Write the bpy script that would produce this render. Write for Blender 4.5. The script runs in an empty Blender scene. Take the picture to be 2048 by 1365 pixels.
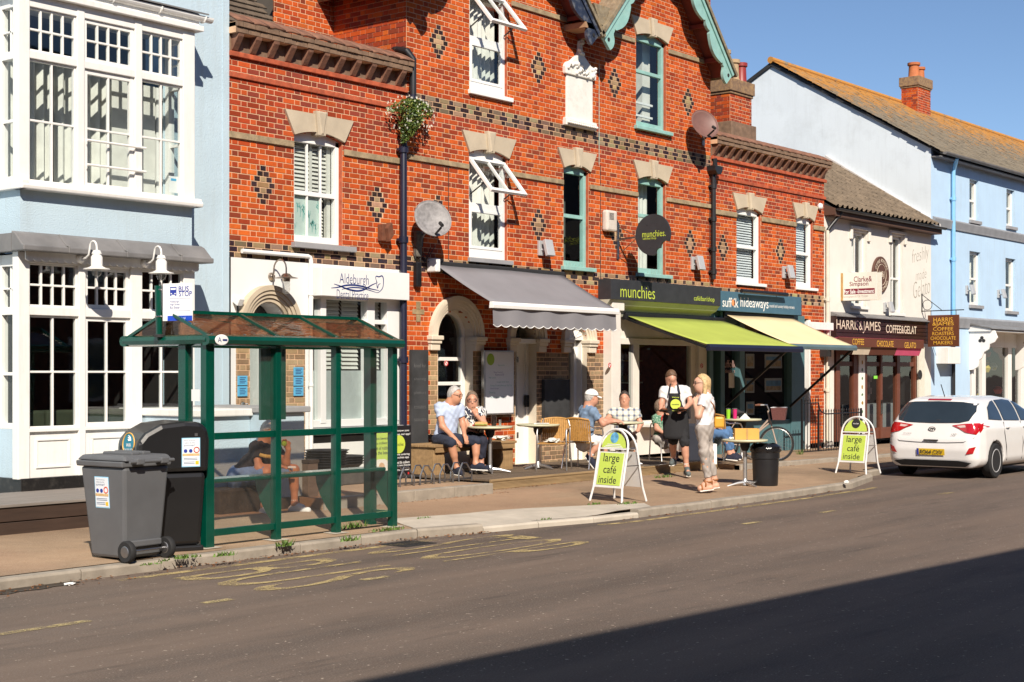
import bpy,bmesh,math,random
import numpy as np
from mathutils import Vector,Matrix,noise as mnoise
random.seed(7)
SC=bpy.context.scene
COL=SC.collection
# ------------------------------------------------------------------ camera, sky, sun, exposure
FPX,V0,CZ=3000.0,745.0,1.8
TH=math.radians(38.85)
CT,ST=math.cos(TH),math.sin(TH)
cam_d=bpy.data.cameras.new('camera');cam=bpy.data.objects.new('camera',cam_d);COL.objects.link(cam)
cam_d.sensor_width=36.0;cam_d.lens=FPX/2048*36.0
cam_d.shift_y=(V0-682.5)/2048
cam_d.clip_start=0.1;cam_d.clip_end=3000
cam.location=(0,0,CZ);cam.rotation_euler=(math.radians(90),0,TH-math.radians(90))
SC.camera=cam
SUN_DIR=Vector((0.80,1.0,-1.0)).normalized()          # the way the light travels
sun_el=math.asin(-SUN_DIR.z)
world=bpy.data.worlds.new('World');SC.world=world;world.use_nodes=True
wn=world.node_tree;wn.nodes.clear()
w_out=wn.nodes.new('ShaderNodeOutputWorld');w_bg=wn.nodes.new('ShaderNodeBackground');w_sky=wn.nodes.new('ShaderNodeTexSky')
w_sky.sky_type='NISHITA';w_sky.sun_disc=False
w_sky.sun_elevation=sun_el
w_sky.sun_rotation=math.atan2(-SUN_DIR.x,-SUN_DIR.y)
w_sky.altitude=0;w_sky.air_density=0.75;w_sky.dust_density=0.0;w_sky.ozone_density=3.4
w_bg.inputs[1].default_value=0.086
wn.links.new(w_sky.outputs[0],w_bg.inputs[0]);wn.links.new(w_bg.outputs[0],w_out.inputs[0])
sun_d=bpy.data.lights.new('sun','SUN');sun_d.energy=5.0;sun_d.angle=math.radians(0.55);sun_d.color=(1.0,0.90,0.77)
sun=bpy.data.objects.new('sun',sun_d);COL.objects.link(sun)
sun.rotation_euler=SUN_DIR.to_track_quat('-Z','Y').to_euler();sun.location=(-20,-25,30)
SC.view_settings.view_transform='Standard';SC.view_settings.look='None'
SC.view_settings.exposure=0.45;SC.view_settings.gamma=1.0;SC.view_settings.use_curve_mapping=False
SC.render.engine='CYCLES'
SC.cycles.max_bounces=8;SC.cycles.transparent_max_bounces=16;SC.cycles.use_denoising=True
SC.cycles.diffuse_bounces=3;SC.cycles.caustics_reflective=False;SC.cycles.caustics_refractive=False
# ------------------------------------------------------------------ measuring helpers
YF=16.3                                                  # the line of the shop fronts
def FX(u,Y=YF):
    a=u-1024.0
    return Y*(FPX*CT+a*ST)/(FPX*ST-a*CT)
def ZC(X,Y):return X*CT+Y*ST
def FZ(u,v,Y=YF):
    return CZ-(v-V0)*ZC(FX(u,Y),Y)/FPX
def F(u,v,Y=YF):return Vector((FX(u,Y),Y,FZ(u,v,Y)))
def UZ(u,v,zc):                                          # a pixel at a given distance along the optical axis
    x=(u-1024.0)/FPX*zc
    return Vector((x*ST+zc*CT,-x*CT+zc*ST,CZ-(v-V0)/FPX*zc))
def G(u,v,Z=0.0):
    return UZ(u,v,FPX*(CZ-Z)/(v-V0))
# ------------------------------------------------------------------ object helpers
def srgb(h):
    if isinstance(h,str):
        h=h.lstrip('#');c=[int(h[i:i+2],16)/255 for i in (0,2,4)]
    else:c=[x/255 for x in h]
    return tuple(x/12.92 if x <= 0.04045 else ((x+0.055)/1.055)**2.4 for x in c)
INV={}
def tag(o,label=None,cat=None,group=None,kind=None):
    if label:o['label']=label
    if cat:o['category']=cat
    if group:o['group']=group
    if kind:o['kind']=kind
    return o
def thing(name,label,cat,loc=(0,0,0),rotz=0.0,group=None,local=False,kind=None):
    o=bpy.data.objects.new(name,None);COL.objects.link(o)
    o.location=loc;o.rotation_euler=(0,0,rotz);o.empty_display_size=0.2
    tag(o,label,cat,group,kind)
    if not local:
        INV[o.name]=(Matrix.Translation(Vector(loc)) @ Matrix.Rotation(rotz,4,'Z')).inverted()
    return o
def link_obj(name,me,m=None,parent=None):
    o=bpy.data.objects.new(name,me);COL.objects.link(o)
    if m is not None:
        if isinstance(m,(list,tuple)):
            for x in m:me.materials.append(x)
        elif not me.materials:me.materials.append(m)
    if parent is not None:
        o.parent=parent
        if parent.name in INV:o.matrix_parent_inverse=INV[parent.name]
    return o
class MB:
    def __init__(s):s.v=[];s.f=[];s.mi=[];s.col=None;s.cur=0
    def add(s,vs,fs):
        b=len(s.v);s.v.extend([tuple(p) for p in vs]);s.f.extend([tuple(i+b for i in f) for f in fs]);s.mi.extend([s.cur]*len(fs));return s
    def box(s,x0,x1,y0,y1,z0,z1):
        if x0>x1:x0,x1=x1,x0
        if y0>y1:y0,y1=y1,y0
        if z0>z1:z0,z1=z1,z0
        return s.add([(x0,y0,z0),(x1,y0,z0),(x1,y1,z0),(x0,y1,z0),(x0,y0,z1),(x1,y0,z1),(x1,y1,z1),(x0,y1,z1)],
              [(0,3,2,1),(4,5,6,7),(0,1,5,4),(1,2,6,5),(2,3,7,6),(3,0,4,7)])
    def poly(s,pts):return s.add(pts,[tuple(range(len(pts)))])
    def prism(s,pts,axis,a,b):
        """pts 2-D outline; axis 'y': (x,z) pushed from y=a to y=b; 'x': (y,z); 'z': (x,y)"""
        n=len(pts)
        def P(p,t):return {'y':(p[0],t,p[1]),'x':(t,p[0],p[1]),'z':(p[0],p[1],t)}[axis]
        vs=[P(p,a) for p in pts]+[P(p,b) for p in pts]
        fs=[tuple(range(n)),tuple(range(2*n-1,n-1,-1))]+[(i,i+n,(i+1) % n+n,(i+1) % n) for i in range(n)]
        return s.add(vs,fs)
    def prism3(s,pts,off):
        n=len(pts);off=Vector(off);vs=[Vector(p) for p in pts]+[Vector(p)+off for p in pts]
        return s.add(vs,[tuple(range(n)),tuple(range(2*n-1,n-1,-1))]+[(i,i+n,(i+1) % n+n,(i+1) % n) for i in range(n)])
    def obox(s,c,ax,ay,az):
        c,ax,ay,az=Vector(c),Vector(ax),Vector(ay),Vector(az)
        vs=[c+i*ax+j*ay+k*az for k in (-1,1) for j in (-1,1) for i in (-1,1)]
        return s.add(vs,[(0,2,3,1),(4,5,7,6),(0,1,5,4),(1,3,7,5),(3,2,6,7),(2,0,4,6)])
    def bar(s,a,b,w,h=None,up=(0,0,1)):
        a,b=Vector(a),Vector(b);d=(b-a);L=d.length;d.normalize();up=Vector(up)
        if abs(d.dot(up))>.98:up=Vector((0,1,0))
        sx=d.cross(up).normalized();sy=sx.cross(d).normalized()
        return s.obox((a+b)/2,d*L/2,sx*w/2,sy*(h or w)/2)
    def tube(s,pts,r,n=8,cap=True,closed=False):
        pts=[Vector(p) for p in pts];m=len(pts);rs=r if isinstance(r,(list,tuple)) else [r]*m
        vs=[];prev=None
        for i,p in enumerate(pts):
            if closed:d=pts[(i+1) % m]-pts[i-1]
            else:d=pts[min(i+1,m-1)]-pts[max(i-1,0)]
            d.normalize()
            if prev is None:
                up=Vector((0,0,1)) if abs(d.z)<.9 else Vector((1,0,0));sx=d.cross(up).normalized()
            else:sx=(prev-d*prev.dot(d)).normalized()
            prev=sx;sy=d.cross(sx)
            for k in range(n):
                t=2*math.pi*k/n;vs.append(p+(sx*math.cos(t)+sy*math.sin(t))*rs[i])
        fs=[]
        for i in range(m if closed else m-1):
            j=(i+1) % m
            for k in range(n):
                fs.append((i*n+k,i*n+(k+1) % n,j*n+(k+1) % n,j*n+k))
        if cap and not closed:
            fs.append(tuple(range(n-1,-1,-1)));fs.append(tuple((m-1)*n+k for k in range(n)))
        return s.add(vs,fs)
    def lathe(s,prof,c,n=16,axis=(0,0,1),cap=True):
        c=Vector(c);ax=Vector(axis).normalized();up=Vector((1,0,0)) if abs(ax.x)<.9 else Vector((0,1,0))
        sx=ax.cross(up).normalized();sy=ax.cross(sx);vs=[]
        for (r,h) in prof:
            for k in range(n):
                t=2*math.pi*k/n;vs.append(c+ax*h+(sx*math.cos(t)+sy*math.sin(t))*r)
        fs=[]
        for i in range(len(prof)-1):
            for k in range(n):fs.append((i*n+k,i*n+(k+1) % n,(i+1)*n+(k+1) % n,(i+1)*n+k))
        if cap:
            if prof[0][0]>1e-4:fs.append(tuple(range(n-1,-1,-1)))
            if prof[-1][0]>1e-4:fs.append(tuple((len(prof)-1)*n+k for k in range(n)))
        return s.add(vs,fs)
    def ring(s,c,r,tube_r,axis=(0,1,0),n=24,k=6,a0=0,a1=None):
        c=Vector(c);ax=Vector(axis).normalized();up=Vector((0,0,1)) if abs(ax.z)<.9 else Vector((1,0,0))
        sx=ax.cross(up).normalized();sy=sx.cross(ax).normalized()
        full=a1 is None;a1=a1 if a1 is not None else 2*math.pi
        m=n if full else n+1
        pts=[c+(sx*math.cos(a0+(a1-a0)*i/n)+sy*math.sin(a0+(a1-a0)*i/n))*r for i in range(m)]
        return s.tube(pts,tube_r,k,closed=full)
    def grid(s,P,nu,nv):
        vs=[P(i/nu,j/nv) for j in range(nv+1) for i in range(nu+1)]
        return s.add(vs,[(j*(nu+1)+i,j*(nu+1)+i+1,(j+1)*(nu+1)+i+1,(j+1)*(nu+1)+i) for j in range(nv) for i in range(nu)])
    def build(s,name,m=None,parent=None,smooth=False,bevel=0,label=None,cat=None,group=None,kind=None,recalc=True,thick=0,subd=0,data=False,angle=40):
        me=bpy.data.meshes.new(name);me.from_pydata(s.v,[],s.f)
        if isinstance(m,(list,tuple)) and len(set(s.mi))>1:me.polygons.foreach_set('material_index',s.mi)
        if recalc:
            bm=bmesh.new();bm.from_mesh(me);bmesh.ops.recalc_face_normals(bm,faces=bm.faces);bm.to_mesh(me);bm.free()
        if smooth:me.shade_smooth();me.set_sharp_from_angle(angle=math.radians(angle))
        if data:
            if m is not None:me.materials.append(m)
            return me
        o=link_obj(name,me,m,parent)
        if thick:q=o.modifiers.new('s','SOLIDIFY');q.thickness=thick;q.offset=0
        if bevel:q=o.modifiers.new('b','BEVEL');q.width=bevel;q.segments=2;q.limit_method='ANGLE';q.angle_limit=math.radians(35)
        if subd:q=o.modifiers.new('u','SUBSURF');q.levels=subd;q.render_levels=subd
        tag(o,label,cat,group,kind)
        return o
def copy_tree(o,parent=None,loc=None,rotz=None,label=None):
    c=o.copy();COL.objects.link(c)
    if parent is not None:c.parent=parent
    if loc is not None:c.location=loc
    if rotz is not None:c.rotation_euler=(0,0,rotz)
    if label:c['label']=label
    for ch in list(o.children):copy_tree(ch,c)
    return c
def inst(name,me,loc,parent=None,rot=None,scale=None):
    o=bpy.data.objects.new(name,me);COL.objects.link(o);o.location=loc
    if rot:o.rotation_euler=rot
    if scale:o.scale=scale
    if parent is not None:
        o.parent=parent
        if parent.name in INV:o.matrix_parent_inverse=INV[parent.name]
    return o
# ------------------------------------------------------------------ materials
MATS={}
def nodes_of(name):
    m=bpy.data.materials.new(name);m.use_nodes=True;nt=m.node_tree
    return m,nt,nt.nodes['Principled BSDF']
def N(nt,t,**kw):
    n=nt.nodes.new(t)
    for k,v in kw.items():
        if hasattr(n,k):setattr(n,k,v)
        else:n.inputs[k].default_value=v
    return n
def ramp(nt,src,stops,out=None):
    r=nt.nodes.new('ShaderNodeValToRGB');e=r.color_ramp.elements
    while len(e)<len(stops):e.new(0.5)
    for i,(p,c) in enumerate(stops):
        e[i].position=p;e[i].color=(c,c,c,1) if not isinstance(c,(tuple,list)) else (*c[:3],1)
    nt.links.new(src,r.inputs[0]);return r.outputs[0]
def mixc(nt,fac,a,b,mode='MIX'):
    n=nt.nodes.new('ShaderNodeMix');n.data_type='RGBA';n.blend_type=mode
    for i,x in ((0,fac),(6,a),(7,b)):
        if hasattr(x,'is_output'):nt.links.new(x,n.inputs[i])
        else:n.inputs[i].default_value=x if i==0 else (*x[:3],1)
    return n.outputs[2]
def coords(nt,scale=(1,1,1),kind='Object'):
    if kind=='Position':src=nt.nodes.new('ShaderNodeNewGeometry').outputs['Position']
    else:src=nt.nodes.new('ShaderNodeTexCoord').outputs[kind]
    mp=nt.nodes.new('ShaderNodeMapping');mp.inputs['Scale'].default_value=scale
    nt.links.new(src,mp.inputs[0]);return mp.outputs[0]
def tex(nt,vec,scale,detail=4,rough=.55,kind='Fac'):
    n=nt.nodes.new('ShaderNodeTexNoise');n.inputs['Scale'].default_value=scale;n.inputs['Detail'].default_value=detail;n.inputs['Roughness'].default_value=rough
    nt.links.new(vec,n.inputs['Vector']);return n.outputs[kind]
def bumpn(nt,b,h,strength=.3,dist=.01):
    n=nt.nodes.new('ShaderNodeBump');n.inputs['Strength'].default_value=strength;n.inputs['Distance'].default_value=dist
    nt.links.new(h,n.inputs['Height']);nt.links.new(n.outputs[0],b.inputs['Normal'])
def pm(name,col,rough=.6,var=.12,vs=3.0,bump=.15,bs=40,bd=.004,metal=0,spec=.5,coat=0,dirt=0,dirtcol=(.08,.06,.045),ds=2.2,stretch=(1,1,1),streak=0):
    if name in MATS:return MATS[name]
    m,nt,b=nodes_of(name);v=coords(nt,stretch,'Position')
    c=tuple(col)
    n1=tex(nt,v,vs,5)
    lo=tuple(x*(1-var) for x in c);hi=tuple(min(1,x*(1+var)) for x in c)
    out=ramp(nt,n1,[(.3,lo),(.7,hi)])
    if streak:
        n3=tex(nt,coords(nt,(9,9,.7),'Position'),1.0,6,.7);out=mixc(nt,ramp(nt,n3,[(.5,0),(.85,streak)]),out,dirtcol)
    if dirt:
        n2=tex(nt,v,ds,8,.7);f=ramp(nt,n2,[(.55-dirt*.12,0),(.8,min(1,dirt))])
        out=mixc(nt,f,out,dirtcol)
    nt.links.new(out,b.inputs['Base Color'])
    b.inputs['Roughness'].default_value=rough;b.inputs['Metallic'].default_value=metal
    b.inputs['Specular IOR Level'].default_value=spec;b.inputs['Coat Weight'].default_value=coat
    if bump:bumpn(nt,b,tex(nt,v,bs,4),bump,bd)
    MATS[name]=m;return m
def schlick(nt,base,rise):
    lw=N(nt,'ShaderNodeLayerWeight');lw.inputs[0].default_value=.5;pw=N(nt,'ShaderNodeMath',operation='POWER');pw.inputs[1].default_value=5;nt.links.new(lw.outputs['Facing'],pw.inputs[0])
    ma=N(nt,'ShaderNodeMath',operation='MULTIPLY_ADD');ma.inputs[1].default_value=rise;ma.inputs[2].default_value=base;ma.use_clamp=True;nt.links.new(pw.outputs[0],ma.inputs[0]);return ma.outputs[0]
def glass(name,tint=(.9,.95,.95),refl=1.0,rough=.02,dust=0.0,dustcol=(.5,.5,.48)):
    if name in MATS:return MATS[name]
    m=bpy.data.materials.new(name);m.use_nodes=True;nt=m.node_tree;nt.nodes.clear()
    out=N(nt,'ShaderNodeOutputMaterial');tr=N(nt,'ShaderNodeBsdfTransparent');tr.inputs[0].default_value=(*tint,1)
    gl=N(nt,'ShaderNodeBsdfGlossy');gl.inputs['Roughness'].default_value=rough;gl.inputs[0].default_value=(1,1,1,1)
    v=coords(nt,(1,1,1),'Position')
    bp=N(nt,'ShaderNodeBump');bp.inputs['Strength'].default_value=.06;bp.inputs['Distance'].default_value=.02
    nt.links.new(tex(nt,v,1.6,2),bp.inputs['Height']);nt.links.new(bp.outputs[0],gl.inputs['Normal'])
    mx=N(nt,'ShaderNodeMixShader');nt.links.new(schlick(nt,.075*refl,.85),mx.inputs[0]);nt.links.new(tr.outputs[0],mx.inputs[1]);nt.links.new(gl.outputs[0],mx.inputs[2])
    last=mx
    if dust:
        df=N(nt,'ShaderNodeBsdfDiffuse');df.inputs[0].default_value=(*dustcol,1)
        f=ramp(nt,tex(nt,v,5,8,.7),[(.3,dust*.35),(.75,dust)])
        m2=N(nt,'ShaderNodeMixShader');nt.links.new(f,m2.inputs[0]);nt.links.new(mx.outputs[0],m2.inputs[1]);nt.links.new(df.outputs[0],m2.inputs[2]);last=m2
    nt.links.new(last.outputs[0],out.inputs[0]);MATS[name]=m;return m
M_white=pm('white_paint',(.80,.79,.76),.45,.05,3,.12,30,.002,dirt=.3,dirtcol=(.45,.40,.34),ds=3,streak=.35)
M_whitefresh=pm('white_plastic',(.82,.82,.80),.35,.03,3,.03,30,.001)
M_bluewall=pm('pale_blue_render',(.46,.58,.66),.8,.05,1.5,.55,55,.012,dirt=.16,dirtcol=(.36,.40,.40),ds=1.4,streak=.45)
M_bluewall2=pm('far_blue_paint',(.45,.62,.80),.8,.05,1.5,.3,40,.006,dirt=.2,dirtcol=(.36,.42,.47),ds=1.2,streak=.35)
M_whitewall=pm('white_gable_render',(.68,.75,.80),.85,.04,.8,.3,20,.006,dirt=.4,dirtcol=(.38,.41,.42),ds=1.1,streak=.25)
M_lead=pm('lead_sheet',(.17,.165,.165),.6,.2,3,.3,12,.006,dirt=.3,dirtcol=(.30,.28,.26))
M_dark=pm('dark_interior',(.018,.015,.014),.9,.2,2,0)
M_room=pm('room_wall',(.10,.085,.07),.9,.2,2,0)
M_black=pm('black_metal',(.012,.012,.014),.4,.2,6,.08,60,.001)
M_blackmatt=pm('black_matt',(.02,.02,.021),.75,.2,6,.1,60,.002)
M_green=pm('green_paint',(.0,.055,.035),.25,.15,4,.03,20,.001,coat=.3,dirt=.06,dirtcol=(.12,.14,.12))
M_stone=pm('lintel_stone',(.50,.42,.31),.85,.10,3,.3,60,.006,dirt=.22,dirtcol=(.25,.2,.15))
M_stonewhite=pm('painted_stone',(.68,.60,.48),.7,.08,5,.4,50,.008,dirt=.35,dirtcol=(.30,.24,.17),ds=5)
M_turq=pm('turquoise_paint',(.26,.47,.43),.6,.12,6,.25,30,.004,dirt=.3,dirtcol=(.45,.46,.40),ds=7)
M_glass=glass('window_glass')
M_glassd=glass('shop_glass',(.75,.8,.8),1.15)
M_curtain=pm('white_curtain',(.66,.65,.60),.9,.1,5,.1,40,.004)
M_alu=pm('brushed_aluminium',(.62,.62,.62),.32,.08,8,.05,80,.001,metal=1)
M_steel=pm('galvanised_steel',(.32,.32,.33),.42,.15,10,.05,60,.001,metal=1)
# ------------------------------------------------------------------ lettering
TS=bpy.data.scenes.new('lettering_bench')
def text_mesh(s,width=None,height=None,ext=0.0015,bold=0.0,align='CENTER',shear=0.0,spacing=1.0,narrow=None):
    cu=bpy.data.curves.new('t','FONT');cu.body=s;cu.size=1.0;cu.align_x=align;cu.offset=bold;cu.shear=shear;cu.space_character=spacing
    cu.resolution_u=3
    ob=bpy.data.objects.new('t',cu);TS.collection.objects.link(ob);vl=TS.view_layers[0];vl.update();dg=vl.depsgraph
    me=bpy.data.meshes.new_from_object(ob.evaluated_get(dg));bpy.data.objects.remove(ob);bpy.data.curves.remove(cu)
    co=np.empty(len(me.vertices)*3);me.vertices.foreach_get('co',co);co=co.reshape(-1,3)
    lo,hi=co.min(0),co.max(0);w,h=hi[0]-lo[0],hi[1]-lo[1]
    sx=(width/w) if width else None;sy=(height/h) if height else None
    sx=sx or sy;sy=sy or sx
    co[:,0] -= (lo[0]+hi[0])/2 if align=='CENTER' else lo[0];co[:,1] -= (lo[1]+hi[1])/2
    co[:,0] *= sx;co[:,1] *= sy
    me.vertices.foreach_set('co',co.ravel());me.update();return me
def text(s,c,m,parent,width=None,height=None,ux=(1,0,0),uy=(0,0,1),name='lettering',**kw):
    """flat letters whose middle is c, running along ux with uy up"""
    me=text_mesh(s,width,height,**kw);ux=Vector(ux).normalized();uy=Vector(uy);uy=(uy-ux*uy.dot(ux)).normalized();uz=ux.cross(uy)
    mt=Matrix((ux,uy,uz)).transposed().to_4x4();mt.translation=Vector(c);me.transform(mt)
    return link_obj(name,me,m,parent)
# ================================================================== GROUND
def interp(x,tab):
    if x <= tab[0][0]:return tab[0][1]
    for (a,p),(b,q) in zip(tab,tab[1:]):
        if x <= b:
            t=(x-a)/(b-a);t=t*t*(3-2*t);return p+(q-p)*t
    return tab[-1][1]
KTAB=[(-40,11.55),(9,11.65),(12.6,11.62),(14.2,11.28),(16,11.0),(20,10.98),(22.6,11.05),(24.4,11.55),(25.6,12.15),(90,12.4)]
def KY(x):return interp(x,KTAB)
def PZ(x,y):return 0.02*max(0.0,y-11.5)-.011*min(14,max(0,x-22))*min(1,max(0,(y-12)/4))-.034*max(0,min(1,(x-12.6)*2,(16.0-x)*2))*max(0,min(1,1-(y-KY(x)-.135)/.6))
def asphalt():
    m,nt,b=nodes_of('worn_asphalt');v=coords(nt,(1,1,1),'Position');vs=coords(nt,(.35,2.2,1),'Position')
    big=tex(nt,vs,.55,6,.6);fine=tex(nt,v,70,3,.7);mid=tex(nt,v,6,6,.65)
    c=ramp(nt,big,[(.32,(.088,.066,.053)),(.66,(.160,.118,.093))])
    c=mixc(nt,ramp(nt,mid,[(.35,0),(.75,.45)]),c,(.092,.078,.068))
    c=mixc(nt,ramp(nt,fine,[(.5,0),(.72,.55)]),c,(.26,.225,.19))
    c=mixc(nt,ramp(nt,fine,[(.25,.6),(.42,0)]),c,(.045,.038,.034))
    st=tex(nt,coords(nt,(.5,3.5,1),'Position'),1.4,7,.7)
    c=mixc(nt,ramp(nt,st,[(.55,0),(.68,.55)]),c,(.062,.050,.042))
    pa=tex(nt,coords(nt,(.12,.9,1),'Position'),1.1,4,.5);c=mixc(nt,ramp(nt,pa,[(.44,0),(.58,.35)]),c,(.20,.145,.11))
    sp_=tex(nt,v,26,2,.5);c=mixc(nt,ramp(nt,sp_,[(.69,0),(.74,.8)]),c,(.42,.35,.28))
    nt.links.new(c,b.inputs['Base Color']);b.inputs['Roughness'].default_value=.88;b.inputs['Specular IOR Level'].default_value=.25
    bumpn(nt,b,fine,.5,.006);return m
def paving_mat():
    m,nt,b=nodes_of('gritty_pavement');v=coords(nt,(1,1,1),'Position')
    big=tex(nt,v,.45,6,.6);fine=tex(nt,v,85,3,.7);mid=tex(nt,v,5,6,.65)
    c=ramp(nt,big,[(.36,(.225,.155,.10)),(.64,(.40,.275,.175))])
    c=mixc(nt,ramp(nt,mid,[(.4,0),(.75,.5)]),c,(.22,.15,.095))
    red=ramp(nt,tex(nt,coords(nt,(.6,.8,1),'Position'),.38,3),[(.5,0),(.56,.35)])
    c=mixc(nt,red,c,(.38,.225,.14))
    c=mixc(nt,ramp(nt,fine,[(.52,0),(.72,.6)]),c,(.48,.41,.32))
    c=mixc(nt,ramp(nt,fine,[(.28,.65),(.44,0)]),c,(.11,.085,.065))
    nt.links.new(c,b.inputs['Base Color']);b.inputs['Roughness'].default_value=.92;b.inputs['Specular IOR Level'].default_value=.2
    bumpn(nt,b,fine,.5,.005);return m
M_asph=asphalt();M_pave=paving_mat()
M_kerb=pm('kerb_concrete',(.30,.26,.21),.9,.2,4,.4,60,.006,dirt=.45,dirtcol=(.13,.105,.085),ds=5)
M_conc=pm('pale_concrete',(.46,.41,.34),.9,.12,3,.3,70,.004,dirt=.3,dirtcol=(.24,.20,.16),ds=4)
def worn_paint(name,col,keep=.5):
    m,nt,b=nodes_of(name);v=coords(nt,(1,1,1),'Position');nt.nodes.remove(b)
    out=nt.nodes['Material Output'];d=N(nt,'ShaderNodeBsdfDiffuse');d.inputs[0].default_value=(*col,1);t=N(nt,'ShaderNodeBsdfTransparent')
    f1=tex(nt,v,55,4,.8);f2=tex(nt,v,4,5,.7)
    add=N(nt,'ShaderNodeMath',operation='ADD');nt.links.new(f1,add.inputs[0]);nt.links.new(f2,add.inputs[1])
    f=ramp(nt,add.outputs[0],[((1.0-keep*.35)/1.6-.09,0),((1.0-keep*.35)/1.6+.06,1)])
    hv=N(nt,'ShaderNodeMath',operation='MULTIPLY');hv.inputs[1].default_value=1/1.6;nt.links.new(add.outputs[0],hv.inputs[0])
    nt.links.new(hv.outputs[0],f.node.inputs[0])
    mx=N(nt,'ShaderNodeMixShader');nt.links.new(f,mx.inputs[0]);nt.links.new(t.outputs[0],mx.inputs[1]);nt.links.new(d.outputs[0],mx.inputs[2])
    nt.links.new(mx.outputs[0],out.inputs[0]);return m
M_yellow=worn_paint('worn_yellow_marking',(.46,.36,.18),-.06)
M_yellow2=worn_paint('worn_pale_marking',(.42,.34,.18),-.10)
ROADZ=-0.10
rd=MB().poly([(-300,-300,ROADZ),(700,-300,ROADZ),(700,400,ROADZ),(-300,400,ROADZ)]).build('road',M_asph,kind='structure',label='worn brown grey asphalt street in front of the shops')
# pavement
xs=[-40,-20,0]+[4+.5*i for i in range(50)]+[30,35,40,50,60,90]
pv=MB();rows=[]
for x in xs:
    y0=KY(x)+.135;row=[]
    for k in range(9):
        y=y0+(YF+.6-y0)*k/8
        row.append((x,y,PZ(x,y)))
    rows.append(row)
vs=[p for r in rows for p in r]
pv.add(vs,[(i*9+k,(i+1)*9+k,(i+1)*9+k+1,i*9+k+1) for i in range(len(xs)-1) for k in range(8)])
pavement=pv.build('pavement',M_pave,kind='structure',label='sandy gritty pavement between kerb and shop fronts')
# kerb stones along the edge
x=-8.0
while x<40:
    L=.9 if x>4 else 1.8
    a=Vector((x,KY(x),0));b=Vector((x+L,KY(x+L),0));d=(b-a).normalized();nrm=Vector((-d.y,d.x,0))
    dz=random.uniform(-.006,.004);drop=-.035 if 12.9<x<15.6 else 0
    p=[a+d*.006,b-d*.006]
    ks=MB();top=.004+dz+drop
    prof=[(0,-.2),(0,top-.022),(.02,top),(.145,top),(.145,-.2)]
    vs=[q+nrm*o+Vector((0,0,z)) for q in p for (o,z) in prof]
    ks.add(vs,[(0,1,2,3,4),(9,8,7,6,5)]+[(i,i+5,(i+1) % 5+5,(i+1) % 5) for i in range(5)])
    ks.build('kerb_stone',M_conc if 13.2<x<15.6 else M_kerb,pavement,bevel=.004)
    x += L
# pale concrete bus boarding patch and the patch by the shelter feet
def sheet(name,pts,m,lift,**kw):
    return MB().poly([(p[0],p[1],PZ(p[0],p[1])+lift) for p in pts]).build(name,m,**kw)
def cpatch(s,t):
    x=12.8+4.0*s;y0=KY(x)+.14;y=y0+t*(.9-.55*abs(2*s-1)**2*(1 if s>.5 else .2));x += .35*t;return (x,y,PZ(x,y)+.006)
MB().grid(cpatch,20,6).build('concrete_patch',M_conc,kind='structure',label='pale concrete patch of pavement at the bus stop')
# raised forecourt in front of the dental practice
FCZ=0.19
fc=MB().box(13.35,16.72,13.85,YF+.4,-.1,FCZ).build('forecourt',M_pave,kind='structure',label='raised tarmac forecourt outside the dental practice')
for i in range(4):
    MB().box(13.36+i*.842,13.36+i*.842+.83,13.84-.03,13.97,-.05,FCZ+.004).build('edging_stone',M_kerb,fc,bevel=.012)
frm=MB();zr=lambda x:.13-.012*min(14,max(0,x-23.6))
for i in range(16):
    a,b=23.6+i*1.2,23.6+(i+1)*1.2 if i<15 else 60
    frm.add([(a,13.75,-.15),(b,13.75,-.15),(b,YF+.4,-.15),(a,YF+.4,-.15),(a,13.75,zr(a)),(b,13.75,zr(b)),(b,YF+.4,zr(b)),(a,YF+.4,zr(a))],[(0,1,5,4),(4,5,6,7)]+([(3,0,4,7)] if i==0 else []))
fr=frm.build('forecourt',M_pave,kind='structure',label='low raised pavement outside the shops on the right',recalc=False)
for i in range(12):MB().box(23.6+i*.94,23.6+i*.94+.925,13.71,13.87,-.12,zr(23.6+i*.94)+.004).build('edging_stone',M_kerb,fr,bevel=.012)
# road markings
def mark(name,pts,m,label,z=.004):
    return MB().poly([(p[0],p[1],ROADZ+z) for p in pts]).build(name,m,kind='structure',label=label)
yl=MB()
def yline(x0,x1,off,w):
    n=int((x1-x0)/.4);P=[(x0+(x1-x0)*i/n) for i in range(n+1)]
    vs=[(x,KY(x)-off,ROADZ+.004) for x in P]+[(x,KY(x)-off-w,ROADZ+.004) for x in P]
    yl.add(vs,[(i,i+1,i+n+2,i+n+1) for i in range(n)])
yline(8.4,12.7,.22,.11);yline(15.2,23.0,.22,.10)
yl.build('kerb_line_marking',M_yellow,kind='structure',label='worn yellow line along the kerb')
dm=MB()
for (x0,x1,y) in [(5.4,6.9,9.7),(8.0,8.3,9.7),(9.8,10.15,9.65),(16.4,16.8,9.5),(18.4,18.8,9.46),(22.3,22.8,9.45)]:
    dm.add([(x0,y-.05,ROADZ+.005),(x1,y-.05,ROADZ+.005),(x1,y+.05,ROADZ+.005),(x0,y+.05,ROADZ+.005)],[(0,1,2,3)])
dm.build('bay_dash_marking',M_yellow2,kind='structure',label='broken yellow edge line of the bus bay')
for s,xc,h in (('BUS',9.75,2.0),('STOP',12.45,2.4)):
    t=text(s,(xc,10.42,ROADZ+.006),M_yellow,None,width=1.35,height=h,ux=(0,-1,0),uy=(1,0,0),name='road_lettering',bold=-.006)
    tag(t,'worn yellow %s lettering painted on the road' % s,None,None,'structure')
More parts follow.
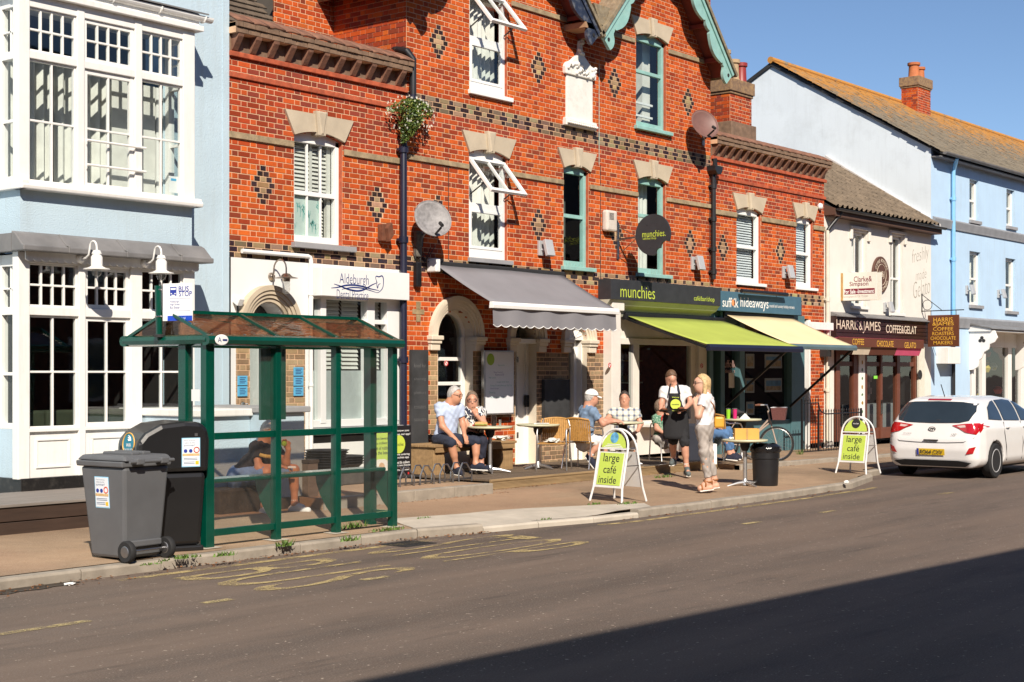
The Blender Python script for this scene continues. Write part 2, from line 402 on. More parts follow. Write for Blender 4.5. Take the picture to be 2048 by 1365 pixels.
# drain grate by the kerb
dg=MB();gx,gy=12.2,11.3
dg.box(gx-.25,gx+.25,gy-.2,gy-.17,ROADZ-.02,ROADZ+.008);dg.box(gx-.25,gx+.25,gy+.17,gy+.2,ROADZ-.02,ROADZ+.008)
for i in range(9):dg.box(gx-.25+i*.059,gx-.225+i*.059,gy-.17,gy+.17,ROADZ-.02,ROADZ+.008)
dg.build('drain_grate',M_blackmatt,label='small iron drain grate beside the kerb',cat='drain')
# fallen leaves and weeds
M_leaf=pm('dry_leaf',(.22,.09,.03),.8,.5,30,0)
M_weed=pm('green_weed',(.10,.17,.03),.6,.4,20,0)
lf=MB();rl=random.Random(3)
for (xa,xb,n,off) in ((5.2,8.6,130,.16),(9.0,12.6,160,.10),(12.6,13.6,60,.12),(15.5,22.0,90,.12)):
    for i in range(n):
        x=rl.uniform(xa,xb);y=KY(x)-abs(rl.gauss(0,off))-.01;a=rl.uniform(0,6.28);r=rl.uniform(.008,.028)
        z=ROADZ+.008+rl.uniform(0,.012)
        lf.add([(x+r*math.cos(a),y+r*math.sin(a),z),(x-.5*r*math.sin(a),y+.5*r*math.cos(a),z+.008),(x-r*math.cos(a),y-r*math.sin(a),z),(x+.5*r*math.sin(a),y-.5*r*math.cos(a),z+rl.uniform(0,.01))],[(0,1,2,3)])
for i in range(220):
    x=rl.uniform(14.2,25.5);y=(13.80 if x<17 else 14.16 if x<23.6 else 13.7)-abs(rl.gauss(0,.06));a=rl.uniform(0,6.28);r=rl.uniform(.008,.026);z=PZ(x,y)+.008
    lf.add([(x+r*math.cos(a),y+r*math.sin(a),z),(x-.5*r*math.sin(a),y+.5*r*math.cos(a),z+.008),(x-r*math.cos(a),y-r*math.sin(a),z),(x+.5*r*math.sin(a),y-.5*r*math.cos(a),z)],[(0,1,2,3)])
lf.build('fallen_leaves',M_leaf,kind='stuff',label='dry brown leaves along the kerb and step',recalc=False)
wd=MB()
def tuft(x,y,z,n,rad,h):
    for i in range(n):
        a=rl.uniform(0,6.28);r=rl.uniform(0,rad);px,py=x+r*math.cos(a)*1.6,y+r*math.sin(a)*.5;hh=h*rl.uniform(.4,1);w=rl.uniform(.006,.014);b=rl.uniform(0,6.28);l=rl.uniform(.3,1.1)*hh
        dx,dy=math.cos(b),math.sin(b)
        wd.add([(px-dy*w,py+dx*w,z),(px+dy*w,py-dx*w,z),(px+dx*l,py+dy*l,z+hh)],[(0,1,2)])
for (u,v,n,r,h,zz) in ((370,1117,60,.12,.05,0),(450,1112,50,.10,.05,0),(572,1096,70,.08,.08,-.02),(700,1082,60,.09,.08,0),(705,1055,90,.16,.09,.02),(775,1062,90,.2,.05,0),
        (850,1040,30,.1,.04,0),(300,1130,25,.08,.03,0),(1090,1035,20,.1,.04,0),(1255,1002,60,.14,.05,.05),(1190,1003,40,.1,.04,.05),(100,1062,30,.06,.08,.05),(820,998,30,.1,.06,.06),(905,985,40,.16,.06,.06),(1330,952,60,.18,.06,.07),(1600,905,40,.06,.2,.12),(330,1123,20,.05,.04,0)):
    p=G(u,v,zz);tuft(p.x,p.y,PZ(p.x,p.y) if p.y>KY(p.x) else 0,n,r,h)
wd.build('weeds',M_weed,kind='stuff',label='small green weeds growing from the kerb joints',recalc=False)
# litter
def crumple(name,c,r,m,label,cat,seed,flat=.45):
    bm=bmesh.new();bmesh.ops.create_icosphere(bm,subdivisions=3,radius=r);rr=random.Random(seed)
    for v in bm.verts:
        k=.65+.6*mnoise.noise(Vector(v.co)*(2.2/r)+Vector((seed,0,0)));v.co=Vector((v.co.x*k*1.4,v.co.y*k,v.co.z*k*flat))
        v.co += Vector(c)+Vector((0,0,r*flat*.8))
    me=bpy.data.meshes.new(name);bm.to_mesh(me);bm.free();o=link_obj(name,me,m);tag(o,label,cat);return o
p=G(140,1171,ROADZ);crumple('crumpled_tissue',p,.055,M_whitefresh,'crumpled white tissue lying in the gutter','litter',3,.3)
p=G(1691,968,0);crumple('crumpled_cup',(p.x,p.y-.02,0.0),.045,M_whitefresh,'crushed white paper cup on the kerb near the car','litter',9,.8)
M_wet=pm('damp_gutter_dirt',(.028,.018,.012),.45,.5,9,.3,30,.01)
gp_=[(4.6+.1*i,KY(4.6+.1*i)) for i in range(36)];rl2=random.Random(5)
MB().poly([(x,y-.004,ROADZ+.006) for x,y in gp_]+[(x,y-.05-.20*math.sin(math.pi*(i+1)/37)**.6-rl2.uniform(0,.05),ROADZ+.006) for i,(x,y) in enumerate(gp_)][::-1]).build('damp_gutter',M_wet,kind='structure',label='dark damp patch in the gutter at the left')
# ================================================================== BRICKWORK
CH,HD=0.0795,0.1135
def brick_mat(name,src):
    m,nt,b=nodes_of(name);v=coords(nt,(1,1,1),'Position')
    if src=='attr':
        a=nt.nodes.new('ShaderNodeAttribute');a.attribute_name='bc';col=a.outputs['Color']
    else:col=nt.nodes.new('ShaderNodeObjectInfo').outputs['Color']
    n1=tex(nt,v,14,6,.7);n2=tex(nt,v,90,3,.7);n3=tex(nt,v,1.1,6,.65)
    c=mixc(nt,ramp(nt,n1,[(.4,0),(.8,.35)]),col,(.17,.045,.022))
    c=mixc(nt,ramp(nt,n2,[(.6,0),(.8,.35)]),c,(.70,.34,.16))
    c=mixc(nt,ramp(nt,n3,[(.55,0),(.78,.42)]),c,(.13,.045,.025))
    nt.links.new(c,b.inputs['Base Color']);b.inputs['Roughness'].default_value=.9;b.inputs['Specular IOR Level'].default_value=.08
    bumpn(nt,b,n1,.5,.006);return m
M_brickA=brick_mat('clay_brick_wall','attr');M_brickO=brick_mat('clay_brick','obj')
M_mortar=pm('lime_mortar',(.64,.41,.25),.95,.12,6,.4,70,.004,dirt=.3,dirtcol=(.36,.21,.13),ds=2.5)
RED=[(.53,.095,.019),(.47,.078,.017),(.40,.060,.017),(.57,.120,.022),(.31,.046,.018),(.50,.086,.019),(.24,.048,.024)]
DRED=[(.44,.064,.022),(.37,.052,.020),(.29,.046,.024),(.48,.082,.022),(.24,.046,.030)]
BUFF=[(.40,.29,.16),(.34,.24,.13),(.28,.19,.11),(.44,.33,.19)]
DBUFF=[(.26,.19,.115),(.20,.145,.09),(.31,.23,.14),(.16,.12,.085)]
BLK=[(.022,.020,.026),(.032,.028,.034),(.016,.016,.022)]
def brick_unit(w):
    h=CH-.013;d=.03;e=.003
    vs=[(0,0,0),(w,0,0),(w,0,h),(0,0,h)]
    mb=MB();mb.add([(e,-.005,e),(w-e,-.005,e),(w-e,-.005,h-e),(e,-.005,h-e),(0,-.003,0),(w,-.003,0),(w,-.003,h),(0,-.003,h),(0,d,0),(w,d,0),(w,d,h),(0,d,h)],
        [(0,1,2,3)]+[(i,i+4,(i+1) % 4+4,(i+1) % 4) for i in range(4)]+[(i+4,i+8,(i+1) % 4+8,(i+1) % 4+4) for i in range(4)])
    return mb
ME_STR=brick_unit(2*HD-.013).build('brick',M_brickO,data=True);ME_HDR=brick_unit(HD-.013).build('brick',M_brickO,data=True)
def cut(iv,holes):
    for (a,b) in holes:
        out=[]
        for (p,q) in iv:
            if b <= p or a >= q:out.append((p,q));continue
            if a>p:out.append((p,a))
            if b<q:out.append((b,q))
        iv=out
    return iv
def brick_wall(parent,X0,X1,Z0,Z1,Y,holes=(),region=None,colfn=None,specials=None,single=300,seed=1,z_ref=0.0,hide=None):
    """Flemish bond. holes: functions z -> (xa, xb) or None; specials: {course: [(xa, xb, palette)]}"""
    rr=random.Random(seed);k0=int(math.ceil((Z0-z_ref)/CH-.01));k1=int((Z1-z_ref)/CH+.01)
    mo=MB();cand=[];rest=[]
    specials=specials or {}
    for k in range(k0,k1):
        z=z_ref+k*CH;zm=z+CH/2;base=(X0,X1) if region is None else region(zm)
        if base is None:continue
        hl=[h(zm) for h in holes];hl=[h for h in hl if h]
        for (a,b) in cut([base],hl):mo.add([(a,Y,z),(b,Y,z),(b,Y,z+CH),(a,Y,z+CH)],[(0,1,2,3)])
        sp=specials.get(k,[]);iv=cut([base],hl+[(a,b) for (a,b,c) in sp])
        x=X0-(1.5*HD if k % 2 else 0)-3*HD;i=0
        while x<X1+.01:
            w=2*HD if i % 2==0 else HD
            for (a,b) in iv:
                p,q=max(x,a),min(x+w,b)
                if q-p>.025:
                    pal=colfn(p,zm) if colfn else RED
                    c=rr.choice(pal);f=rr.uniform(.85,1.18);c=tuple(min(1,t*f) for t in c)
                    if abs((q-p)-w)<.002:cand.append((p,z,w,c))
                    else:rest.append((p,z,q-p,c))
            x += w;i += 1
        for (a,b,pal) in sp:
            for (p,q) in cut([(a,b)],hl):
                if q-p>.03:rest.append((p,z,q-p,tuple(t*rr.uniform(.85,1.15) for t in rr.choice(pal))))
    def score(t):
        p,z,w,c=t;zc=ZC(p,Y);u=1024+FPX*(p*ST-Y*CT)/zc;v=V0-(z-CZ)*FPX/zc
        ok=0<v<1365 and 0<u<2048 and not (hide and hide(u,v));return (0 if ok else 1,zc/(w/HD)**.5)
    cand.sort(key=score);pick=[t for t in cand if score(t)[0]==0][:single];ids=set((t[0],t[1]) for t in pick)
    for (p,z,w,c) in pick:
        o=inst('brick',ME_STR if w>1.5*HD else ME_HDR,(p+.0065,Y,z+.0065+rr.uniform(-.001,.001)),parent);o.color=(*c,1)
    allr=[t for t in cand if (t[0],t[1]) not in ids]+rest
    V=[];Fc=[];C=[]
    e=.003;h=CH-.013;d=.03
    for (p,z,w,c) in allr:
        w=w-.013;x=p+.0065;zz=z+.0065;b=len(V);dy=rr.uniform(-.0025,.0015)
        V += [(x+e,Y-.005+dy,zz+e),(x+w-e,Y-.005+dy,zz+e),(x+w-e,Y-.005+dy,zz+h-e),(x+e,Y-.005+dy,zz+h-e),(x,Y-.003+dy,zz),(x+w,Y-.003+dy,zz),(x+w,Y-.003+dy,zz+h),(x,Y-.003+dy,zz+h),(x,Y+d,zz),(x+w,Y+d,zz),(x+w,Y+d,zz+h),(x,Y+d,zz+h)]
        Fc += [(b,b+1,b+2,b+3)]+[(b+i,b+i+4,b+(i+1) % 4+4,b+(i+1) % 4) for i in range(4)]+[(b+i+4,b+i+8,b+(i+1) % 4+8,b+(i+1) % 4+4) for i in range(4)]
        C += [(*c,1)]*12
    if V:
        me=bpy.data.meshes.new('brickwork');me.from_pydata(V,[],Fc);at=me.color_attributes.new('bc','FLOAT_COLOR','POINT');at.data.foreach_set('color',np.array(C,'f').ravel())
        o=link_obj('brickwork',me,M_brickA,parent);o['kind']='stuff'
    mo.build('mortar',M_mortar,parent,recalc=False)
def rect_hole(xa,xb,za,zb):return lambda z:(xa,xb) if za<z<zb else None
def arch_hole(xa,xb,za,zs,rise):
    """opening with a curved head: springing zs, rise above it"""
    w=(xb-xa)/2;xc=(xa+xb)/2;R=(w*w+rise*rise)/(2*rise)
    def f(z):
        if z <= za or z >= zs+rise:return None
        if z <= zs:return (xa,xb)
        t=z-(zs+rise-R);h=math.sqrt(max(0,R*R-t*t));return (xc-h,xc+h)
    return f
def arc_pts(xa,xb,zs,rise,n=14):
    w=(xb-xa)/2;xc=(xa+xb)/2;R=(w*w+rise*rise)/(2*rise);zc=zs+rise-R;a=math.asin(min(1,w/R))
    if rise>w*.98:a=math.pi/2
    return [(xc+R*math.sin(-a+2*a*i/n),zc+R*math.cos(-a+2*a*i/n)) for i in range(n+1)]
def diamond(sp,xc,zc,z_ref=0.0):
    k=round((zc-z_ref)/CH-.5)
    for i,n in enumerate((1,2,3,4,3,2,1)):
        r=sp.setdefault(k-3+i,[]);x=xc-n*HD/2
        if n <= 2:
            for j in range(n):r.append((x+j*HD,x+(j+1)*HD,BLK))
        else:
            r.append((x,x+HD,BLK));r.append((x+HD,x+(n-1)*HD,BUFF));r.append((x+(n-1)*HD,x+n*HD,BLK))
def checker(sp,xa,xb,k,rows,pal=DBUFF):
    """rows: list of 'h' (black header) or 's' (black stretcher) in buff, from the top course k downwards"""
    P=3*HD
    for j,t in enumerate(rows):
        r=sp.setdefault(k-j,[]);x=xa
        while x<xb:
            if t=='h':seq=[(0,1,BLK),(1,3,pal)]
            elif t=='s':seq=[(-.5,1.5,BLK),(1.5,2.5,pal)]
            else:seq=[(0,2,pal),(2,3,pal)]
            for (a,b,c) in seq:
                p,q=max(xa,x+a*HD),min(xb,x+b*HD)
                if q-p>.02:r.append((p,q,c))
            x += P
def prism_part(name,pts,y0,y1,m,parent,bevel=0):return MB().prism(pts,'y',y0,y1).build(name,m,parent,bevel=bevel)
def arch_band(name,xa,xb,zs,rise,t,y0,y1,m,parent,n=20,t2=None):
    """curved band of thickness t round an arched head"""
    a=arc_pts(xa,xb,zs,rise,n);b=arc_pts(xa-t,xb+t,zs,rise+t,n)
    mb=MB()
    for i in range(n):
        mb.prism([a[i],a[i+1],b[i+1],b[i]],'y',y0,y1)
    o=mb.build(name,m,parent);return o
def lintel(parent,xa,xb,zs,rise,Y,h=.33,splay=.19,key=True):
    arc=arc_pts(xa-.02,xb+.02,zs,rise,12)
    pts=[(xa-.02-splay,zs+h+.02)]+[(xb+.02+splay,zs+h+.02)]+arc[::-1]
    mb=MB();n=len(arc)
    top=[(xa-.02-splay+(xb-xa+.04+2*splay)*i/(n-1),zs+h+.02) for i in range(n)]
    for i in range(n-1):
        f=[(arc[i][0],Y-.045,arc[i][1]),(arc[i+1][0],Y-.045,arc[i+1][1]),(top[i+1][0],Y-.045,top[i+1][1]),(top[i][0],Y-.045,top[i][1])]
        g=[(p[0],Y+.12,p[2]) for p in f]
        fs=[(0,1,2,3),(0,1,5,4),(2,3,7,6)]
        if i==0:fs.append((3,0,4,7))
        if i==n-2:fs.append((1,2,6,5))
        mb.add(f+g,fs)
    o=mb.build('lintel',M_stone,parent)
    if key:
        xc=(xa+xb)/2;zt=zs+h+.07;zb=zs+rise-.05
        k=MB().prism([(xc-.115,zt),(xc+.115,zt),(xc+.075,zb),(xc-.075,zb)],'y',Y-.085,Y+.1)
        k.add([(xc-.07,Y-.1,zt-.02),(xc+.07,Y-.1,zt-.02),(xc+.012,Y-.1,zb+.03),(xc-.012,Y-.1,zb+.03),(xc-.1,Y-.084,zt-.01),(xc+.1,Y-.084,zt-.01),(xc+.03,Y-.084,zb+.01),(xc-.03,Y-.084,zb+.01)],
              [(0,1,2,3),(0,4,5,1),(1,5,6,2),(2,6,7,3),(3,7,4,0)])
        k.build('keystone',M_stone,o,bevel=.006)
    return o
def reveal(parent,xa,xb,za,zs,rise,y0,y1,m):
    pts=[(xa,za)]+arc_pts(xa,xb,zs,rise,10)+[(xb,za)]
    mb=MB();n=len(pts)
    vs=[(x,y0,z) for x,z in pts]+[(x,y1,z) for x,z in pts]
    mb.add(vs,[(i,i+1,i+1+n,i+n) for i in range(n-1)]+[(n-1,0,n,2*n-1)])
    return mb.build('reveal',m,parent)
def wavy_sheet(mb,x0,x1,y,z0,z1,amp=.03,waves=8,nz=1):
    n=max(8,int(waves*6));ph=random.uniform(0,6)
    def P(s,t):return (x0+(x1-x0)*s,y+amp*math.sin(ph+s*waves*2*math.pi)+amp*.5*math.sin(ph*2+s*waves*5.1),z0+(z1-z0)*t)
    mb.grid(P,n,nz)
def room(parent,x0,x1,y0,y1,z0,z1,m=None):
    """the shell of the room behind an opening (no front)"""
    mb=MB();mb.add([(x0,y0,z0),(x1,y0,z0),(x1,y1,z0),(x0,y1,z0),(x0,y0,z1),(x1,y0,z1),(x1,y1,z1),(x0,y1,z1)],[(0,1,2,3),(4,7,6,5),(3,2,6,7),(0,3,7,4),(1,5,6,2)])
    return mb.build('room',m or M_room,parent,recalc=False)
M_sillgrey=pm('grey_sill_paint',(.30,.30,.31),.7,.1,4,.2,40,.003,dirt=.3)
M_coping=pm('weathered_coping_tile',(.21,.10,.062),.9,.35,6,.5,30,.01,dirt=.5,dirtcol=(.07,.05,.045),ds=4)
M_soot=pm('sooty_brick',(.20,.125,.08),.9,.3,8,.5,30,.01,dirt=.4,dirtcol=(.08,.05,.04),ds=5)
M_redtrim=pm('rubbed_red_brick',(.40,.085,.035),.85,.3,9,.5,30,.008,dirt=.35,dirtcol=(.15,.06,.04))
M_string=pm('string_course_stone',(.33,.25,.15),.9,.25,9,.5,50,.008,dirt=.6,dirtcol=(.09,.07,.055),ds=6)
M_pipe=pm('dark_blue_pipe',(.014,.015,.034),.35,.2,4,.05,30,.002,dirt=.1)
M_pipeblk=pm('black_pipe',(.018,.018,.020),.4,.2,4,.05,30,.002,dirt=.1)
def cornice(parent,x0,x1,zt,zs,Y,dent=.335,seed=1):
    """brick cornice: zt top of wall face, zs lower string height"""
    rr=random.Random(seed)
    MB().box(x0,x1,Y-.035,Y+.05,zs,zs+.07).build('string_course',M_redtrim,parent,bevel=.008)
    MB().box(x0,x1,Y-.05,Y+.05,zt-.50,zt-.43).build('string_course',M_redtrim,parent,bevel=.006)
    MB().box(x0,x1,Y+.0,Y+.06,zt-.43,zt-.19).build('frieze',M_soot,parent)
    x=x0+.05;i=0
    cb=MB().add([(0,-.02,-.21),(.10,-.02,-.21),(.10,-.15,-.03),(0,-.15,-.03),(0,-.16,.01),(.10,-.16,.01),(.10,.06,.01),(0,.06,.01),(0,.06,-.21),(.10,.06,-.21)],
                  [(0,1,2,3),(3,2,5,4),(4,5,6,7),(0,8,9,1),(1,9,6,5,2),(0,3,4,7,8)]).build('corbel',M_coping,data=True)
    while x<x1-.1:
        inst('corbel',cb,(x,Y,zt-.20),parent);x += dent
    for j,z in enumerate((zt-.19,zt-.19+CH)):
        x=x0-(HD if j else 0)
        while x<x1:
            a,b=max(x0,x+.004),min(x1,x+2*HD-.006)
            if b-a>.04:MB().box(a,b,Y-.17-.02*j+rr.uniform(-.006,.006),Y+.1,z+.003,z+CH-.006).build('cornice_brick',M_soot,parent,bevel=.006)
            x += 2*HD
    MB().box(x0,x1,Y-.15,Y+.11,zt-.188,zt-.19+2*CH-.008).build('cornice_mortar',M_mortar,parent)
    x=x0;zz=zt-.19+2*CH
    while x<x1-.02:
        w=min(.30,x1-x);n=7
        def P(s,t,x=x,w=w):
            a=t*math.pi*.5;return (x+s*(w-.008),Y-.20+.55*t,zz+.0+.20*math.sin(a)+.012*math.sin(s*math.pi))
        MB().grid(P,3,6).build('coping_tile',M_coping,parent,smooth=True,thick=.03);x += .30
def pots(parent,spots,z):
    pass
# ================================================================== DENTAL PRACTICE BUILDING
XA,XB,XC_,XD=FX(456),FX(813),FX(1421),FX(1648)
dental=thing('brick_house','narrow red brick building with white dental practice shopfront behind the bus shelter','building',(XA,YF,FCZ))
z_cop=FZ(456,40);z_str=FZ(456,153)
sp={}
for (u,v) in ((526,372),(754,405)):diamond(sp,FX(u),FZ(u,v))
kb=int(FZ(456,487)/CH)
checker(sp,XA,XB,kb,'hsh')
wxa,wxb=FX(588),FX(684);wza,wzs=FZ(588,482),FZ(588,270);wr=.09
zfas=(kb-2)*CH
def dent_col(x,z):
    if z>FZ(456,262):return DRED+RED[4:5] if (z<z_str or random.random()<.8) else DRED
    return RED
brick_wall(dental,XA+.01,XB,zfas,z_cop-.42,YF,[arch_hole(wxa,wxb,wza-.06,wzs,wr+.02)],colfn=dent_col,specials=sp,seed=2)
for (a,b) in ((XA+.01,wxa-.02),(wxb+.03,XB-.02)):
    MB().box(a,b,YF-.035,YF+.03,FZ(456,275),FZ(456,262)).build('string_course',M_string,dental,bevel=.006)
cornice(dental,XA+.01,XB-.02,z_cop,z_str,YF,seed=5)
lintel(dental,wxa,wxb,wzs,wr,YF)
reveal(dental,wxa,wxb,wza-.03,wzs,wr,YF,YF+.16,M_redtrim)
MB().box(wxa-.06,wxb+.22,YF-.10,YF+.1,wza-.10,wza-.02).build('sill',M_sillgrey,dental,bevel=.006)
def sash(parent,xa,xb,za,zs,rise,y,m,fw=.06,mid=.5,bars=0,panes_glass=None,lower_bars=None,name='window',mullion=None):
    """vertical sliding window: frame mesh with panes as sub-parts"""
    zt=zs+rise;zm=za+(zs-za)*mid
    mb=MB();mb.box(xa,xa+fw,y-.03,y+.06,za,zs+.0);mb.box(xb-fw,xb,y-.03,y+.06,za,zs+.0);mb.box(xa+fw,xb-fw,y-.028,y+.06,za,za+fw*1.3)
    arc=arc_pts(xa,xb,zs,rise,10)
    mb.prism([(xb,zs-fw)]+[(xa,zs-fw)]+arc,'y',y-.03,y+.06)
    mb.box(xa+fw,xb-fw,y-.02,y+.05,zm-fw*.45,zm+fw*.45)
    lb=bars if lower_bars is None else lower_bars
    for n,(p,q) in ((lb,(za+fw,zm)),(bars,(zm,zs-fw))):
        for i in range(n):
            x=xa+fw+(xb-xa-2*fw)*(i+1)/(n+1);mb.box(x-.013,x+.013,y-.012,y+.03,p,q)
    o=mb.build(name,m,parent,bevel=.005)
    g=panes_glass or M_glass
    for n,(p,q),dy in ((lb,(za+fw,zm),.012),(bars,(zm,zs-fw),.02)):
        for i in range(n+1):
            w=(xb-xa-2*fw)/(n+1);x=xa+fw+w*i
            MB().poly([(x,y+dy,p),(x+w,y+dy,p),(x+w,y+dy,q),(x,y+dy,q)]).build('pane',g,o)
    return o
M_shutter=pm('white_shutter',(.62,.60,.55),.5,.06,5,.05,30,.002)
M_film=pm('frosted_film',(.52,.62,.57),.6,.05,5,0)
M_treeprint=pm('teal_tree_print',(.10,.36,.33),.7,.1,5,0)
def slats(parent,xa,xb,za,zb,y,n,m,tilt=.6,w=.06,name='slat'):
    h=(zb-za)/n;tilt=1.0;w=h*1.12
    me=MB().obox((0,0,0),((xb-xa)/2,0,0),(0,w/2*math.cos(tilt),w/2*math.sin(tilt)),(0,-.004*math.sin(tilt),.004*math.cos(tilt))).build(name,m,data=True)
    for i in range(n):inst(name,me,((xa+xb)/2,y,za+h*(i+.5)),parent)
win=sash(dental,wxa,wxb,wza,wzs,wr,YF+.10,M_whitefresh,.075,.47,2,lower_bars=2)
zmid=wza+(wzs-wza)*.47
slats(win,wxa+.10,(wxa+wxb)/2-.02,zmid+.06,wzs-.03,YF+.20,12,M_shutter);slats(win,(wxa+wxb)/2+.03,wxb-.16,zmid+.06,wzs-.03,YF+.20,12,M_shutter)
MB().box((wxa+wxb)/2-.02,(wxa+wxb)/2+.03,YF+.17,YF+.23,zmid,wzs).build('shutter_stile',M_shutter,win)
MB().box(wxb-.16,wxb-.08,YF+.17,YF+.23,wza,wzs).build('shutter_stile',M_shutter,win)
slats(win,wxa+.62,wxb-.16,wza+.08,zmid-.04,YF+.26,12,M_shutter)
film=MB().box(wxa+.08,wxa+.68,YF+.135,YF+.139,wza+.08,zmid-.03).build('frosted_film',M_film,win)
rt=random.Random(4);tp=MB()
for i in range(11):
    x=wxa+.14+.5*((i*.37) % 1);z=wza+.13+(zmid-wza-.35)*((i*.61) % 1);h=rt.uniform(.12,.2);y=YF+.133
    tp.box(x-.004,x+.004,y-.001,y,z,z+h)
    for j in range(7):
        a=rt.uniform(-.9,.9);l=h*rt.uniform(.25,.5);b=z+h*rt.uniform(.4,.95)
        tp.add([(x,y-.002,b),(x+math.sin(a)*l,y-.002,b+math.cos(a)*l-.01),(x+math.sin(a)*l+.012,y-.002,b+math.cos(a)*l+.01)],[(0,1,2)])
tp.build('tree_print',M_treeprint,film)
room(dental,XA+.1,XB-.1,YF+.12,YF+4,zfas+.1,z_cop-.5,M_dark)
# party wall and flank so that nothing shows through, flat roof behind the coping
MB().box(XA+.02,XB-.02,YF+.33,YF+5,z_cop-.1,z_cop-.02).build('roof',M_lead,dental)
# ground floor: white shopfront
M_shopwhite=pm('white_shopfront',(.76,.76,.75),.45,.03,2,.05,20,.002,dirt=.08,dirtcol=(.5,.48,.44))
axa,axb=FX(497),FX(568);azs=FZ(497,650);arise=(axb-axa)/2
gz=FCZ
dw=MB();xl,xr=XA+.04,XB-.03
xs0=FX(622);zf0=FZ(622,592)
ah=arch_hole(axa,axb,gz,azs,arise)
z=gz
while z<zfas-.001:
    z2=min(z+.05,zfas)
    hl=[h for h in (ah((z+z2)/2),(xs0+.02,xr-.16) if .75<(z+z2)/2<zf0+.35 else None) if h]
    for (a,b) in cut([(xl,xr)],hl):dw.add([(a,YF-.012,z),(b,YF-.012,z),(b,YF-.012,z2),(a,YF-.012,z2)],[(0,1,2,3)])
    z=z2
dw.build('shopfront_wall',M_shopwhite,dental,recalc=False)
# stone arch of several rolls
for i,(t0,dy) in enumerate(((0,.05),(.055,.075),(.11,.10),(.165,.12))):
    arch_band('arch_moulding',axa-t0,axb+t0,azs,arise+t0,.05 if i<3 else .07,YF-dy-.012,YF+.05,M_stone,dental,28)
reveal(dental,axa,axb,gz,azs,arise-.001,YF-.02,YF+.30,M_shopwhite)
# buff brick jambs below the arch
for (a,b) in ((FX(470),axa-.005),(axb+.005,FX(607))):
    bw=thing('jamb',None,None,(a,YF,gz));bw.parent=dental;bw.matrix_parent_inverse=INV[dental.name];INV[bw.name]=INV[bw.name]
    brick_wall(bw,a,b,gz,azs-.02,YF-.035,colfn=lambda x,z:BUFF,single=60,seed=int(a*10))
dd=MB();dd.box(axa,axb,YF+.30,YF+.34,gz,azs).build('door',M_white,dental,bevel=.004)
door=bpy.data.objects[-1] if False else None
MB().box(axa+.10,axb-.10,YF+.28,YF+.305,gz+.95,azs-.12).build('door_glass',M_glassd,dental)
room(dental,axa-.3,axb+.3,YF+.36,YF+2.5,gz,zfas,M_dark)
MB().poly([(x,YF+.29,z) for x,z in arc_pts(axa,axb,azs,arise-.002,16)]).build('fanlight',M_glassd,dental)
# blue plaques and the brass door bell
M_plaque=pm('blue_plaque',(.10,.42,.68),.4,.05,5,0);M_navy=pm('navy_print',(.012,.03,.16),.5,.05,5,0)
for (u0,u1,v0,v1) in ((476,495,752,771),(476,495,773,793),(588,607,735,752),(588,607,754,772),(588,607,774,792)):
    p,q=F(u0,v0,YF-.06),F(u1,v1,YF-.06);mb=MB().box(p.x,q.x,YF-.062,YF-.045,q.z,p.z);o=mb.build('plaque',M_plaque,dental,bevel=.003)
    for j in range(4):
        zz=p.z-(p.z-q.z)*(.2+.18*j);MB().box(p.x+.03,q.x-.03-.02*(j % 2),YF-.0635,YF-.062,zz-.006,zz+.004).build('print_line',M_navy,o)
M_shiny=pm('chrome_metal',(.55,.53,.50),.15,.05,5,0,metal=1)
p=F(485,808,YF-.06);MB().lathe([(.0,-.03),(.03,-.02),(.035,0),(.02,.03),(.012,.05)],p,12,(0,-1,0)).tube([p+Vector((0,-.03,0)),p+Vector((.04,-.06,.0)),p+Vector((.06,-.05,-.06)),p+Vector((.06,-.03,-.12))],.012,8).build('door_bell',M_shiny,dental,smooth=True)
# sign board over the window
sgx0,sgx1=FX(622),FX(802);sgz1,sgz0=FZ(622,535),FZ(622,592)
MB().box(sgx0+.02,sgx1-.02,YF-.20,YF-.012,sgz0,sgz1).build('sign_board',M_shopwhite,dental,bevel=.004)
sb=bpy.data.objects['sign_board']
YS=YF-.203
def at_sign(zx,zy):
    u=600+zx/6.826;v=520+zy/6.826;return F(u,v,YS)
a,b=at_sign(540,270),at_sign(938,300);text('Aldeburgh',((a.x+b.x)/2,YS,(a.z+b.z)/2-.0),M_navy,sb,width=b.x-a.x,height=.20,bold=-.012)
a,b=at_sign(503,460),at_sign(933,495);text('Dental Practice',((a.x+b.x)/2,YS,(a.z+b.z)/2),M_navy,sb,width=b.x-a.x,height=.135,bold=-.012)
def swoosh(pts,w,name='logo_line'):
    P=[at_sign(*p) for p in pts];mb=MB();n=len(P);vs=[]
    Q=[]
    for i in range(n-1):
        for k in range(5):
            t=k/5;p0,p1,p2,p3=P[max(i-1,0)],P[i],P[i+1],P[min(i+2,n-1)]
            Q.append(.5*((2*p1)+(-p0+p2)*t+(2*p0-5*p1+4*p2-p3)*t*t+(-p0+3*p1-3*p2+p3)*t**3))
    Q.append(P[-1]);m=len(Q)
    for i,q in enumerate(Q):
        d=(Q[min(i+1,m-1)]-Q[max(i-1,0)]).normalized();nn=Vector((-d.z,0,d.x));ww=w*(.25+.75*math.sin(math.pi*i/(m-1)))
        vs += [q+nn*ww,q-nn*ww]
    mb.add([(v.x,YS,v.z) for v in vs],[(2*i,2*i+2,2*i+3,2*i+1) for i in range(m-1)]);mb.build(name,M_navy,sb,recalc=False)
swoosh([(465,330),(540,355),(650,400),(780,425),(880,405),(980,345),(1050,315)],.013)
swoosh([(425,385),(520,375),(620,350),(740,345),(860,365),(960,395),(1080,420)],.013)
swoosh([(570,405),(640,388),(720,378),(830,385),(930,410),(1050,450)],.009)
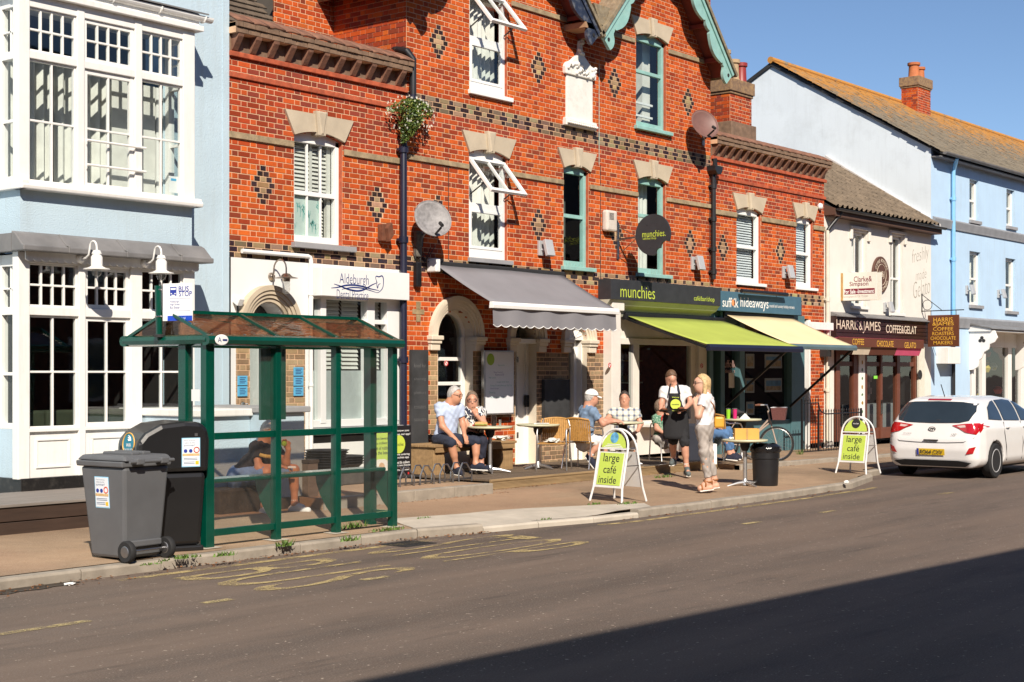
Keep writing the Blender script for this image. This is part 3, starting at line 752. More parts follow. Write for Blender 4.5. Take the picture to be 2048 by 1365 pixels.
swoosh([(1060,320),(1035,260),(1040,225),(1080,232),(1120,220),(1140,270),(1130,380),(1080,440),(1040,450)],.009)
swoosh([(1040,270),(1050,350),(1060,385),(1072,340),(1100,325)],.008)
# window below the sign: three lights with louvre shutters
gza,gzb=FZ(622,848),sgz0+.03;gy=YF+.05
ws=[(xs0+.02,FX(640)),(FX(652),FX(733)),(FX(748),FX(772))]
wm=MB();xe=xr-.16
wm.box(xs0+.02,xe,gy-.06,gy+.08,gza-.06,gza+.05);wm.box(xs0+.02,xe,gy-.06,gy+.08,gzb-.07,gzb+.3)
for (a,b) in ((FX(640)-.0,FX(651)),(FX(733),FX(748)),(FX(773),xe)):wm.box(a,b,gy-.07,gy+.08,gza,gzb)
ztr=FZ(652,640);wm.box(xs0+.02,xe,gy-.04,gy+.06,ztr-.04,ztr+.03)
w3=wm.build('window',M_shopwhite,dental,bevel=.006)
for (a,b) in ws:
    MB().poly([(a,gy,gza),(b,gy,gza),(b,gy,gzb),(a,gy,gzb)]).build('pane',M_glass,w3)
    zl=gza+(gzb-gza)*.42
    slats(w3,a+.02,(a+b)/2-.02 if b-a>.4 else b-.02,ztr+.04,gzb-.04,gy+.10,5,M_shutter,.5,.075)
    if b-a>.4:slats(w3,(a+b)/2+.03,b-.05,ztr+.04,gzb-.04,gy+.10,5,M_shutter,.5,.075);slats(w3,(a+b)/2+.03,b-.05,zl,ztr-.04,gy+.10,11,M_shutter,.5,.075)
    slats(w3,a+.02,(a+b)/2-.02 if b-a>.4 else b-.02,zl,ztr-.04,gy+.10,11,M_shutter,.5,.075)
    MB().box(a,b,gy+.06,gy+.068,gza,zl-.02).build('frosted_panel',pm('frosted_glass',(.42,.45,.44),.5,.08,6,0),w3)
room(dental,xs0,xr-.12,gy+.02,YF+3,gza-.1,gzb+.2,M_room)
MB().box(xs0-.02,xr-.05,YF-.14,YF+.05,gza-.17,gza-.065).build('sill',M_sillgrey,dental,bevel=.008)
# wide white plinth panel under the window is the wall itself; downpipe from the band
pw=MB();pr=[F(484,500,YF-.06),F(622,516,YF-.06)]
z1=(pr[0].z+pr[1].z)/2
pw.tube([(pr[0].x,YF-.06,z1),(pr[1].x-.06,YF-.06,z1),(pr[1].x-.015,YF-.06,z1-.015),(pr[1].x,YF-.06,z1-.07),(pr[1].x,YF-.06,gz)],.033,10)
for zz in (z1-.55,z1-1.0,z1-1.9):pw.lathe([(.042,-.02),(.042,.02)],(pr[1].x,YF-.06,zz),10)
pw.build('downpipe',M_whitefresh,dental,smooth=True)
# blue garden wall with white coping either side of the step
WY,BY=14.65,14.3
gw=thing('low_wall','low pale blue rendered wall with white coping beside the dental practice door','wall',(12.6,WY,0))
wx0,wx1=12.05,FX(501,WY)
zt1,zt0=FZ(470,818,WY),FZ(470,833,WY)
MB().box(wx0,wx1,WY,YF-.02,0,zt0).build('wall_body',M_bluewall,gw,bevel=.015)
MB().box(wx0-.03,wx1-.002,WY-.06,YF-.02,zt0,zt1).build('coping',M_white,gw,bevel=.015)
M_plinth=pm('black_bitumen_plinth',(.035,.031,.028),.8,.3,5,.4,30,.01,dirt=.6,dirtcol=(.16,.13,.10),ds=4)
MB().box(wx0,wx1-.01,BY,WY+.1,0,.36).build('plinth',M_plinth,gw,bevel=.03)
gw2=thing('low_wall','taller pale blue wall block with grey coping behind the seated man','wall',(wx1+.4,WY,0))
xw0,xw1=wx1,FX(612,BY)
MB().box(xw0,xw1,BY+.02,15.9,.05,FZ(560,826,BY)).build('wall_body',M_bluewall,gw2,bevel=.02)
MB().box(xw0-.03,xw1+.05,BY-.04,15.9,FZ(560,826,BY),FZ(560,814,BY)).build('coping',M_sillgrey,gw2,bevel=.012)
MB().box(xw0-.012,xw1+.02,BY-.03,15.85,0,.20).build('plinth',M_plinth,gw2,bevel=.03)
# ================================================================== MAIN GABLED RED BUILDING (cafe)
cafe=thing('brick_house','tall red brick building with two gables, dark brick diamonds and arched cafe front','building',(XB,YF,FCZ))
z_eave=7.95
gx_mid=FX(1193);gxl=XB-.05
def gable(z):
    if z<z_eave+.0:return (XB,XC_)
    return (XB,XC_)
sp={}
for (u,v) in ((877,84),(1077,133),(1229,168),(1376,207),(876,428),(1077,451),(1233,466),(1380,487)):diamond(sp,FX(u),FZ(u,v))
kt=int(FZ(1130,251)/CH);checker(sp,XB,XC_,kt,'hsh')
kl=int(FZ(1150,548)/CH);checker(sp,XB,XC_,kl,'hsh',BUFF)
WIN={}
for k,(ul,ur,vs,vp) in dict(a=(939,1014,178,-30),b=(1272,1332,250,70),c=(938,1014,514,305),d=(1127,1177,531,336),e=(1276,1331,545,358)).items():
    WIN[k]=(FX(ul),FX(ur),FZ(ul,vs),FZ(ul,vp))
holes=[arch_hole(a,b,c-.05,d,.10) for (a,b,c,d) in WIN.values()]
# ground-floor arches
GA=dict(one=(FX(875),FX(945),FZ(875,672)),two=(FX(1030),FX(1072),FZ(1030,682)),three=(FX(1137),FX(1173),FZ(1137,690)))
zsp=GA['one'][2]
for (a,b,zs) in GA.values():holes.append(arch_hole(a,b,0,zsp,(b-a)/2))
sx0,sx1=FX(1212),FX(1421)
z_fas0,z_fas1=FZ(1222,602),FZ(1222,560)
holes.append(rect_hole(sx0,sx1+.1,0,z_fas1-.1))
zcap=zsp-.24
def cafe_col(x,z):
    if z<zcap and x>GA['one'][0]-.30:return DBUFF if x>FX(1060) else (BUFF if x<FX(960) and z>.9 else DBUFF+BUFF)
    if z<.85 and x>GA['one'][0]-.3:return RED
    if FZ(1130,300)<z<FZ(1130,262):return DRED
    return RED if z<FZ(1130,262) else RED[:5]+RED[:3]
def cafe_col2(x,z):
    if GA['one'][1]+.1<x<GA['two'][0]-.1 and z<1.0:return RED
    return cafe_col(x,z)
hide=lambda u,v:(850<u<1240 and 530<v) or (u>1215 and v>555)
brick_wall(cafe,XB,XC_,.1,10.8,YF,holes,gable,cafe_col2,sp,300,11,hide=hide)
zst=FZ(815,309)
edges=[XB]+[t for k in ('c','d','e') for t in (WIN[k][0]-.03,WIN[k][1]+.03)]+[XC_]
for i in range(0,len(edges),2):MB().box(edges[i],edges[i+1],YF-.04,YF+.03,zst-.085,zst).build('string_course',M_string,cafe,bevel=.008)
zst2=FZ(1030,15)-.05
edges=[FX(1022),FX(1268),FX(1336),XC_-.3]
for i in range(0,len(edges),2):MB().box(edges[i],edges[i+1],YF-.04,YF+.03,FZ(1272,88),FZ(1272,79)).build('string_course',M_string,cafe,bevel=.008)
# lower rear block: flank and set-back wall with the pier
xfl=XB
fl=MB();yb_=17.95;xb0=FX(548,yb_)
zk=int(z_cop/CH)
pier=thing('rear_wall',None,None,(xb0,yb_,z_cop));pier.parent=cafe;pier.matrix_parent_inverse=INV[cafe.name]
brick_wall(pier,xb0,XB,z_cop-.3,9.6,yb_,colfn=lambda x,z:RED,single=60,seed=31)
# flank: bricks laid along y, built flat and turned
def flank(parent,x,y0,y1,z0,z1,seed):
    rr=random.Random(seed);V=[];Fc=[];C=[];mo=MB().poly([(x,y1,z0),(x,y0,z0),(x,y0,z1),(x,y1,z1)])
    mo.build('mortar',M_mortar,parent,recalc=False)
    for k in range(int(z0/CH),int(z1/CH)):
        y=y0-(1.5*HD if k % 2 else 0);i=0
        while y<y1:
            w=2*HD if i % 2==0 else HD;p,q=max(y,y0),min(y+w,y1)
            if q-p>.03:
                c=rr.choice(RED+DRED);b=len(V);z=k*CH+.0055;h=CH-.011
                V += [(x-.007,p+.0055,z),(x-.007,q-.0055,z),(x-.007,q-.0055,z+h),(x-.007,p+.0055,z+h),(x+.03,p+.0055,z),(x+.03,q-.0055,z),(x+.03,q-.0055,z+h),(x+.03,p+.0055,z+h)]
                Fc += [(b+1,b,b+3,b+2)]+[(b+j,b+j+4,b+(j+1) % 4+4,b+(j+1) % 4) for j in range(4)];C += [(*c,1)]*8
            y += w;i += 1
    me=bpy.data.meshes.new('brickwork');me.from_pydata(V,[],Fc);at=me.color_attributes.new('bc','FLOAT_COLOR','POINT');at.data.foreach_set('color',np.array(C,'f').ravel())
    o=link_obj('brickwork',me,M_brickA,parent);o['kind']='stuff'
flank(cafe,XB,YF+.002,yb_,z_cop-.4,9.6,8)
MB().box(XB+.01,XC_-.01,YF+2.3,YF+4.5,0,9.5).build('rear_mass',M_room,cafe)
MB().box(XB+.05,XC_-.02,YF+.06,YF+2.3,z_eave+.6,z_eave+.7).build('ceiling',M_room,cafe)
MB().box(XC_-.03,XC_-.01,YF+.06,YF+4.5,0,10.8).build('flank_wall',M_redtrim,cafe)
MB().box(XB+.012,XB+.04,YF+.06,YF+4.5,0,9.6).build('flank_lining',M_room,cafe)
# tiled roof seen over the dental parapet
rt_=thing('roof_slope',None,None,(13,19,7));rt_.parent=dental;rt_.matrix_parent_inverse=INV[dental.name]
M_tile=pm('brown_plain_tile',(.115,.085,.06),.9,.3,6,.5,40,.01,dirt=.3,dirtcol=(.2,.17,.12))
tm=MB().box(0,.2,0,.14,0,.018).build('roof_tile',M_tile,data=True)
for j in range(12):
    for i in range(18):
        x=XA-1.4+i*.21+(.1 if j % 2 else 0)
        if x>xb0+.1:continue
        inst('roof_tile',tm,(x,17.6+j*.13,7.05+j*.12),rt_,(math.radians(38),0,0))
MB().add([(XA-1.6,17.6,7.03),(xb0,17.6,7.03),(xb0,20,9.2),(XA-1.6,20,9.2)],[(0,1,2,3)]).build('roof_felt',M_blackmatt,rt_)
# windows of the upper floors
M_upvc=M_whitefresh
def win_common(k,fm,ym=.10):
    a,b,c,d=WIN[k];lintel(cafe,a,b,d,.09,YF);reveal(cafe,a,b,c-.03,d,.09,YF+.001,YF+.2,M_redtrim);return a,b,c,d
def curtain(parent,xa,xb,za,zb,y,waves=6,amp=.025):
    mb=MB();wavy_sheet(mb,xa,xb,y,za,zb,amp,waves);return mb.build('curtain',M_curtain,parent,smooth=True,angle=80)
def hopper(parent,xa,xb,zb,zt,y,out,fw=.06):
    """top-hung casement pushed open: hinged along zt, its foot swung out"""
    H=zt-zb;ang=math.asin(min(.95,out/H));dn=Vector((0,-math.sin(ang),-math.cos(ang)));nn=Vector((0,-math.cos(ang),math.sin(ang)));o0=Vector((xa,y,zt));W=xb-xa
    mb=MB();R=Vector((1,0,0))
    for (s,t,ws,wt) in ((W/2,fw/2,W/2,fw/2),(W/2,H-fw/2,W/2,fw/2),(fw/2,H/2,fw/2,H/2-fw),(W-fw/2,H/2,fw/2,H/2-fw),(W/2,H/2,.012,H/2-fw)):
        mb.obox(o0+R*s+dn*t,R*ws,dn*wt,nn*.028)
    o=mb.build('casement',M_upvc,parent,bevel=.006)
    q=[o0+R*fw+dn*fw,o0+R*(W-fw)+dn*fw,o0+R*(W-fw)+dn*(H-fw),o0+R*fw+dn*(H-fw)]
    MB().poly(q).build('pane',M_glass,parent)
    for x in (xa+.02,xb-.02):MB().bar((x,y-.01,zt-H*.8),Vector((x,y,zt))+dn*H*.72,.012,.02).build('stay',M_blackmatt,parent)
    return o
for k in ('a','c'):
    a,b,c,d=win_common(k,None);y=YF+.08;fw=.07;zm=c+(d-c)*.50;zt=d+.0
    mb=MB();mb.box(a,a+fw,y-.03,y+.05,c,d);mb.box(b-fw,b,y-.03,y+.05,c,d);mb.box(a+fw,b-fw,y-.03,y+.05,c,c+.15);mb.box(a+fw,b-fw,y-.03,y+.05,zm-.06,zm+.05)
    mb.prism([(b,d-.06),(a,d-.06)]+arc_pts(a,b,d,.09,10),'y',y-.03,y+.05)
    mb.box(a+fw,a+fw+.05,y-.04,y+.02,c+.15,zm-.06);mb.box(b-fw-.05,b-fw,y-.04,y+.02,c+.15,zm-.06);mb.box(a+fw+.05,b-fw-.05,y-.04,y+.02,c+.15,c+.2);mb.box(a+fw+.05,b-fw-.05,y-.04,y+.02,zm-.11,zm-.06)
    w=mb.build('window',M_upvc,cafe,bevel=.006)
    MB().poly([(a+fw+.05,y,c+.2),(b-fw-.05,y,c+.2),(b-fw-.05,y,zm-.11),(a+fw+.05,y,zm-.11)]).build('pane',M_glass,w)
    hopper(w,a+.03,b-.03,zm+.02,d-.08,y-.04,.50)
    curtain(w,a+.22,a+.22+(b-a)*.5,c,d+.05,YF+.32,4,.035);curtain(w,b-.26,b+.1,c,d+.05,YF+.36,3,.03)
    MB().box(a-.04,b+.10,YF-.07,YF+.06,c-.085,c-.012).build('sill',M_upvc if k=='a' else M_sillgrey,cafe,bevel=.008)
for k in ('b','d','e'):
    a,b,c,d=win_common(k,None);zm=c+(d-c)*(.55 if k != 'b' else .62)
    w=sash(cafe,a,b,c,d,.09,YF+.09,M_turq,.075,.62 if k != 'd' else .52,0)
    MB().box(a-.08,b+.14,YF-.09,YF+.08,c-.085,c-.012).build('sill',M_turq,cafe,bevel=.01)
    if k=='e':curtain(w,a+.08,b-.2,c,d+.05,YF+.3,5)
    if k=='b':MB().box(b-.32,b-.05,YF+.35,YF+.5,c,d).build('blind',M_curtain,w);MB().box(a+.1,b-.1,YF+.25,YF+.29,c+.25,c+.29).box(a+.1,b-.1,YF+.25,YF+.29,c+.5,c+.54).build('inner_rail',M_white,w)
    if k=='d':MB().box(a+.05,b-.05,YF+.5,YF+.52,c,d+.1).build('grey_blind',pm('grey_blind_cloth',(.10,.11,.10),.9,.1,4,0),w)
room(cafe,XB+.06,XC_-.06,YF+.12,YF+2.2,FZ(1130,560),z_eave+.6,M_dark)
# wall boxes between upper rooms keep daylight out of the lower ones
# stone plaque
M_plq=pm('whitewashed_stone',(.74,.72,.67),.75,.06,5,.4,50,.008,dirt=.4,dirtcol=(.38,.30,.22),ds=9)
pu=thing('stone_plaque',None,None,F(1156,255));pu.parent=cafe;pu.matrix_parent_inverse=INV[cafe.name]
xa,xb=FX(1128),FX(1184);za,zb=FZ(1128,240),FZ(1128,135)
mb=MB();mb.box(xa+.03,xb-.03,YF-.04,YF+.02,za,zb);mb.build('tablet',M_plq,pu,bevel=.01)
mb=MB();xc=(xa+xb)/2
mb.box(xa-.04,xb+.04,YF-.09,YF+.02,za-.10,za+.04);mb.box(xa-.01,xb+.01,YF-.12,YF+.02,za-.03,za+.0)
mb.build('carved_base',M_plq,pu,bevel=.02)
cr=[(xa-.03,zb-.12),(xb+.03,zb-.12),(xb+.05,zb+.02),(xb-.02,zb+.10),(xb-.12,zb+.13),(xc+.12,zb+.26),(xc+.05,zb+.34),(xc+.03,zb+.55),(xc-.03,zb+.55),(xc-.05,zb+.34),(xc-.12,zb+.26),(xa+.12,zb+.13),(xa+.02,zb+.10),(xa-.05,zb+.02)]
MB().prism(cr,'y',YF-.075,YF+.02).build('carved_crest',M_plq,pu,bevel=.015)
rr=random.Random(2)
def blob(mb,c,r,n=8):
    prof=[(r*math.sin(math.pi*i/5),-r*math.cos(math.pi*i/5)) for i in range(6)];mb.lathe(prof,c,n,(0,-1,0),cap=False)
mb=MB()
for i in range(34):blob(mb,(rr.uniform(xa,xb),YF-.08,zb+rr.uniform(-.1,.1)),rr.uniform(.025,.05))
for i in range(12):blob(mb,(xc+rr.uniform(-.06,.06),YF-.07,zb+rr.uniform(.3,.58)),rr.uniform(.02,.045))
for i in range(16):blob(mb,(xa+(xb-xa)*i/15,YF-.11,za-.05),.028)
o=mb.build('carved_foliage',M_plq,pu,smooth=True);o['kind']='stuff'
# bargeboards of the two gables
YB=YF-.48
M_dkblue=pm('flaking_navy_paint',(.02,.03,.06),.6,.2,4,.3,20,.005,dirt=.55,dirtcol=(.4,.4,.38),ds=8)
M_redsoffit=pm('red_brown_soffit',(.16,.03,.02),.7,.2,5,.1,20,.003)
M_roofedge=pm('mossy_roof_edge',(.22,.18,.12),.95,.3,10,.6,30,.02,dirt=.4,dirtcol=(.45,.25,.04),ds=9)
def barge(x_low,x_top,z_low,z_top,side,front_m,name):
    """scalloped board from its foot up to the apex; side +1: falls to the right"""
    p0,p1=Vector((x_low,0,z_low)),Vector((x_top,0,z_top));d=(p1-p0);L=d.length;d.normalize();nrm=Vector((-d.z,0,d.x));
    if nrm.z<0:nrm=-nrm
    outer=[p0+nrm*.0,p1+nrm*.0];n=120;inner=[]
    for i in range(n+1):
        s=L*i/n;ph=(s-.42) % 1.0;dep=.24
        if s<.36:
            r=.20;q=(s-.10);dep=.17+math.sqrt(max(0,r*r-q*q))*.95 if abs(q)<r else .20
        else:
            dep=.22+.12*math.sin(math.pi*min(1,ph/.72)) if ph<.72 else .17+.05*math.sin(math.pi*(ph-.72)/.28)
        inner.append(p0+d*s-nrm*dep)
    mb=MB()
    for i in range(n):
        s0,s1=L*i/n,L*(i+1)/n
        a,b=p0+d*s0,p0+d*s1
        mb.prism3([(a.x,YB,a.z),(b.x,YB,b.z),(inner[i+1].x,YB,inner[i+1].z),(inner[i].x,YB,inner[i].z)],(0,.06,0))
    mb.build('bargeboard',front_m,cafe)
    mb=MB();mb.prism3([p0+Vector((0,YB-.03,0))+nrm*.0,p1+Vector((0,YB-.03,0)),p1+Vector((0,YB-.03,0))-nrm*.07,p0+Vector((0,YB-.03,0))-nrm*.07],(0,.05,0));mb.build('bargeboard_moulding',front_m,cafe)
    mb=MB();q=nrm*.03;w=[p0+nrm*.02-d*.08,p1+nrm*.02]
    mb.prism3([Vector((w[0].x,YB-.06,w[0].z)),Vector((w[1].x,YB-.06,w[1].z)),Vector((w[1].x,YB-.06,w[1].z))+nrm*.07,Vector((w[0].x,YB-.06,w[0].z))+nrm*.07],(0,3.2,0));mb.build('roof_edge',M_roofedge,cafe)
    mb=MB();mb.prism3([Vector((p0.x,YB+.06,p0.z))-nrm*.01,Vector((p1.x,YB+.06,p1.z))-nrm*.01,Vector((p1.x,YB+.06,p1.z))-nrm*.03,Vector((p0.x,YB+.06,p0.z))-nrm*.03],(0,2.6,0));mb.build('soffit',M_redsoffit,cafe)
    for s in (.45,1.25,2.05):
        a=p0+d*s-nrm*.08;MB().box(a.x-.04,a.x+.04,YB+.06,YF,a.z-.05,a.z+.03).build('purlin_end',M_redsoffit,cafe)
    # drop hole in the round foot
    c=p0+d*.10-nrm*.17;MB().lathe([(.035,0),(.035,.01)],(c.x,YB-.002,c.z),10,(0,-1,0)).build('pierced_hole',M_blackmatt,cafe)
xr_low,zr_low=FX(1466,YB),FZ(1466,150,YB)
xv,zv=FX(1206,YB),FZ(1206,66,YB)
hgt=(xr_low-xv)/2
barge(xr_low,(xr_low+xv)/2,zr_low,zr_low+hgt*1.12,1,M_turq,'r')
barge(xv-.02,(xr_low+xv)/2,zr_low,zr_low+hgt*1.12,-1,M_turq,'l')
xl_low=XB-.28
barge(xv-.10,(xv+xl_low)/2,zr_low,zr_low+hgt*1.12,1,M_dkblue,'r')
barge(xl_low,(xv+xl_low)/2,zr_low,zr_low+hgt*1.12,-1,M_turq,'l')
MB().box(xv-.55,xv-.08,YB+.0,YF,zr_low+.06,zr_low+.16).build('valley_soffit',pm('bare_soffit_board',(.34,.20,.11),.8,.2,6,.2,30,.004),cafe)
MB().prism([(xv-.06,zr_low+.20),(xv+.06,zr_low+.2),(xv+.25,zr_low+.55),(xv-.25,zr_low+.55)],'y',YB+.02,YB+.3).build('valley_lead',M_roofedge,cafe)
# arches on the ground floor: stone rings, capitals, piers
for nme,(a,b,zs) in GA.items():
    r=(b-a)/2
    for i,(t0,t,dy) in enumerate(((0,.055,.02),(.055,.05,.045),(.105,.05,.065),(.155,.07,.085))):
        arch_band('arch_moulding',a-t0,b+t0,zsp,r+t0,t,YF-dy,YF+.05,M_stonewhite,cafe,26)
    for (x0,x1) in ((a-.26,a+.03),(b-.03,b+.26)):
        mb=MB();mb.box(x0,x1,YF-.12,YF+.15,zsp-.07,zsp);mb.box(x0+.02,x1-.02,YF-.095,YF+.15,zsp-.13,zsp-.07);mb.box(x0+.035,x1-.035,YF-.07,YF+.15,zsp-.24,zsp-.13);mb.build('capital',M_stonewhite,cafe,bevel=.012)
    reveal(cafe,a,b,FCZ,zsp,r-.001,YF-.01,YF+.35,M_stonewhite)
# arch one: sash window with dark room and lower panel
a,b,zs=GA['one'];r=(b-a)/2;y=YF+.16;zsl=FZ(880,895)
mb=MB();mb.box(a,a+.05,y,y+.07,zsl,zsp);mb.box(b-.10,b,y,y+.07,zsl,zsp);zt=FZ(880,718);mb.box(a+.05,b-.1,y+.005,y+.06,zt-.03,zt+.03);zt2=FZ(880,768);mb.box(a+.05,b-.1,y+.005,y+.06,zt2-.03,zt2+.03);mb.box(a+.05,b-.1,y,y+.07,zsl,zsl+.08)
w=mb.build('window',M_white,cafe,bevel=.006);arch_band('arch_frame',a+.07,b-.07,zsp,r-.07,.07,y,y+.07,M_white,w)
MB().poly([(x,y+.03,z) for x,z in [(a,zsl)]+arc_pts(a,b,zsp,r-.002,14)+[(b,zsl)]]).build('pane',M_glassd,w)
room(cafe,a-.6,b+.8,y+.08,YF+2.2,0,zsp+r+.3,M_dark)
M_tan=pm('tan_wood',(.42,.25,.09),.6,.15,6,.1,20,.003)
MB().box(a+.05,b-.1,y+.15,y+.5,zsl,FZ(880,800)).build('counter',M_tan,w)
MB().box(a,b,YF+.05,y+.1,FCZ,zsl).build('stall_riser',M_stonewhite,cafe)
# arch two: panelled white door
a,b,zs=GA['two'];r=(b-a)/2;y=YF+.2
dr=MB();dr.box(a-.02,b+.02,y,y+.06,FCZ,zsp-.02);xm=FX(1046,y);dr.box(a+.28,a+.31,y-.02,y,FCZ,zsp-.05);dr.box(b-.06,b+.02,y-.03,y,FCZ,zsp-.02);dr.box(a-.02,a+.05,y-.03,y,FCZ,zsp-.02)
dr=dr.build('door',M_white,cafe,bevel=.004)
MB().box(a-.06,b+.1,YF-.02,y+.08,zsp-.09,zsp-.01).build('door_transom',M_white,cafe,bevel=.006)
for zz in (FZ(1042,870,y),FZ(1042,720,y)):MB().box(a+.27,a+.32,y-.025,y-.02,zz-.05,zz+.05).build('hinge',M_shiny,dr)
p=F(1055,803,y-.03);MB().box(p.x-.09,p.x+.06,y-.05,y-.02,p.z-.10,p.z+.11).box(p.x+.06,p.x+.1,y-.06,y-.02,p.z-.04,p.z+.06).build('letter_plate',M_blackmatt,dr,bevel=.01)
MB().poly([(x,y,z) for x,z in arc_pts(a,b,zsp,r-.002,14)]).build('fanlight',M_glassd,cafe)
# arch three: open passage with white flank wall and a pale tympanum
a,b,zs=GA['three'];r=(b-a)/2
MB().prism([(a,zsp)]+arc_pts(a,b,zsp,r-.002,14)[1:],'y',YF+.08,YF+.14).build('tympanum',M_white,cafe)
for i in range(6):
    an=math.pi*(.12+.76*i/5);MB().bar(((a+b)/2,YF+.078,zsp+.03),((a+b)/2-math.cos(an)*r*.9,YF+.078,zsp+math.sin(an)*r*.9),.02,.02).build('fan_rib',M_white,cafe)
room(cafe,a-.02,b+.02,YF+.3,YF+2.2,0,zsp,M_room)
MB().box(b-.035,b+.02,YF+.1,YF+2.0,0,zsp-.05).build('passage_wall',M_white,cafe)
mb=MB();mb.box(a+.0,a+.05,YF+.3,YF+.36,FCZ,zsp);mb.box(b-.12,b-.035,YF+.2,YF+.28,FCZ,zsp);mb.build('door_frame',M_white,cafe)
MB().box(a+.05,b-.12,YF+.34,YF+.38,FCZ,zsp).build('door',pm('grey_door_paint',(.32,.30,.27),.6,.1,4,.05,20,.002),cafe)
# buff cross of bricks left of the first arch
p=F(836,624);MB().box(p.x-.14,p.x+.14,YF-.012,YF+.02,p.z-.04,p.z+.04).box(p.x-.05,p.x+.05,YF-.012,YF+.02,p.z+.046,p.z+.16).box(p.x-.05,p.x+.05,YF-.012,YF+.02,p.z-.16,p.z-.046).build('brick_cross',pm('buff_brick',(.30,.22,.12),.9,.25,9,.4,40,.006),cafe)
# downpipes
def downpipe(parent,pts,m,r=.055,rings=()):
    mb=MB();mb.tube(pts,r,12)
    for z in rings:mb.lathe([(r*1.35,-.05),(r*1.35,.05)],(pts[-1][0],pts[-1][1],z),12);mb.box(pts[-1][0]-.10,pts[-1][0]+.10,pts[-1][1],pts[-1][1]+.06,z-.02,z+.02)
    return mb.build('downpipe',m,parent,smooth=True)
xp=XB-.06;yp=YF-.10
ptop=F(770,0,yb_-.5)
downpipe(cafe,[(FX(768,YF+.6),YF+.6,9.5),(FX(768,YF+.6),YF+.6,FZ(768,85,YF+.6)),(FX(775,YF+.5),YF+.5,FZ(775,95,YF+.5)),(FX(815,YF-.05),YF-.05,FZ(815,103,YF-.05)),(FX(826,YF-.1),YF-.10,FZ(826,118,YF-.1)),(FX(826,YF-.1),yp,FZ(826,200,YF-.1))],M_pipeblk,.055)
xq=FX(807,yp);xw=FX(826,yp)
downpipe(cafe,[(xw,yp,FZ(826,190,yp)),(xw,yp,FZ(826,215,yp)),(xw-.05,yp,FZ(820,245,yp)),(xq+.05,yp,FZ(812,262,yp)),(xq,yp,FZ(807,280,yp)),(xq,yp,FCZ)],M_pipe,.058,[FZ(807,480,yp),FZ(807,720,yp),FZ(807,300,yp)])
xq2=FX(1427,YF-.08)
dp=downpipe(cafe,[(xq2,YF-.08,FZ(1427,350)),(xq2,YF-.08,FZ(1427,560))],M_pipeblk,.05,[FZ(1427,375),FZ(1427,440),FZ(1427,500),FZ(1427,545)])
MB().prism([(xq2-.15,FZ(1427,335)),(xq2+.15,FZ(1427,335)),(xq2+.14,FZ(1427,345)),(xq2+.07,FZ(1427,352)),(xq2-.07,FZ(1427,352)),(xq2-.14,FZ(1427,345))],'y',YF-.22,YF-.01).build('rainwater_hopper',M_pipeblk,cafe,bevel=.01)
MB().tube([(xq2+.12,YF-.05,FZ(1427,335)),(xq2+.10,YF-.05,FZ(1427,318))],.05,8).build('hopper_inlet',M_pipeblk,cafe)
# ================================================================== RIGHT BRICK BLOCK
blk=thing('brick_house','lower red brick building on the right with blue holiday agency shopfront','building',(XC_,YF,.15))
sp={}
for (u,v) in ((1446,493),(1561,503)):diamond(sp,FX(u),FZ(u,v))
kr=int(FZ(1600,590)/CH) ;checker(sp,XC_,XD,kr,'hsh',BUFF)
W6=(FX(1473),FX(1521),FZ(1473,563),FZ(1473,420));W7=(FX(1592),FX(1625),FZ(1592,573),FZ(1592,438))
bz_top=FZ(1430,272);bz_str=FZ(1430,358)
zb0,zb1=FZ(1442,623),FZ(1442,583)
sxr=FX(1604)
holes=[arch_hole(a,b,c-.05,d,.10) for (a,b,c,d) in (W6,W7)]+[rect_hole(XC_-.1,sxr,0,zb1-.1),rect_hole(sxr-.01,FX(1617),0,FZ(1600,640))]
def blk_col(x,z):return DRED if z>FZ(1430,405) else RED
brick_wall(blk,XC_,XD,.1,bz_top-.42,YF,holes,None,blk_col,sp,300,21,hide=lambda u,v:v>580 and u<1605)
cornice(blk,XC_+.02,XD+.05,bz_top,bz_str,YF,.30,9)
edges=[XC_+.05,W6[0]-.03,W6[1]+.03,W7[0]-.03,W7[1]+.03,XD]
for i in range(0,6,2):MB().box(edges[i],edges[i+1],YF-.04,YF+.03,FZ(1431,429),FZ(1431,419)).build('string_course',M_string,blk,bevel=.008)
M_blind=pm('white_blind_slat',(.66,.68,.70),.5,.04,5,0)
for (a,b,c,d) in (W6,W7):
    lintel(blk,a,b,d,.09,YF);reveal(blk,a,b,c-.03,d,.09,YF+.001,YF+.2,M_redtrim)
    w=sash(blk,a,b,c,d,.09,YF+.08,M_upvc,.075,.50,0)
    slats(w,a+.08,b-.08,c+.1,d-.02,YF+.19,26,M_blind,.75,.05)
    MB().box(a-.03,b+.18,YF-.06,YF+.05,c-.075,c-.012).build('sill',M_upvc,blk,bevel=.006)
room(blk,XC_+.02,XD-.05,YF+.15,YF+3,FZ(1430,600),bz_top-.5,M_dark)
MB().box(XC_+.02,XD,YF+.35,YF+4.5,bz_top-.1,bz_top-.02).build('roof',M_lead,blk)
MB().box(XC_+.02,XD-.02,YF+3.2,YF+4.5,0,bz_top-.12).build('rear_mass',M_room,blk)
MB().box(XD-.03,XD,YF+.06,YF+4.5,0,bz_top-.5).build('flank_wall',M_redtrim,blk)
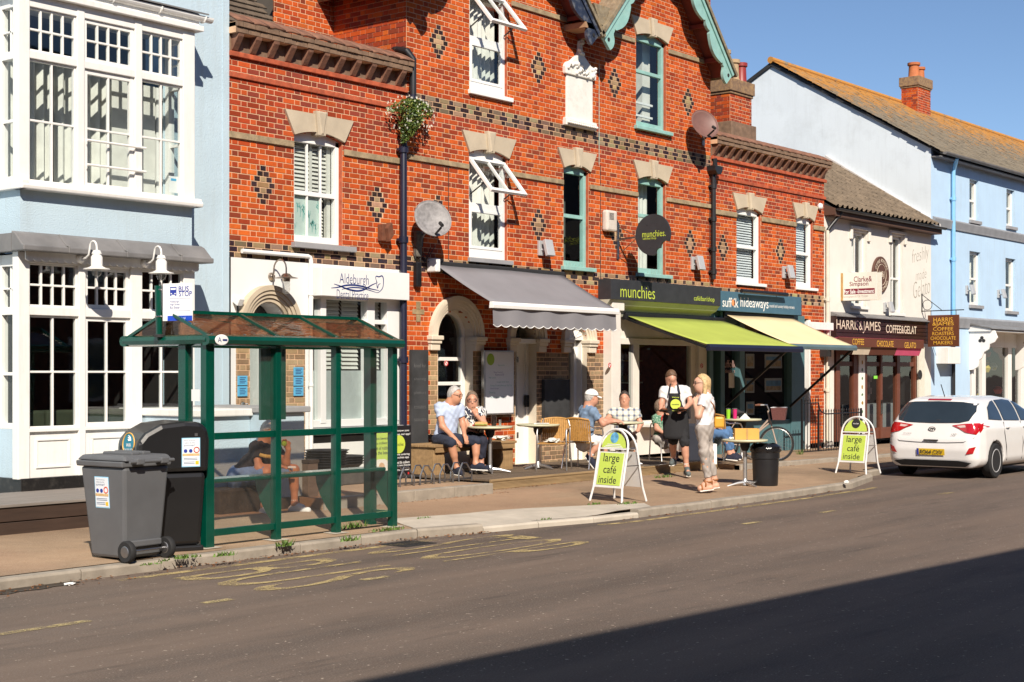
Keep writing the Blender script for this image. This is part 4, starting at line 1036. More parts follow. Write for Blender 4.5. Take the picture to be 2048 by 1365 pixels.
# chimney stack behind the parapet
chy=YF+.9;chx0,chx1=FX(1460,chy),FX(1503,chy)
def chimney(parent,x0,x1,y0,y1,z0,z1,name='chimney',cap=.28,single=60,seed=5,foot=None):
    t=thing(name,None,None,(x0,y0,z0));t.parent=parent;t.matrix_parent_inverse=INV[parent.name]
    brick_wall(t,x0,x1,z0,z1-cap,y0,colfn=lambda x,z:DRED,single=single,seed=seed);flank(t,x0,y0+.002,y1,z0,z1-cap,seed)
    MB().box(x0+.02,x1,y0+.02,y1,z0,z1-cap).build('core',M_mortar,t)
    mb=MB();mb.box(x0-.03,x1+.03,y0-.03,y1+.03,z1-cap-.06,z1-cap);mb.box(x0-.06,x1+.06,y0-.06,y1+.06,z1-cap,z1);mb.build('oversailing_cap',pm('lichen_brick_cap',(.24,.15,.09),.95,.3,12,.6,40,.01,dirt=.6,dirtcol=(.40,.26,.05),ds=12),t,bevel=.012)
    if foot:MB().box(x0-.08,x1+.08,y0-.08,y1+.08,z0,foot).build('plinth',M_soot,t,bevel=.01)
    return t
chz1=FZ(1460,156,chy);ch=chimney(blk,chx0,chx1,chy,chy+.52,FZ(1460,275,chy),chz1,seed=6,foot=FZ(1460,243,chy))
def pot(parent,x,y,z,r,h,m):
    MB().lathe([(r*1.1,0),(r*1.1,.05),(r,.08),(r*.9,h-.1),(r*1.15,h-.08),(r*1.15,h),(r*.8,h),(r*.8,h-.2)],(x,y,z),16).build('chimney_pot',m,parent,smooth=True)
M_pot=pm('terracotta_pot',(.42,.13,.045),.8,.2,6,.2,30,.005,dirt=.2)
M_potred=pm('red_flue_pipe',(.26,.03,.025),.45,.1,4,0);M_potbuff=pm('buff_pot',(.40,.28,.16),.85,.2,8,.3,30,.005,dirt=.4)
pot(ch,FX(1482,chy+.3),chy+.30,chz1,.13,.52,M_potred);pot(ch,FX(1467,chy+.2),chy+.2,chz1,.13,.50,M_potbuff);pot(ch,FX(1452,chy+.4),chy+.40,chz1,.1,.75,M_potbuff)
# ================================================================== PALE BLUE BUILDING ON THE LEFT
YBAY=15.8
blue=thing('bay_house','pale blue rendered building with white two storey bay window at the left','building',(FX(200),YF,0))
bx0,bx1=FX(42,YBAY),FX(388,YBAY)
def BZ(v57,v366):return (FZ(57,v57,YBAY)+FZ(366,v366,YBAY))/2
BX=lambda u:FX(u,YBAY)
zu=dict(top=BZ(13,80),m1=BZ(56,119),tr=BZ(111,164),m2=BZ(240,286),sill=BZ(364,398))
zl=dict(top=BZ(526,545),m1=BZ(570,585),tr=BZ(622,632),m2=BZ(747,749),bot=BZ(862,846),base=BZ(968,940))
zlead=FZ(388,494,YBAY);zsillb=FZ(388,416,YBAY)
BASEZ=.40
# walls
mb=MB();zt=11.0
def wallq(mb,x0,x1,z0,z1,y):mb.add([(x0,y,z0),(x1,y,z0),(x1,y,z1),(x0,y,z1)],[(0,1,2,3)])
wallq(mb,bx1-.12,XA+.01,0,zt,YF);wallq(mb,-6,bx0+.1,0,zt,YF);wallq(mb,bx0+.1,bx1-.12,zu['top']+.1,zt,YF);wallq(mb,bx0+.1,bx1-.12,zl['top']+.2,zu['sill']-.1,YF)
mb.add([(XA+.01,YF,0),(XA+.01,YF+6,0),(XA+.01,YF+6,zt),(XA+.01,YF,zt)],[(0,1,2,3)])
mb.build('wall',M_bluewall,blue,recalc=False)
MB().box(-6,XA,YF+.15,YF+6,zt-.1,zt).build('roof',M_lead,blue)
MB().box(XA-.10,XA+.012,YF-.012,YF+.02,0,zt).build('corner_strip',M_bluewall,blue)
# apron of the bay between the two windows
MB().box(bx0,bx1-.02,YBAY+.02,YF-.001,zlead-.1,zsillb+.02).build('bay_apron',M_bluewall,blue)
MB().box(bx0,bx1-.02,YBAY+.02,YF,zu['top']+.22,zu['top']+.26).build('bay_roof',M_lead,blue)
M_paintw=M_white
def post(mb,u0,u1,z0,z1,y0=None,d=.10):mb.box(BX(u0),BX(u1),(y0 or YBAY)-.0,(y0 or YBAY)+d,z0,z1)
def glaze(parent,x0,x1,z0,z1,y,cols,rows,m,fw=.045,bar=.026,g=None,inset=.0,horns=False):
    """casement with glazing bars: frame mesh, every pane a sub-part"""
    mb=MB();mb.box(x0,x0+fw,y-.015,y+.04,z0,z1);mb.box(x1-fw,x1,y-.015,y+.04,z0,z1);mb.box(x0+fw,x1-fw,y-.013,y+.04,z0,z0+fw);mb.box(x0+fw,x1-fw,y-.013,y+.04,z1-fw,z1)
    xs=[x0+fw+(x1-x0-2*fw)*i/cols for i in range(cols+1)];zs=[z0+fw+(z1-z0-2*fw)*i/rows if isinstance(rows,int) else None for i in range((rows if isinstance(rows,int) else 0)+1)]
    for x in xs[1:-1]:mb.box(x-bar/2,x+bar/2,y-.01,y+.03,z0+fw,z1-fw)
    for z in zs[1:-1]:mb.box(x0+fw,x1-fw,y-.012,y+.03,z-bar/2,z+bar/2)
    o=mb.build('window',m,parent,bevel=.004)
    for i in range(cols):
        for j in range(rows):
            MB().poly([(xs[i],y+.012,zs[j]),(xs[i+1],y+.012,zs[j]),(xs[i+1],y+.012,zs[j+1]),(xs[i],y+.012,zs[j+1])]).build('pane',g or M_glass,o)
    return o
divs=[(57,152),(167,268),(282,364)]
fr=MB()
for (u0,u1) in ((34,57),(152,167),(268,282),(364,387)):
    fr.box(BX(u0),BX(u1),YBAY-.03,YBAY+.09,zu['sill'],zu['top']+.1)
fr.box(bx0,bx1,YBAY-.02,YBAY+.09,zu['top'],zu['top']+.14)
fr.box(bx0,bx1,YBAY-.025,YBAY+.09,zu['tr']-.05,zu['tr']+.045)
fr.build('bay_frame',M_paintw,blue,bevel=.008)
for i,(u0,u1) in enumerate(divs):
    x0,x1=BX(u0)+.002,BX(u1)-.002
    glaze(blue,x0,x1,zu['tr']+.047,zu['top']-.002,YBAY+.02,4,2,M_paintw,.05 if i==1 else .022)
    glaze(blue,x0,x1,zu['sill']+.01,zu['tr']-.052,YBAY+.02,2,2,M_paintw,.06 if i==1 else .022)
# two safety bars across the middle light
for v in ((283,296),(330,345)):
    z=(FZ(167,v[0],YBAY)+FZ(286,v[1],YBAY))/2;MB().tube([(BX(168),YBAY-.06,z),(BX(286),YBAY-.06,z)],.016,8).build('safety_bar',M_paintw,blue)
# sill
MB().prism([(YBAY-.12,zsillb),(YBAY-.13,zsillb+.05),(YBAY-.06,zu['sill']+.012),(YBAY+.10,zu['sill']+.012),(YBAY+.1,zsillb)],'x',bx0-.06,bx1+.06).build('bay_sill',M_paintw,blue,bevel=.012)
MB().box(bx0-.07,bx0+.03,YBAY-.12,YF,zsillb,zu['sill']+.01).build('bay_sill',M_paintw,blue,bevel=.01)
MB().box(bx1-.03,bx1+.055,YBAY-.1,YF,zsillb,zu['sill']+.01).build('bay_sill',M_paintw,blue,bevel=.01)
# returns of the bay (both storeys): end posts, rails, panes
for (x,s) in ((bx0+.0,1),(bx1-.09,-1)):
    for (z0,z1,za,zb) in ((zu['sill'],zu['top']+.14,zu['tr'],zu['m2']),(zl['bot'],zl['top']+.1,zl['tr'],zl['m2'])):
        mb=MB();mb.box(x,x+.09,YF-.09,YF,z0,z1);mb.box(x,x+.09,YBAY+.09,YF-.09,z0,z0+.07);mb.box(x,x+.09,YBAY+.09,YF-.09,za-.05,za+.045);mb.box(x,x+.09,YBAY+.09,YF-.09,z1-.14,z1);mb.box(x+.02,x+.06,YBAY+.09,YF-.09,zb-.02,zb+.02)
        mb.box(x+.02,x+.06,(YBAY+YF)/2-.015,(YBAY+YF)/2+.015,za,z1);mb.box(x+.02,x+.06,YBAY+.09,YF-.09,(za+z1-.14)/2-.012,(za+z1-.14)/2+.012)
        o=mb.build('window',M_paintw,blue,bevel=.004)
        MB().poly([(x+.045,YBAY+.09,z0),(x+.045,YF-.09,z0),(x+.045,YF-.09,z1),(x+.045,YBAY+.09,z1)]).build('pane',M_glass,o)
    mb=MB();mb.box(x,x+.09,YBAY+.09,YF,BASEZ,zl['bot']);mb.build('return_panel',M_bluewall,blue)
# eaves: fascia, gutter, brackets
ze=zu['top']+.14
MB().box(bx0-.08,bx1+.09,YBAY-.10,YF,ze,ze+.07).build('eaves_board',M_paintw,blue,bevel=.006)
MB().box(bx0-.05,bx1+.05,YBAY-.05,YF,ze+.07,ze+.24).build('fascia',M_paintw,blue,bevel=.004)
gut=MB();gp=[(YBAY-.06+.065*math.cos(math.pi+math.pi*i/8),ze+.20+.065*math.sin(math.pi+math.pi*i/8)) for i in range(9)]
gut.prism(gp,'x',bx0-.2,bx1+.24);gut.build('gutter',M_whitefresh,blue)
x=bx1+.1
while x>bx0:
    MB().tube([(x,YBAY-.06+.075*math.cos(math.pi+math.pi*i/6),ze+.20+.075*math.sin(math.pi+math.pi*i/6)) for i in range(7)],.012,6).build('gutter_bracket',M_whitefresh,blue);x -= .72
MB().prism([(YBAY-.15,ze+.215),(YBAY-.15,ze+.235),(YF,ze+.42),(YF,ze+.40)],'x',bx0-.15,bx1+.13).build('bay_roof',M_lead,blue)
# curtains and the room behind
for (u0,u1,w) in ((50,160,6),(165,275,6)):
    mb=MB();wavy_sheet(mb,BX(u0),BX(u1),YF+.12,zu['sill'],zu['tr']+.02+.1,.035,w);mb.build('curtain',M_curtain,blue,smooth=True,angle=80)
MB().box(FX(225,YF),FX(312,YF),YF+.02,YF+.06,zu['sill'],zu['tr']).build('shutter',M_curtain,blue);MB().box(FX(316,YF),FX(336,YF),YF+.03,YF+.07,zu['sill'],zu['tr']).build('shutter',M_white,blue)
room(blue,bx0+.09,bx1-.1,YF+.4,YF+3.5,zu['sill']-.05,zu['top']+.14,pm('grey_room',(.22,.21,.20),.9,.05,2,0))
MB().box(bx0+.09,bx1-.1,YBAY+.09,YF+.45,zu['sill']-.06,zu['sill']-.01).build('window_board',M_white,blue)
MB().box(bx0+.09,bx1-.1,YBAY+.09,YF+.45,zu['top']+.141,zu['top']+.19).build('soffit_board',M_paintw,blue)
p,q=F(337,352,YBAY+.06),F(355,387,YBAY+.06)
nt_=MB().box(p.x,q.x,YBAY+.05,YBAY+.055,q.z,p.z).build('window_notice',M_whitefresh,blue);MB().box(p.x+.03,q.x-.03,YBAY+.047,YBAY+.049,p.z-.06,p.z-.03).build('notice_print',M_plaque,nt_)
# lead canopy over the shopfront
mb=MB();mb.prism([(YBAY+.02,zlead+.02),(YBAY-.05,zlead-.01),(YBAY-.20,zlead-.15),(YBAY-.24,zlead-.16),(YBAY-.24,zlead-.225),(YBAY+.02,zlead-.225)],'x',bx0-.12,bx1+.14)
mb.build('lead_canopy',M_lead,blue,bevel=.012)
x=bx0+.5
while x<bx1:MB().tube([(x,YBAY-.04,zlead+.005),(x+.01,YBAY-.19,zlead-.135),(x+.01,YBAY-.245,zlead-.15),(x+.01,YBAY-.245,zlead-.22)],.012,6).build('lead_roll',M_lead,blue);x += .85
MB().prism([(bx0-.12,zlead-.01),(bx0-.12,zlead-.225),(bx0+.02,zlead-.225),(bx0+.02,zlead+.0)],'y',YBAY+.021,YF).build('lead_canopy',M_lead,blue)
# scalloped valance
n=int((bx1-bx0)/.105);w=(bx1-bx0)/n;zs_=zlead-.225;mb=MB()
for i in range(n):
    x=bx0+i*w;pts=[(x,zs_),(x+w,zs_),(x+w,zs_-.085)]+[(x+w/2+w/2*math.cos(math.pi*k/6),zs_-.085-.028*math.sin(math.pi*k/6)) for k in range(1,6)]+[(x,zs_-.085)]
    mb.prism(pts,'y',YBAY-.10,YBAY-.08)
mb.build('scalloped_valance',M_paintw,blue)
# shopfront frame
divl=[(57,155),(169,259),(282,365)]
fr=MB()
for (u0,u1) in ((33,57),(155,169),(259,282),(365,387)):fr.box(BX(u0),BX(u1),YBAY-.03,YBAY+.09,BASEZ+.12,zs_)
fr.box(bx0,bx1,YBAY-.02,YBAY+.09,zl['top'],zs_);fr.box(bx0,bx1,YBAY-.027,YBAY+.09,zl['tr']-.055,zl['tr']+.05)
fr.build('shopfront_frame',M_paintw,blue,bevel=.008)
for i,(u0,u1) in enumerate(divl):
    x0,x1=BX(u0)+.002,BX(u1)-.002
    glaze(blue,x0,x1,zl['tr']+.052,zl['top']-.002,YBAY+.02,4,2,M_paintw,.05 if i==1 else .022,g=M_glassd)
    glaze(blue,x0,x1,zl['bot']+.01,zl['tr']-.057,YBAY+.02,2,2,M_paintw,.05 if i==1 else .022,g=M_glassd)
    mb=MB();mb.box(x0,x1,YBAY+.01,YBAY+.07,BASEZ+.12,zl['bot']+.01);z0,z1=BASEZ+.24,zl['bot']-.12
    o=mb.build('lower_panel',M_paintw,blue)
    mb=MB();a,b=x0+.10,x1-.10
    for (p,q,r,s) in ((a,b,z0,z0+.025),(a,b,z1-.025,z1),(a,a+.025,z0+.026,z1-.026),(b-.025,b,z0+.026,z1-.026)):mb.box(p,q,YBAY-.006,YBAY+.02,r,s)
    mb.build('panel_moulding',M_paintw,o,bevel=.004)
    MB().box(x0-.01,x1+.01,YBAY-.03,YBAY+.03,zl['bot']-.035,zl['bot']+.008).build('cill_rail',M_paintw,o,bevel=.005)
MB().box(bx0-.03,bx1+.02,YBAY-.05,YF,.0,BASEZ+.13).build('plinth',pm('gloss_black_plinth',(.012,.011,.011),.35,.2,5,.15,20,.004,dirt=.25,dirtcol=(.25,.23,.2),ds=8),blue,bevel=.01)
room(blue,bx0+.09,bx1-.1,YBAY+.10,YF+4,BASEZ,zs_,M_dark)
M_olive=pm('olive_banquette',(.045,.055,.03),.8,.15,6,.2,30,.004)
mb=MB();zb=FZ(57,822,YBAY+.35)
for i in range(6):mb.box(bx0+.15+i*.42,bx0+.15+i*.42+.41,YBAY+.32,YBAY+.5,BASEZ,zb)
mb.build('banquette',M_olive,blue,bevel=.03)
# dark timber step along the front
stp=thing('timber_step','dark brown timber step along the front of the blue building','step',(7.5,14.9,0))
M_dkwood=pm('dark_stained_timber',(.045,.026,.018),.65,.25,4,.3,20,.005,stretch=(.4,4,4),dirt=.2,dirtcol=(.12,.09,.07))
xs1=FX(192,14.3)
xs1=11.4
for i,(z0,z1) in enumerate(((.02,.185),(.195,.345))):MB().box(2,xs1,14.30,14.34,z0,z1).build('riser_board',M_dkwood,stp,bevel=.006)
M_greywood=pm('weathered_grey_board',(.20,.175,.155),.85,.2,4,.3,20,.004,stretch=(.4,4,4))
for i in range(10):MB().box(2,xs1+.02,14.28+i*.15,14.28+i*.15+.143,.35,.378 if i else .38).build('tread_board',M_greywood,stp,bevel=.004)
MB().box(2,xs1-.03,14.36,15.75,0,.34).build('carcass',M_blackmatt,stp)
# ---------------------------------------------------------------- gooseneck wall lamps
def gooseneck(name,label,mount,m,drop=.16,reach=.34,rise=.16,clear=False):
    """mount: point on the wall; arm leaves towards the street, curls up and over, lamp hangs"""
    t=thing(name,label,'lamp',mount);c=Vector(mount)
    MB().lathe([(.06,0),(.06,.02),(.035,.05)],c,16,(0,-1,0)).build('wall_plate',m,t,smooth=True)
    pts=[]
    if clear:
        pts=[c+Vector((0,-.05,-.08)),c+Vector((0,-.06,.10))]+[c+Vector((0,-.06-reach/2+reach/2*math.cos(math.pi-math.pi*0-math.pi*(1-k/8))*-1*-1,.10+rise*math.sin(math.pi*k/8))) for k in range(0,0)]
        for k in range(9):
            a=math.pi*k/8;pts.append(c+Vector((0,-.06-reach/2*(1-math.cos(a)),.11+rise*math.sin(a))))
        pts.append(c+Vector((0,-.06-reach,.02)))
    else:
        pts=[c+Vector((0,-.03,0)),c+Vector((0,-.12,.0)),c+Vector((0,-.18,.04))]
        for k in range(7):
            a=math.pi*k/6;pts.append(c+Vector((0,-.20-.07*(1-math.cos(a)),.12+.08*math.sin(a))))
        pts.append(c+Vector((0,-.34,.06)))
    MB().tube(pts,.012,8).build('arm',m,t,smooth=True)
    e=pts[-1]
    if clear:
        MB().lathe([(.0,.02),(.05,.01),(.09,-.03),(.17,-.05),(.17,-.056),(.06,-.06),(.055,-.10),(.0,-.10)],e,20,cap=False).build('shade',m,t,smooth=True)
        MB().lathe([(.055,-.08),(.055,-.22),(.045,-.26),(.02,-.28),(0,-.282)],e,16,cap=False).build('globe',glass('lamp_glass',(.92,.92,.9),1,.05,.15),t,smooth=True)
    else:
        MB().lathe([(0,.03),(.045,.02),(.06,-.02),(.05,-.03),(.07,-.06),(.07,-.17),(.11,-.19),(.16,-.2),(.16,-.21),(.05,-.215)],e,20,cap=False).build('shade',m,t,smooth=True)
        MB().lathe([(.055,-.21),(.06,-.24),(.045,-.285),(.0,-.30)],e,16,cap=False).build('bulb',glass('lamp_glass',(.92,.92,.9),1,.05,.15),t,smooth=True)
    return t
zlm=zlead-.27
gooseneck('wall_lamp','white gooseneck lamp above the left part of the shopfront',(FX(160,YBAY-.1),YBAY-.1,zlm),M_white)
gooseneck('wall_lamp','white gooseneck lamp above the bus stop sign',(FX(289,YBAY-.1),YBAY-.1,zlm),M_white)
p=F(541,554);gooseneck('wall_lamp','metal bracket lamp with clear glass above the dental practice arch',(p.x,YF-.012,p.z),pm('brushed_copper_steel',(.42,.36,.30),.3,.1,5,0,metal=1),reach=.26,rise=.13,clear=True)
# small white spotlight at the corner of the dental front
sl=thing('spotlight','small white spotlight with cable beside the dental practice arch','spotlight',F(468,602))
p=F(468,602);MB().obox(p+Vector((0,-.10,.0)),(.05,0,0),(0,.05,.03),(0,-.03,.05)).build('lamp_head',M_whitefresh,sl,bevel=.01);MB().tube([p+Vector((0,-.08,0)),p+Vector((.05,-.02,-.06)),p+Vector((.06,-.02,-.3))],.008,6).build('cable',M_blackmatt,sl)
MB().bar(p+Vector((.02,0,-.02)),p+Vector((.02,-.1,0)),.02).build('bracket',M_whitefresh,sl)
# ================================================================== GREY RENDERED HOUSE (coffee and gelato)
XE=FX(1862)
gry=thing('rendered_house','pale grey rendered two storey house with pantile roof and coffee shop','building',(XD,YF,.15))
M_greyr=pm('warm_grey_render',(.72,.69,.63),.85,.05,2,.2,40,.004,dirt=.12,dirtcol=(.4,.37,.32))
ge=FZ(1880,462)                                 # eaves height
gw1=(FX(1703),FX(1733),FZ(1703,612),FZ(1703,462));gw2=(FX(1781),FX(1806),FZ(1781,626),FZ(1781,470))
gz0,gz1=FZ(1660,682),FZ(1660,632)            # shop fascia
mb=MB()
def holed(mb,x0,x1,z0,z1,y,hs):
    zs=sorted(set([z0,z1]+[z for h in hs for z in h[2:4] if z0<z<z1]))
    for a,b in zip(zs,zs[1:]):
        m=(a+b)/2
        for (p,q) in cut([(x0,x1)],[(h[0],h[1]) for h in hs if h[2]<m<h[3]]):mb.add([(p,y,a),(q,y,a),(q,y,b),(p,y,b)],[(0,1,2,3)])
shop=(FX(1668),FX(1833),0,gz0)
holed(mb,XD,XE,0,ge+.1,YF,[gw1,gw2,shop]);mb.build('wall',M_greyr,gry,recalc=False)
MB().box(XD+.02,XE-.02,YF+3.2,YF+4.5,0,ge).build('rear_mass',M_room,gry)
for (a,b,c,d) in (gw1,gw2):
    reveal(gry,a,b,c,d-.001,.001,YF,YF+.22,M_greyr)
    w=sash(gry,a,b,c,d-.01,.01,YF+.12,M_white,.06,.45,1)
    room(w,a-.1,b+.1,YF+.16,YF+1.5,c,d,M_dark);curtain(w,a+.05,b-.05,c,d,YF+.3,4)
    mb=MB();mb.box(a-.10,b+.12,YF-.07,YF,d+.05,d+.12);mb.box(a-.12,a-.02,YF-.06,YF,d-.2,d+.05);mb.box(b+.02,b+.14,YF-.06,YF,d-.2,d+.05);mb.build('hood_mould',M_greyr,gry,bevel=.01)
    MB().box(a-.04,b+.05,YF-.06,YF+.1,c-.07,c).build('sill',M_white,gry,bevel=.006)
# roof of pantiles
RY0,RY1=YF-.28,19.35;RZ0=ge+.02;RZ1=RZ0+(RY1-RY0)*.615
roof=thing('roof',None,None,(XD,RY0,RZ0));roof.parent=gry;roof.matrix_parent_inverse=INV[gry.name]
M_pant=pm('weathered_pantile',(.165,.125,.085),.95,.35,5,.6,40,.012,dirt=.5,dirtcol=(.085,.07,.055),ds=6)
ang=math.atan(.615);nr=13;nc=24;pw=(XE-.02-XD-.05)/nc;ph=math.hypot(RY1-RY0,RZ1-RZ0)/nr
def P(s,t):return (s*pw*1.06,t*ph*1.12,.05*math.sin(s*2*math.pi)*(1 if s<.5 else .55)+.012*(1-t))
ptm=MB().grid(P,8,1);ptm=ptm.build('pantile',M_pant,data=True,smooth=True,angle=80)
for j in range(nr):
    for i in range(nc):inst('pantile',ptm,(XD+.05+i*pw,RY0+(RY1-RY0)*j/nr,RZ0+(RZ1-RZ0)*j/nr+.06+random.uniform(-.006,.006)),roof,(ang,0,random.uniform(-.02,.02)))
MB().prism([(RY0-.02,RZ0-.04),(RY1,RZ1-.04),(RY1,RZ1-.14),(RY0+.1,RZ0-.06)],'x',XD+.03,XE-.005).build('roof_deck',M_blackmatt,roof)
MB().prism([(RY0,RZ0+.03),(RY0-.0,RZ0+.09),(RY1,RZ1+.16),(RY1,RZ1+.10)],'x',XE-.09,XE-.012).build('flashing',pm('pale_flashing',(.55,.52,.50),.9,.1,8,.2,30,.004,dirt=.3),roof)
gp=[(RY0-.05+.06*math.cos(math.pi+math.pi*i/8),RZ0-.0+.06*math.sin(math.pi+math.pi*i/8)) for i in range(9)]
MB().prism(gp,'x',XD+.05,XE+.15).build('gutter',M_pipeblk,gry)
MB().box(XD+.03,XE+.08,RY0+.03,YF,RZ0-.17,RZ0-.15).build('soffit',pm('brown_soffit',(.09,.045,.03),.7,.1,5,0),gry)
MB().box(XD+.03,XE+.08,RY0+.01,RY0+.03,RZ0-.17,RZ0-.02).build('fascia',MATS['brown_soffit'],gry)
MB().prism([(RY0,RZ0-.15),(YF,RZ0-.15),(YF,RZ0+.1),(RY0,RZ0+.0)],'x',XD+.0,XD+.04).build('barge_end',MATS['brown_soffit'],gry)
MB().box(XD+.03,XE,YF+.02,RY1,ge+.0,ge+.05).build('ceiling',M_room,gry)
# cream downpipe at the join with the brick block
M_cream=pm('cream_pipe',(.62,.58,.48),.5,.1,5,.05,20,.002)
xq=FX(1655,YF-.06);downpipe(gry,[(XD+.35,RY0+.0,RZ0-.06),(XD+.3,RY0+.05,RZ0-.16),(xq+.05,YF-.1,RZ0-.42),(xq,YF-.07,RZ0-.5)],M_pipeblk,.045);downpipe(gry,[(xq,YF-.06,RZ0-.5),(xq,YF-.06,.15)],M_cream,.045,[FZ(1655,600),FZ(1655,780),FZ(1655,690)])
# shopfront in brown
M_brown=pm('brown_shop_paint',(.14,.045,.025),.45,.12,5,.08,30,.002,dirt=.12,dirtcol=(.4,.33,.26),ds=9)
M_dkbrown=pm('dark_brown_board',(.028,.010,.008),.5,.15,5,.1,30,.002)
M_gold=pm('gold_letter',(.72,.40,.05),.5,.05,5,0);M_cream2=pm('cream_letter',(.72,.62,.48),.6,.05,5,0)
fx0,fx1=FX(1661),FX(1846);yb=YF-.14
mb=MB();nb=6
fas=MB().box(fx0,fx1,yb,YF-.002,gz0,gz1).build('fascia_board',M_dkbrown,gry)
for i in range(nb):MB().box(fx0+.002,fx1-.002,yb-.018,yb,gz0+(gz1-gz0)*i/nb+.008,gz0+(gz1-gz0)*(i+1)/nb-.008).build('fascia_slat',M_dkbrown,fas,bevel=.006)
def onf(u,v,y):return F(u,v,y)
def line_text(s,u0,u1,v0,v1,y,m,parent,h=None,**kw):
    """letters between two columns of the picture, v at the middle of the line at each end"""
    a,b=F(u0,v0,y),F(u1,v1,y);return text(s,((a.x+b.x)/2,y,(a.z+b.z)/2),m,parent,width=b.x-a.x,height=h,**kw)
yl_=yb-.024
line_text('HARRIS&JAMES',1673,1761,652,656,yl_,M_cream2,fas,.30,bold=.0)
line_text('COFFEE&GELAT',1772,1833,658,661,yl_,M_cream2,fas,.20,bold=.006)
MB().prism([(yb-.1,gz1+.0),(YF,gz1+.10),(YF,gz1),(yb-.1,gz1-.02)],'x',fx0,fx1).build('lead_capping',M_lead,gry)
# folding awning, half drawn in, with striped skirt
aw=thing('shop_awning','brown coffee shop awning with pink and cream skirt','awning',(fx0,YF-.5,gz0))
yA=YF-.55;az1,az0=FZ(1680,676,yA),FZ(1680,690,yA)
M_brownfab=pm('brown_awning_cloth',(.115,.032,.016),.8,.1,4,.05,40,.002);M_pinkfab=pm('pink_awning_cloth',(.62,.09,.19),.8,.08,4,.05,40,.002);M_creamfab=pm('cream_awning_cloth',(.70,.60,.46),.8,.06,4,.05,40,.002)
ax0,ax1=FX(1678,yA),FX(1847,yA);zA=(FZ(1678,672,yA)+FZ(1847,683,yA))/2;zB=(FZ(1678,688,yA)+FZ(1847,699,yA))/2
MB().add([(ax0,YF-.12,gz0-.01),(ax1,YF-.12,gz0-.01),(ax1,yA,zA),(ax0,yA,zA)],[(0,1,2,3)]).build('canopy',M_pinkfab,aw,thick=.006)
vb=MB().box(ax0,ax1,yA-.01,yA+.01,zB-.02,zA).build('valance_board',M_brownfab,aw)
for s,u0,u1,v in (('COFFEE',1705,1728,684),('CHOCOLATE',1754,1787,688),('GELATO',1809,1832,691)):line_text(s,u0,u1,v-.4,v+.4,yA-.013,M_gold,vb,.145,bold=.004)
zC=zB-.20;cuts=[FX(u,yA+.03) for u in (1710,1742,1794,1843)]
for a,b,m in zip(cuts,cuts[1:],(M_creamfab,M_brownfab,M_pinkfab)):MB().add([(a,yA+.02,zB),(b,yA+.02,zB),(b,yA+.10,zC),(a,yA+.10,zC)],[(0,1,2,3)]).build('skirt_panel',m,aw,thick=.006)
yS=YF+.06
def sX(u):return FX(u,yS)
sf=MB();z_head=gz0-.02
for (u0,u1) in ((1668,1676),(1703,1712),(1725,1730),(1757,1761),(1790,1796),(1826,1833)):sf.box(sX(u0),sX(u1),yS-.06,yS+.06,.15,z_head)
ztr=FZ(1730,728,yS);sf.box(sX(1668),sX(1833),yS-.04,yS+.05,ztr-.06,ztr+.05);sf.box(sX(1668),sX(1833),yS-.04,yS+.05,z_head-.3,z_head)
sf.box(sX(1730),sX(1796),yS-.03,yS+.04,.15,.42);sf.box(sX(1676),sX(1703),yS-.03,yS+.04,.15,.5);sf.box(sX(1796),sX(1833),yS-.03,yS+.04,.15,.55)
sfo=sf.build('shopfront',M_brown,gry,bevel=.006)
for (u0,u1) in ((1676,1703),(1730,1757),(1761,1790),(1796,1826)):MB().poly([(sX(u0),yS,.2),(sX(u1),yS,.2),(sX(u1),yS,z_head),(sX(u0),yS,z_head)]).build('pane',M_glassd,sfo)
MB().tube([(sX(1757),yS-.09,FZ(1757,800,yS)),(sX(1757),yS-.09,FZ(1757,828,yS))],.018,8).build('door_handle',M_shiny,sfo)
MB().box(sX(1712)+.01,sX(1724),yS-.08,yS-.05,.3,z_head).build('poster_strip',M_whitefresh,gry)
rr=random.Random(8);ps=thing('printed_icons',None,None,(0,0,0));ps.parent=gry;ps.matrix_parent_inverse=INV[gry.name]
for i in range(13):
    z=.45+i*.2;c=rr.choice([(.3,.03,.02),(.35,.2,.02),(.02,.02,.08),(.05,.15,.03),(.25,.05,.12)]);x=(sX(1712)+sX(1725))/2
    MB().prism([(x+rr.uniform(.03,.06)*math.cos(k*1.05),z+rr.uniform(.02,.07)*math.sin(k*1.05)) for k in range(6)],'y',yS-.083,yS-.08).build('icon',pm('icon_%d' % (i % 5),c,.6,.1,5,0),ps)
room(gry,sX(1668),sX(1833),yS+.02,YF+3,.1,z_head,M_dark)
ic=MB()
for i in range(5):ic.lathe([(.07,0),(.075,.14),(.07,.15)],(sX(1771)+.1*(i % 2),yS+.5,FZ(1771,800,yS)+.15*i),10)
ic.build('cup_stack',pm('pastel_cup',(.55,.42,.38),.6,.2,8,0),gry,smooth=True)
MB().box(sX(1732),sX(1820),yS+.35,yS+.9,.2,1.0).build('counter',pm('steel_counter',(.35,.36,.36),.4,.1,4,0),gry)
MB().box(sX(1747),sX(1754),yS-.012,yS-.006,FZ(1750,758,yS),FZ(1750,752,yS)).build('window_sticker',pm('lime_sticker',(.25,.75,.08),.6,0,1,0),gry)
# right jamb with menu and round badge
MB().box(FX(1834),FX(1845),YF-.06,YF-.002,.9,gz0-.05).build('menu_panel',pm('menu_board_cream',(.68,.66,.56),.6,.08,12,0),gry)
p=F(1840,750,YF-.06);MB().lathe([(.0,.012),(.12,.01),(.13,0)],p,20,(0,-1,0)).build('round_badge',M_blackmatt,gry)
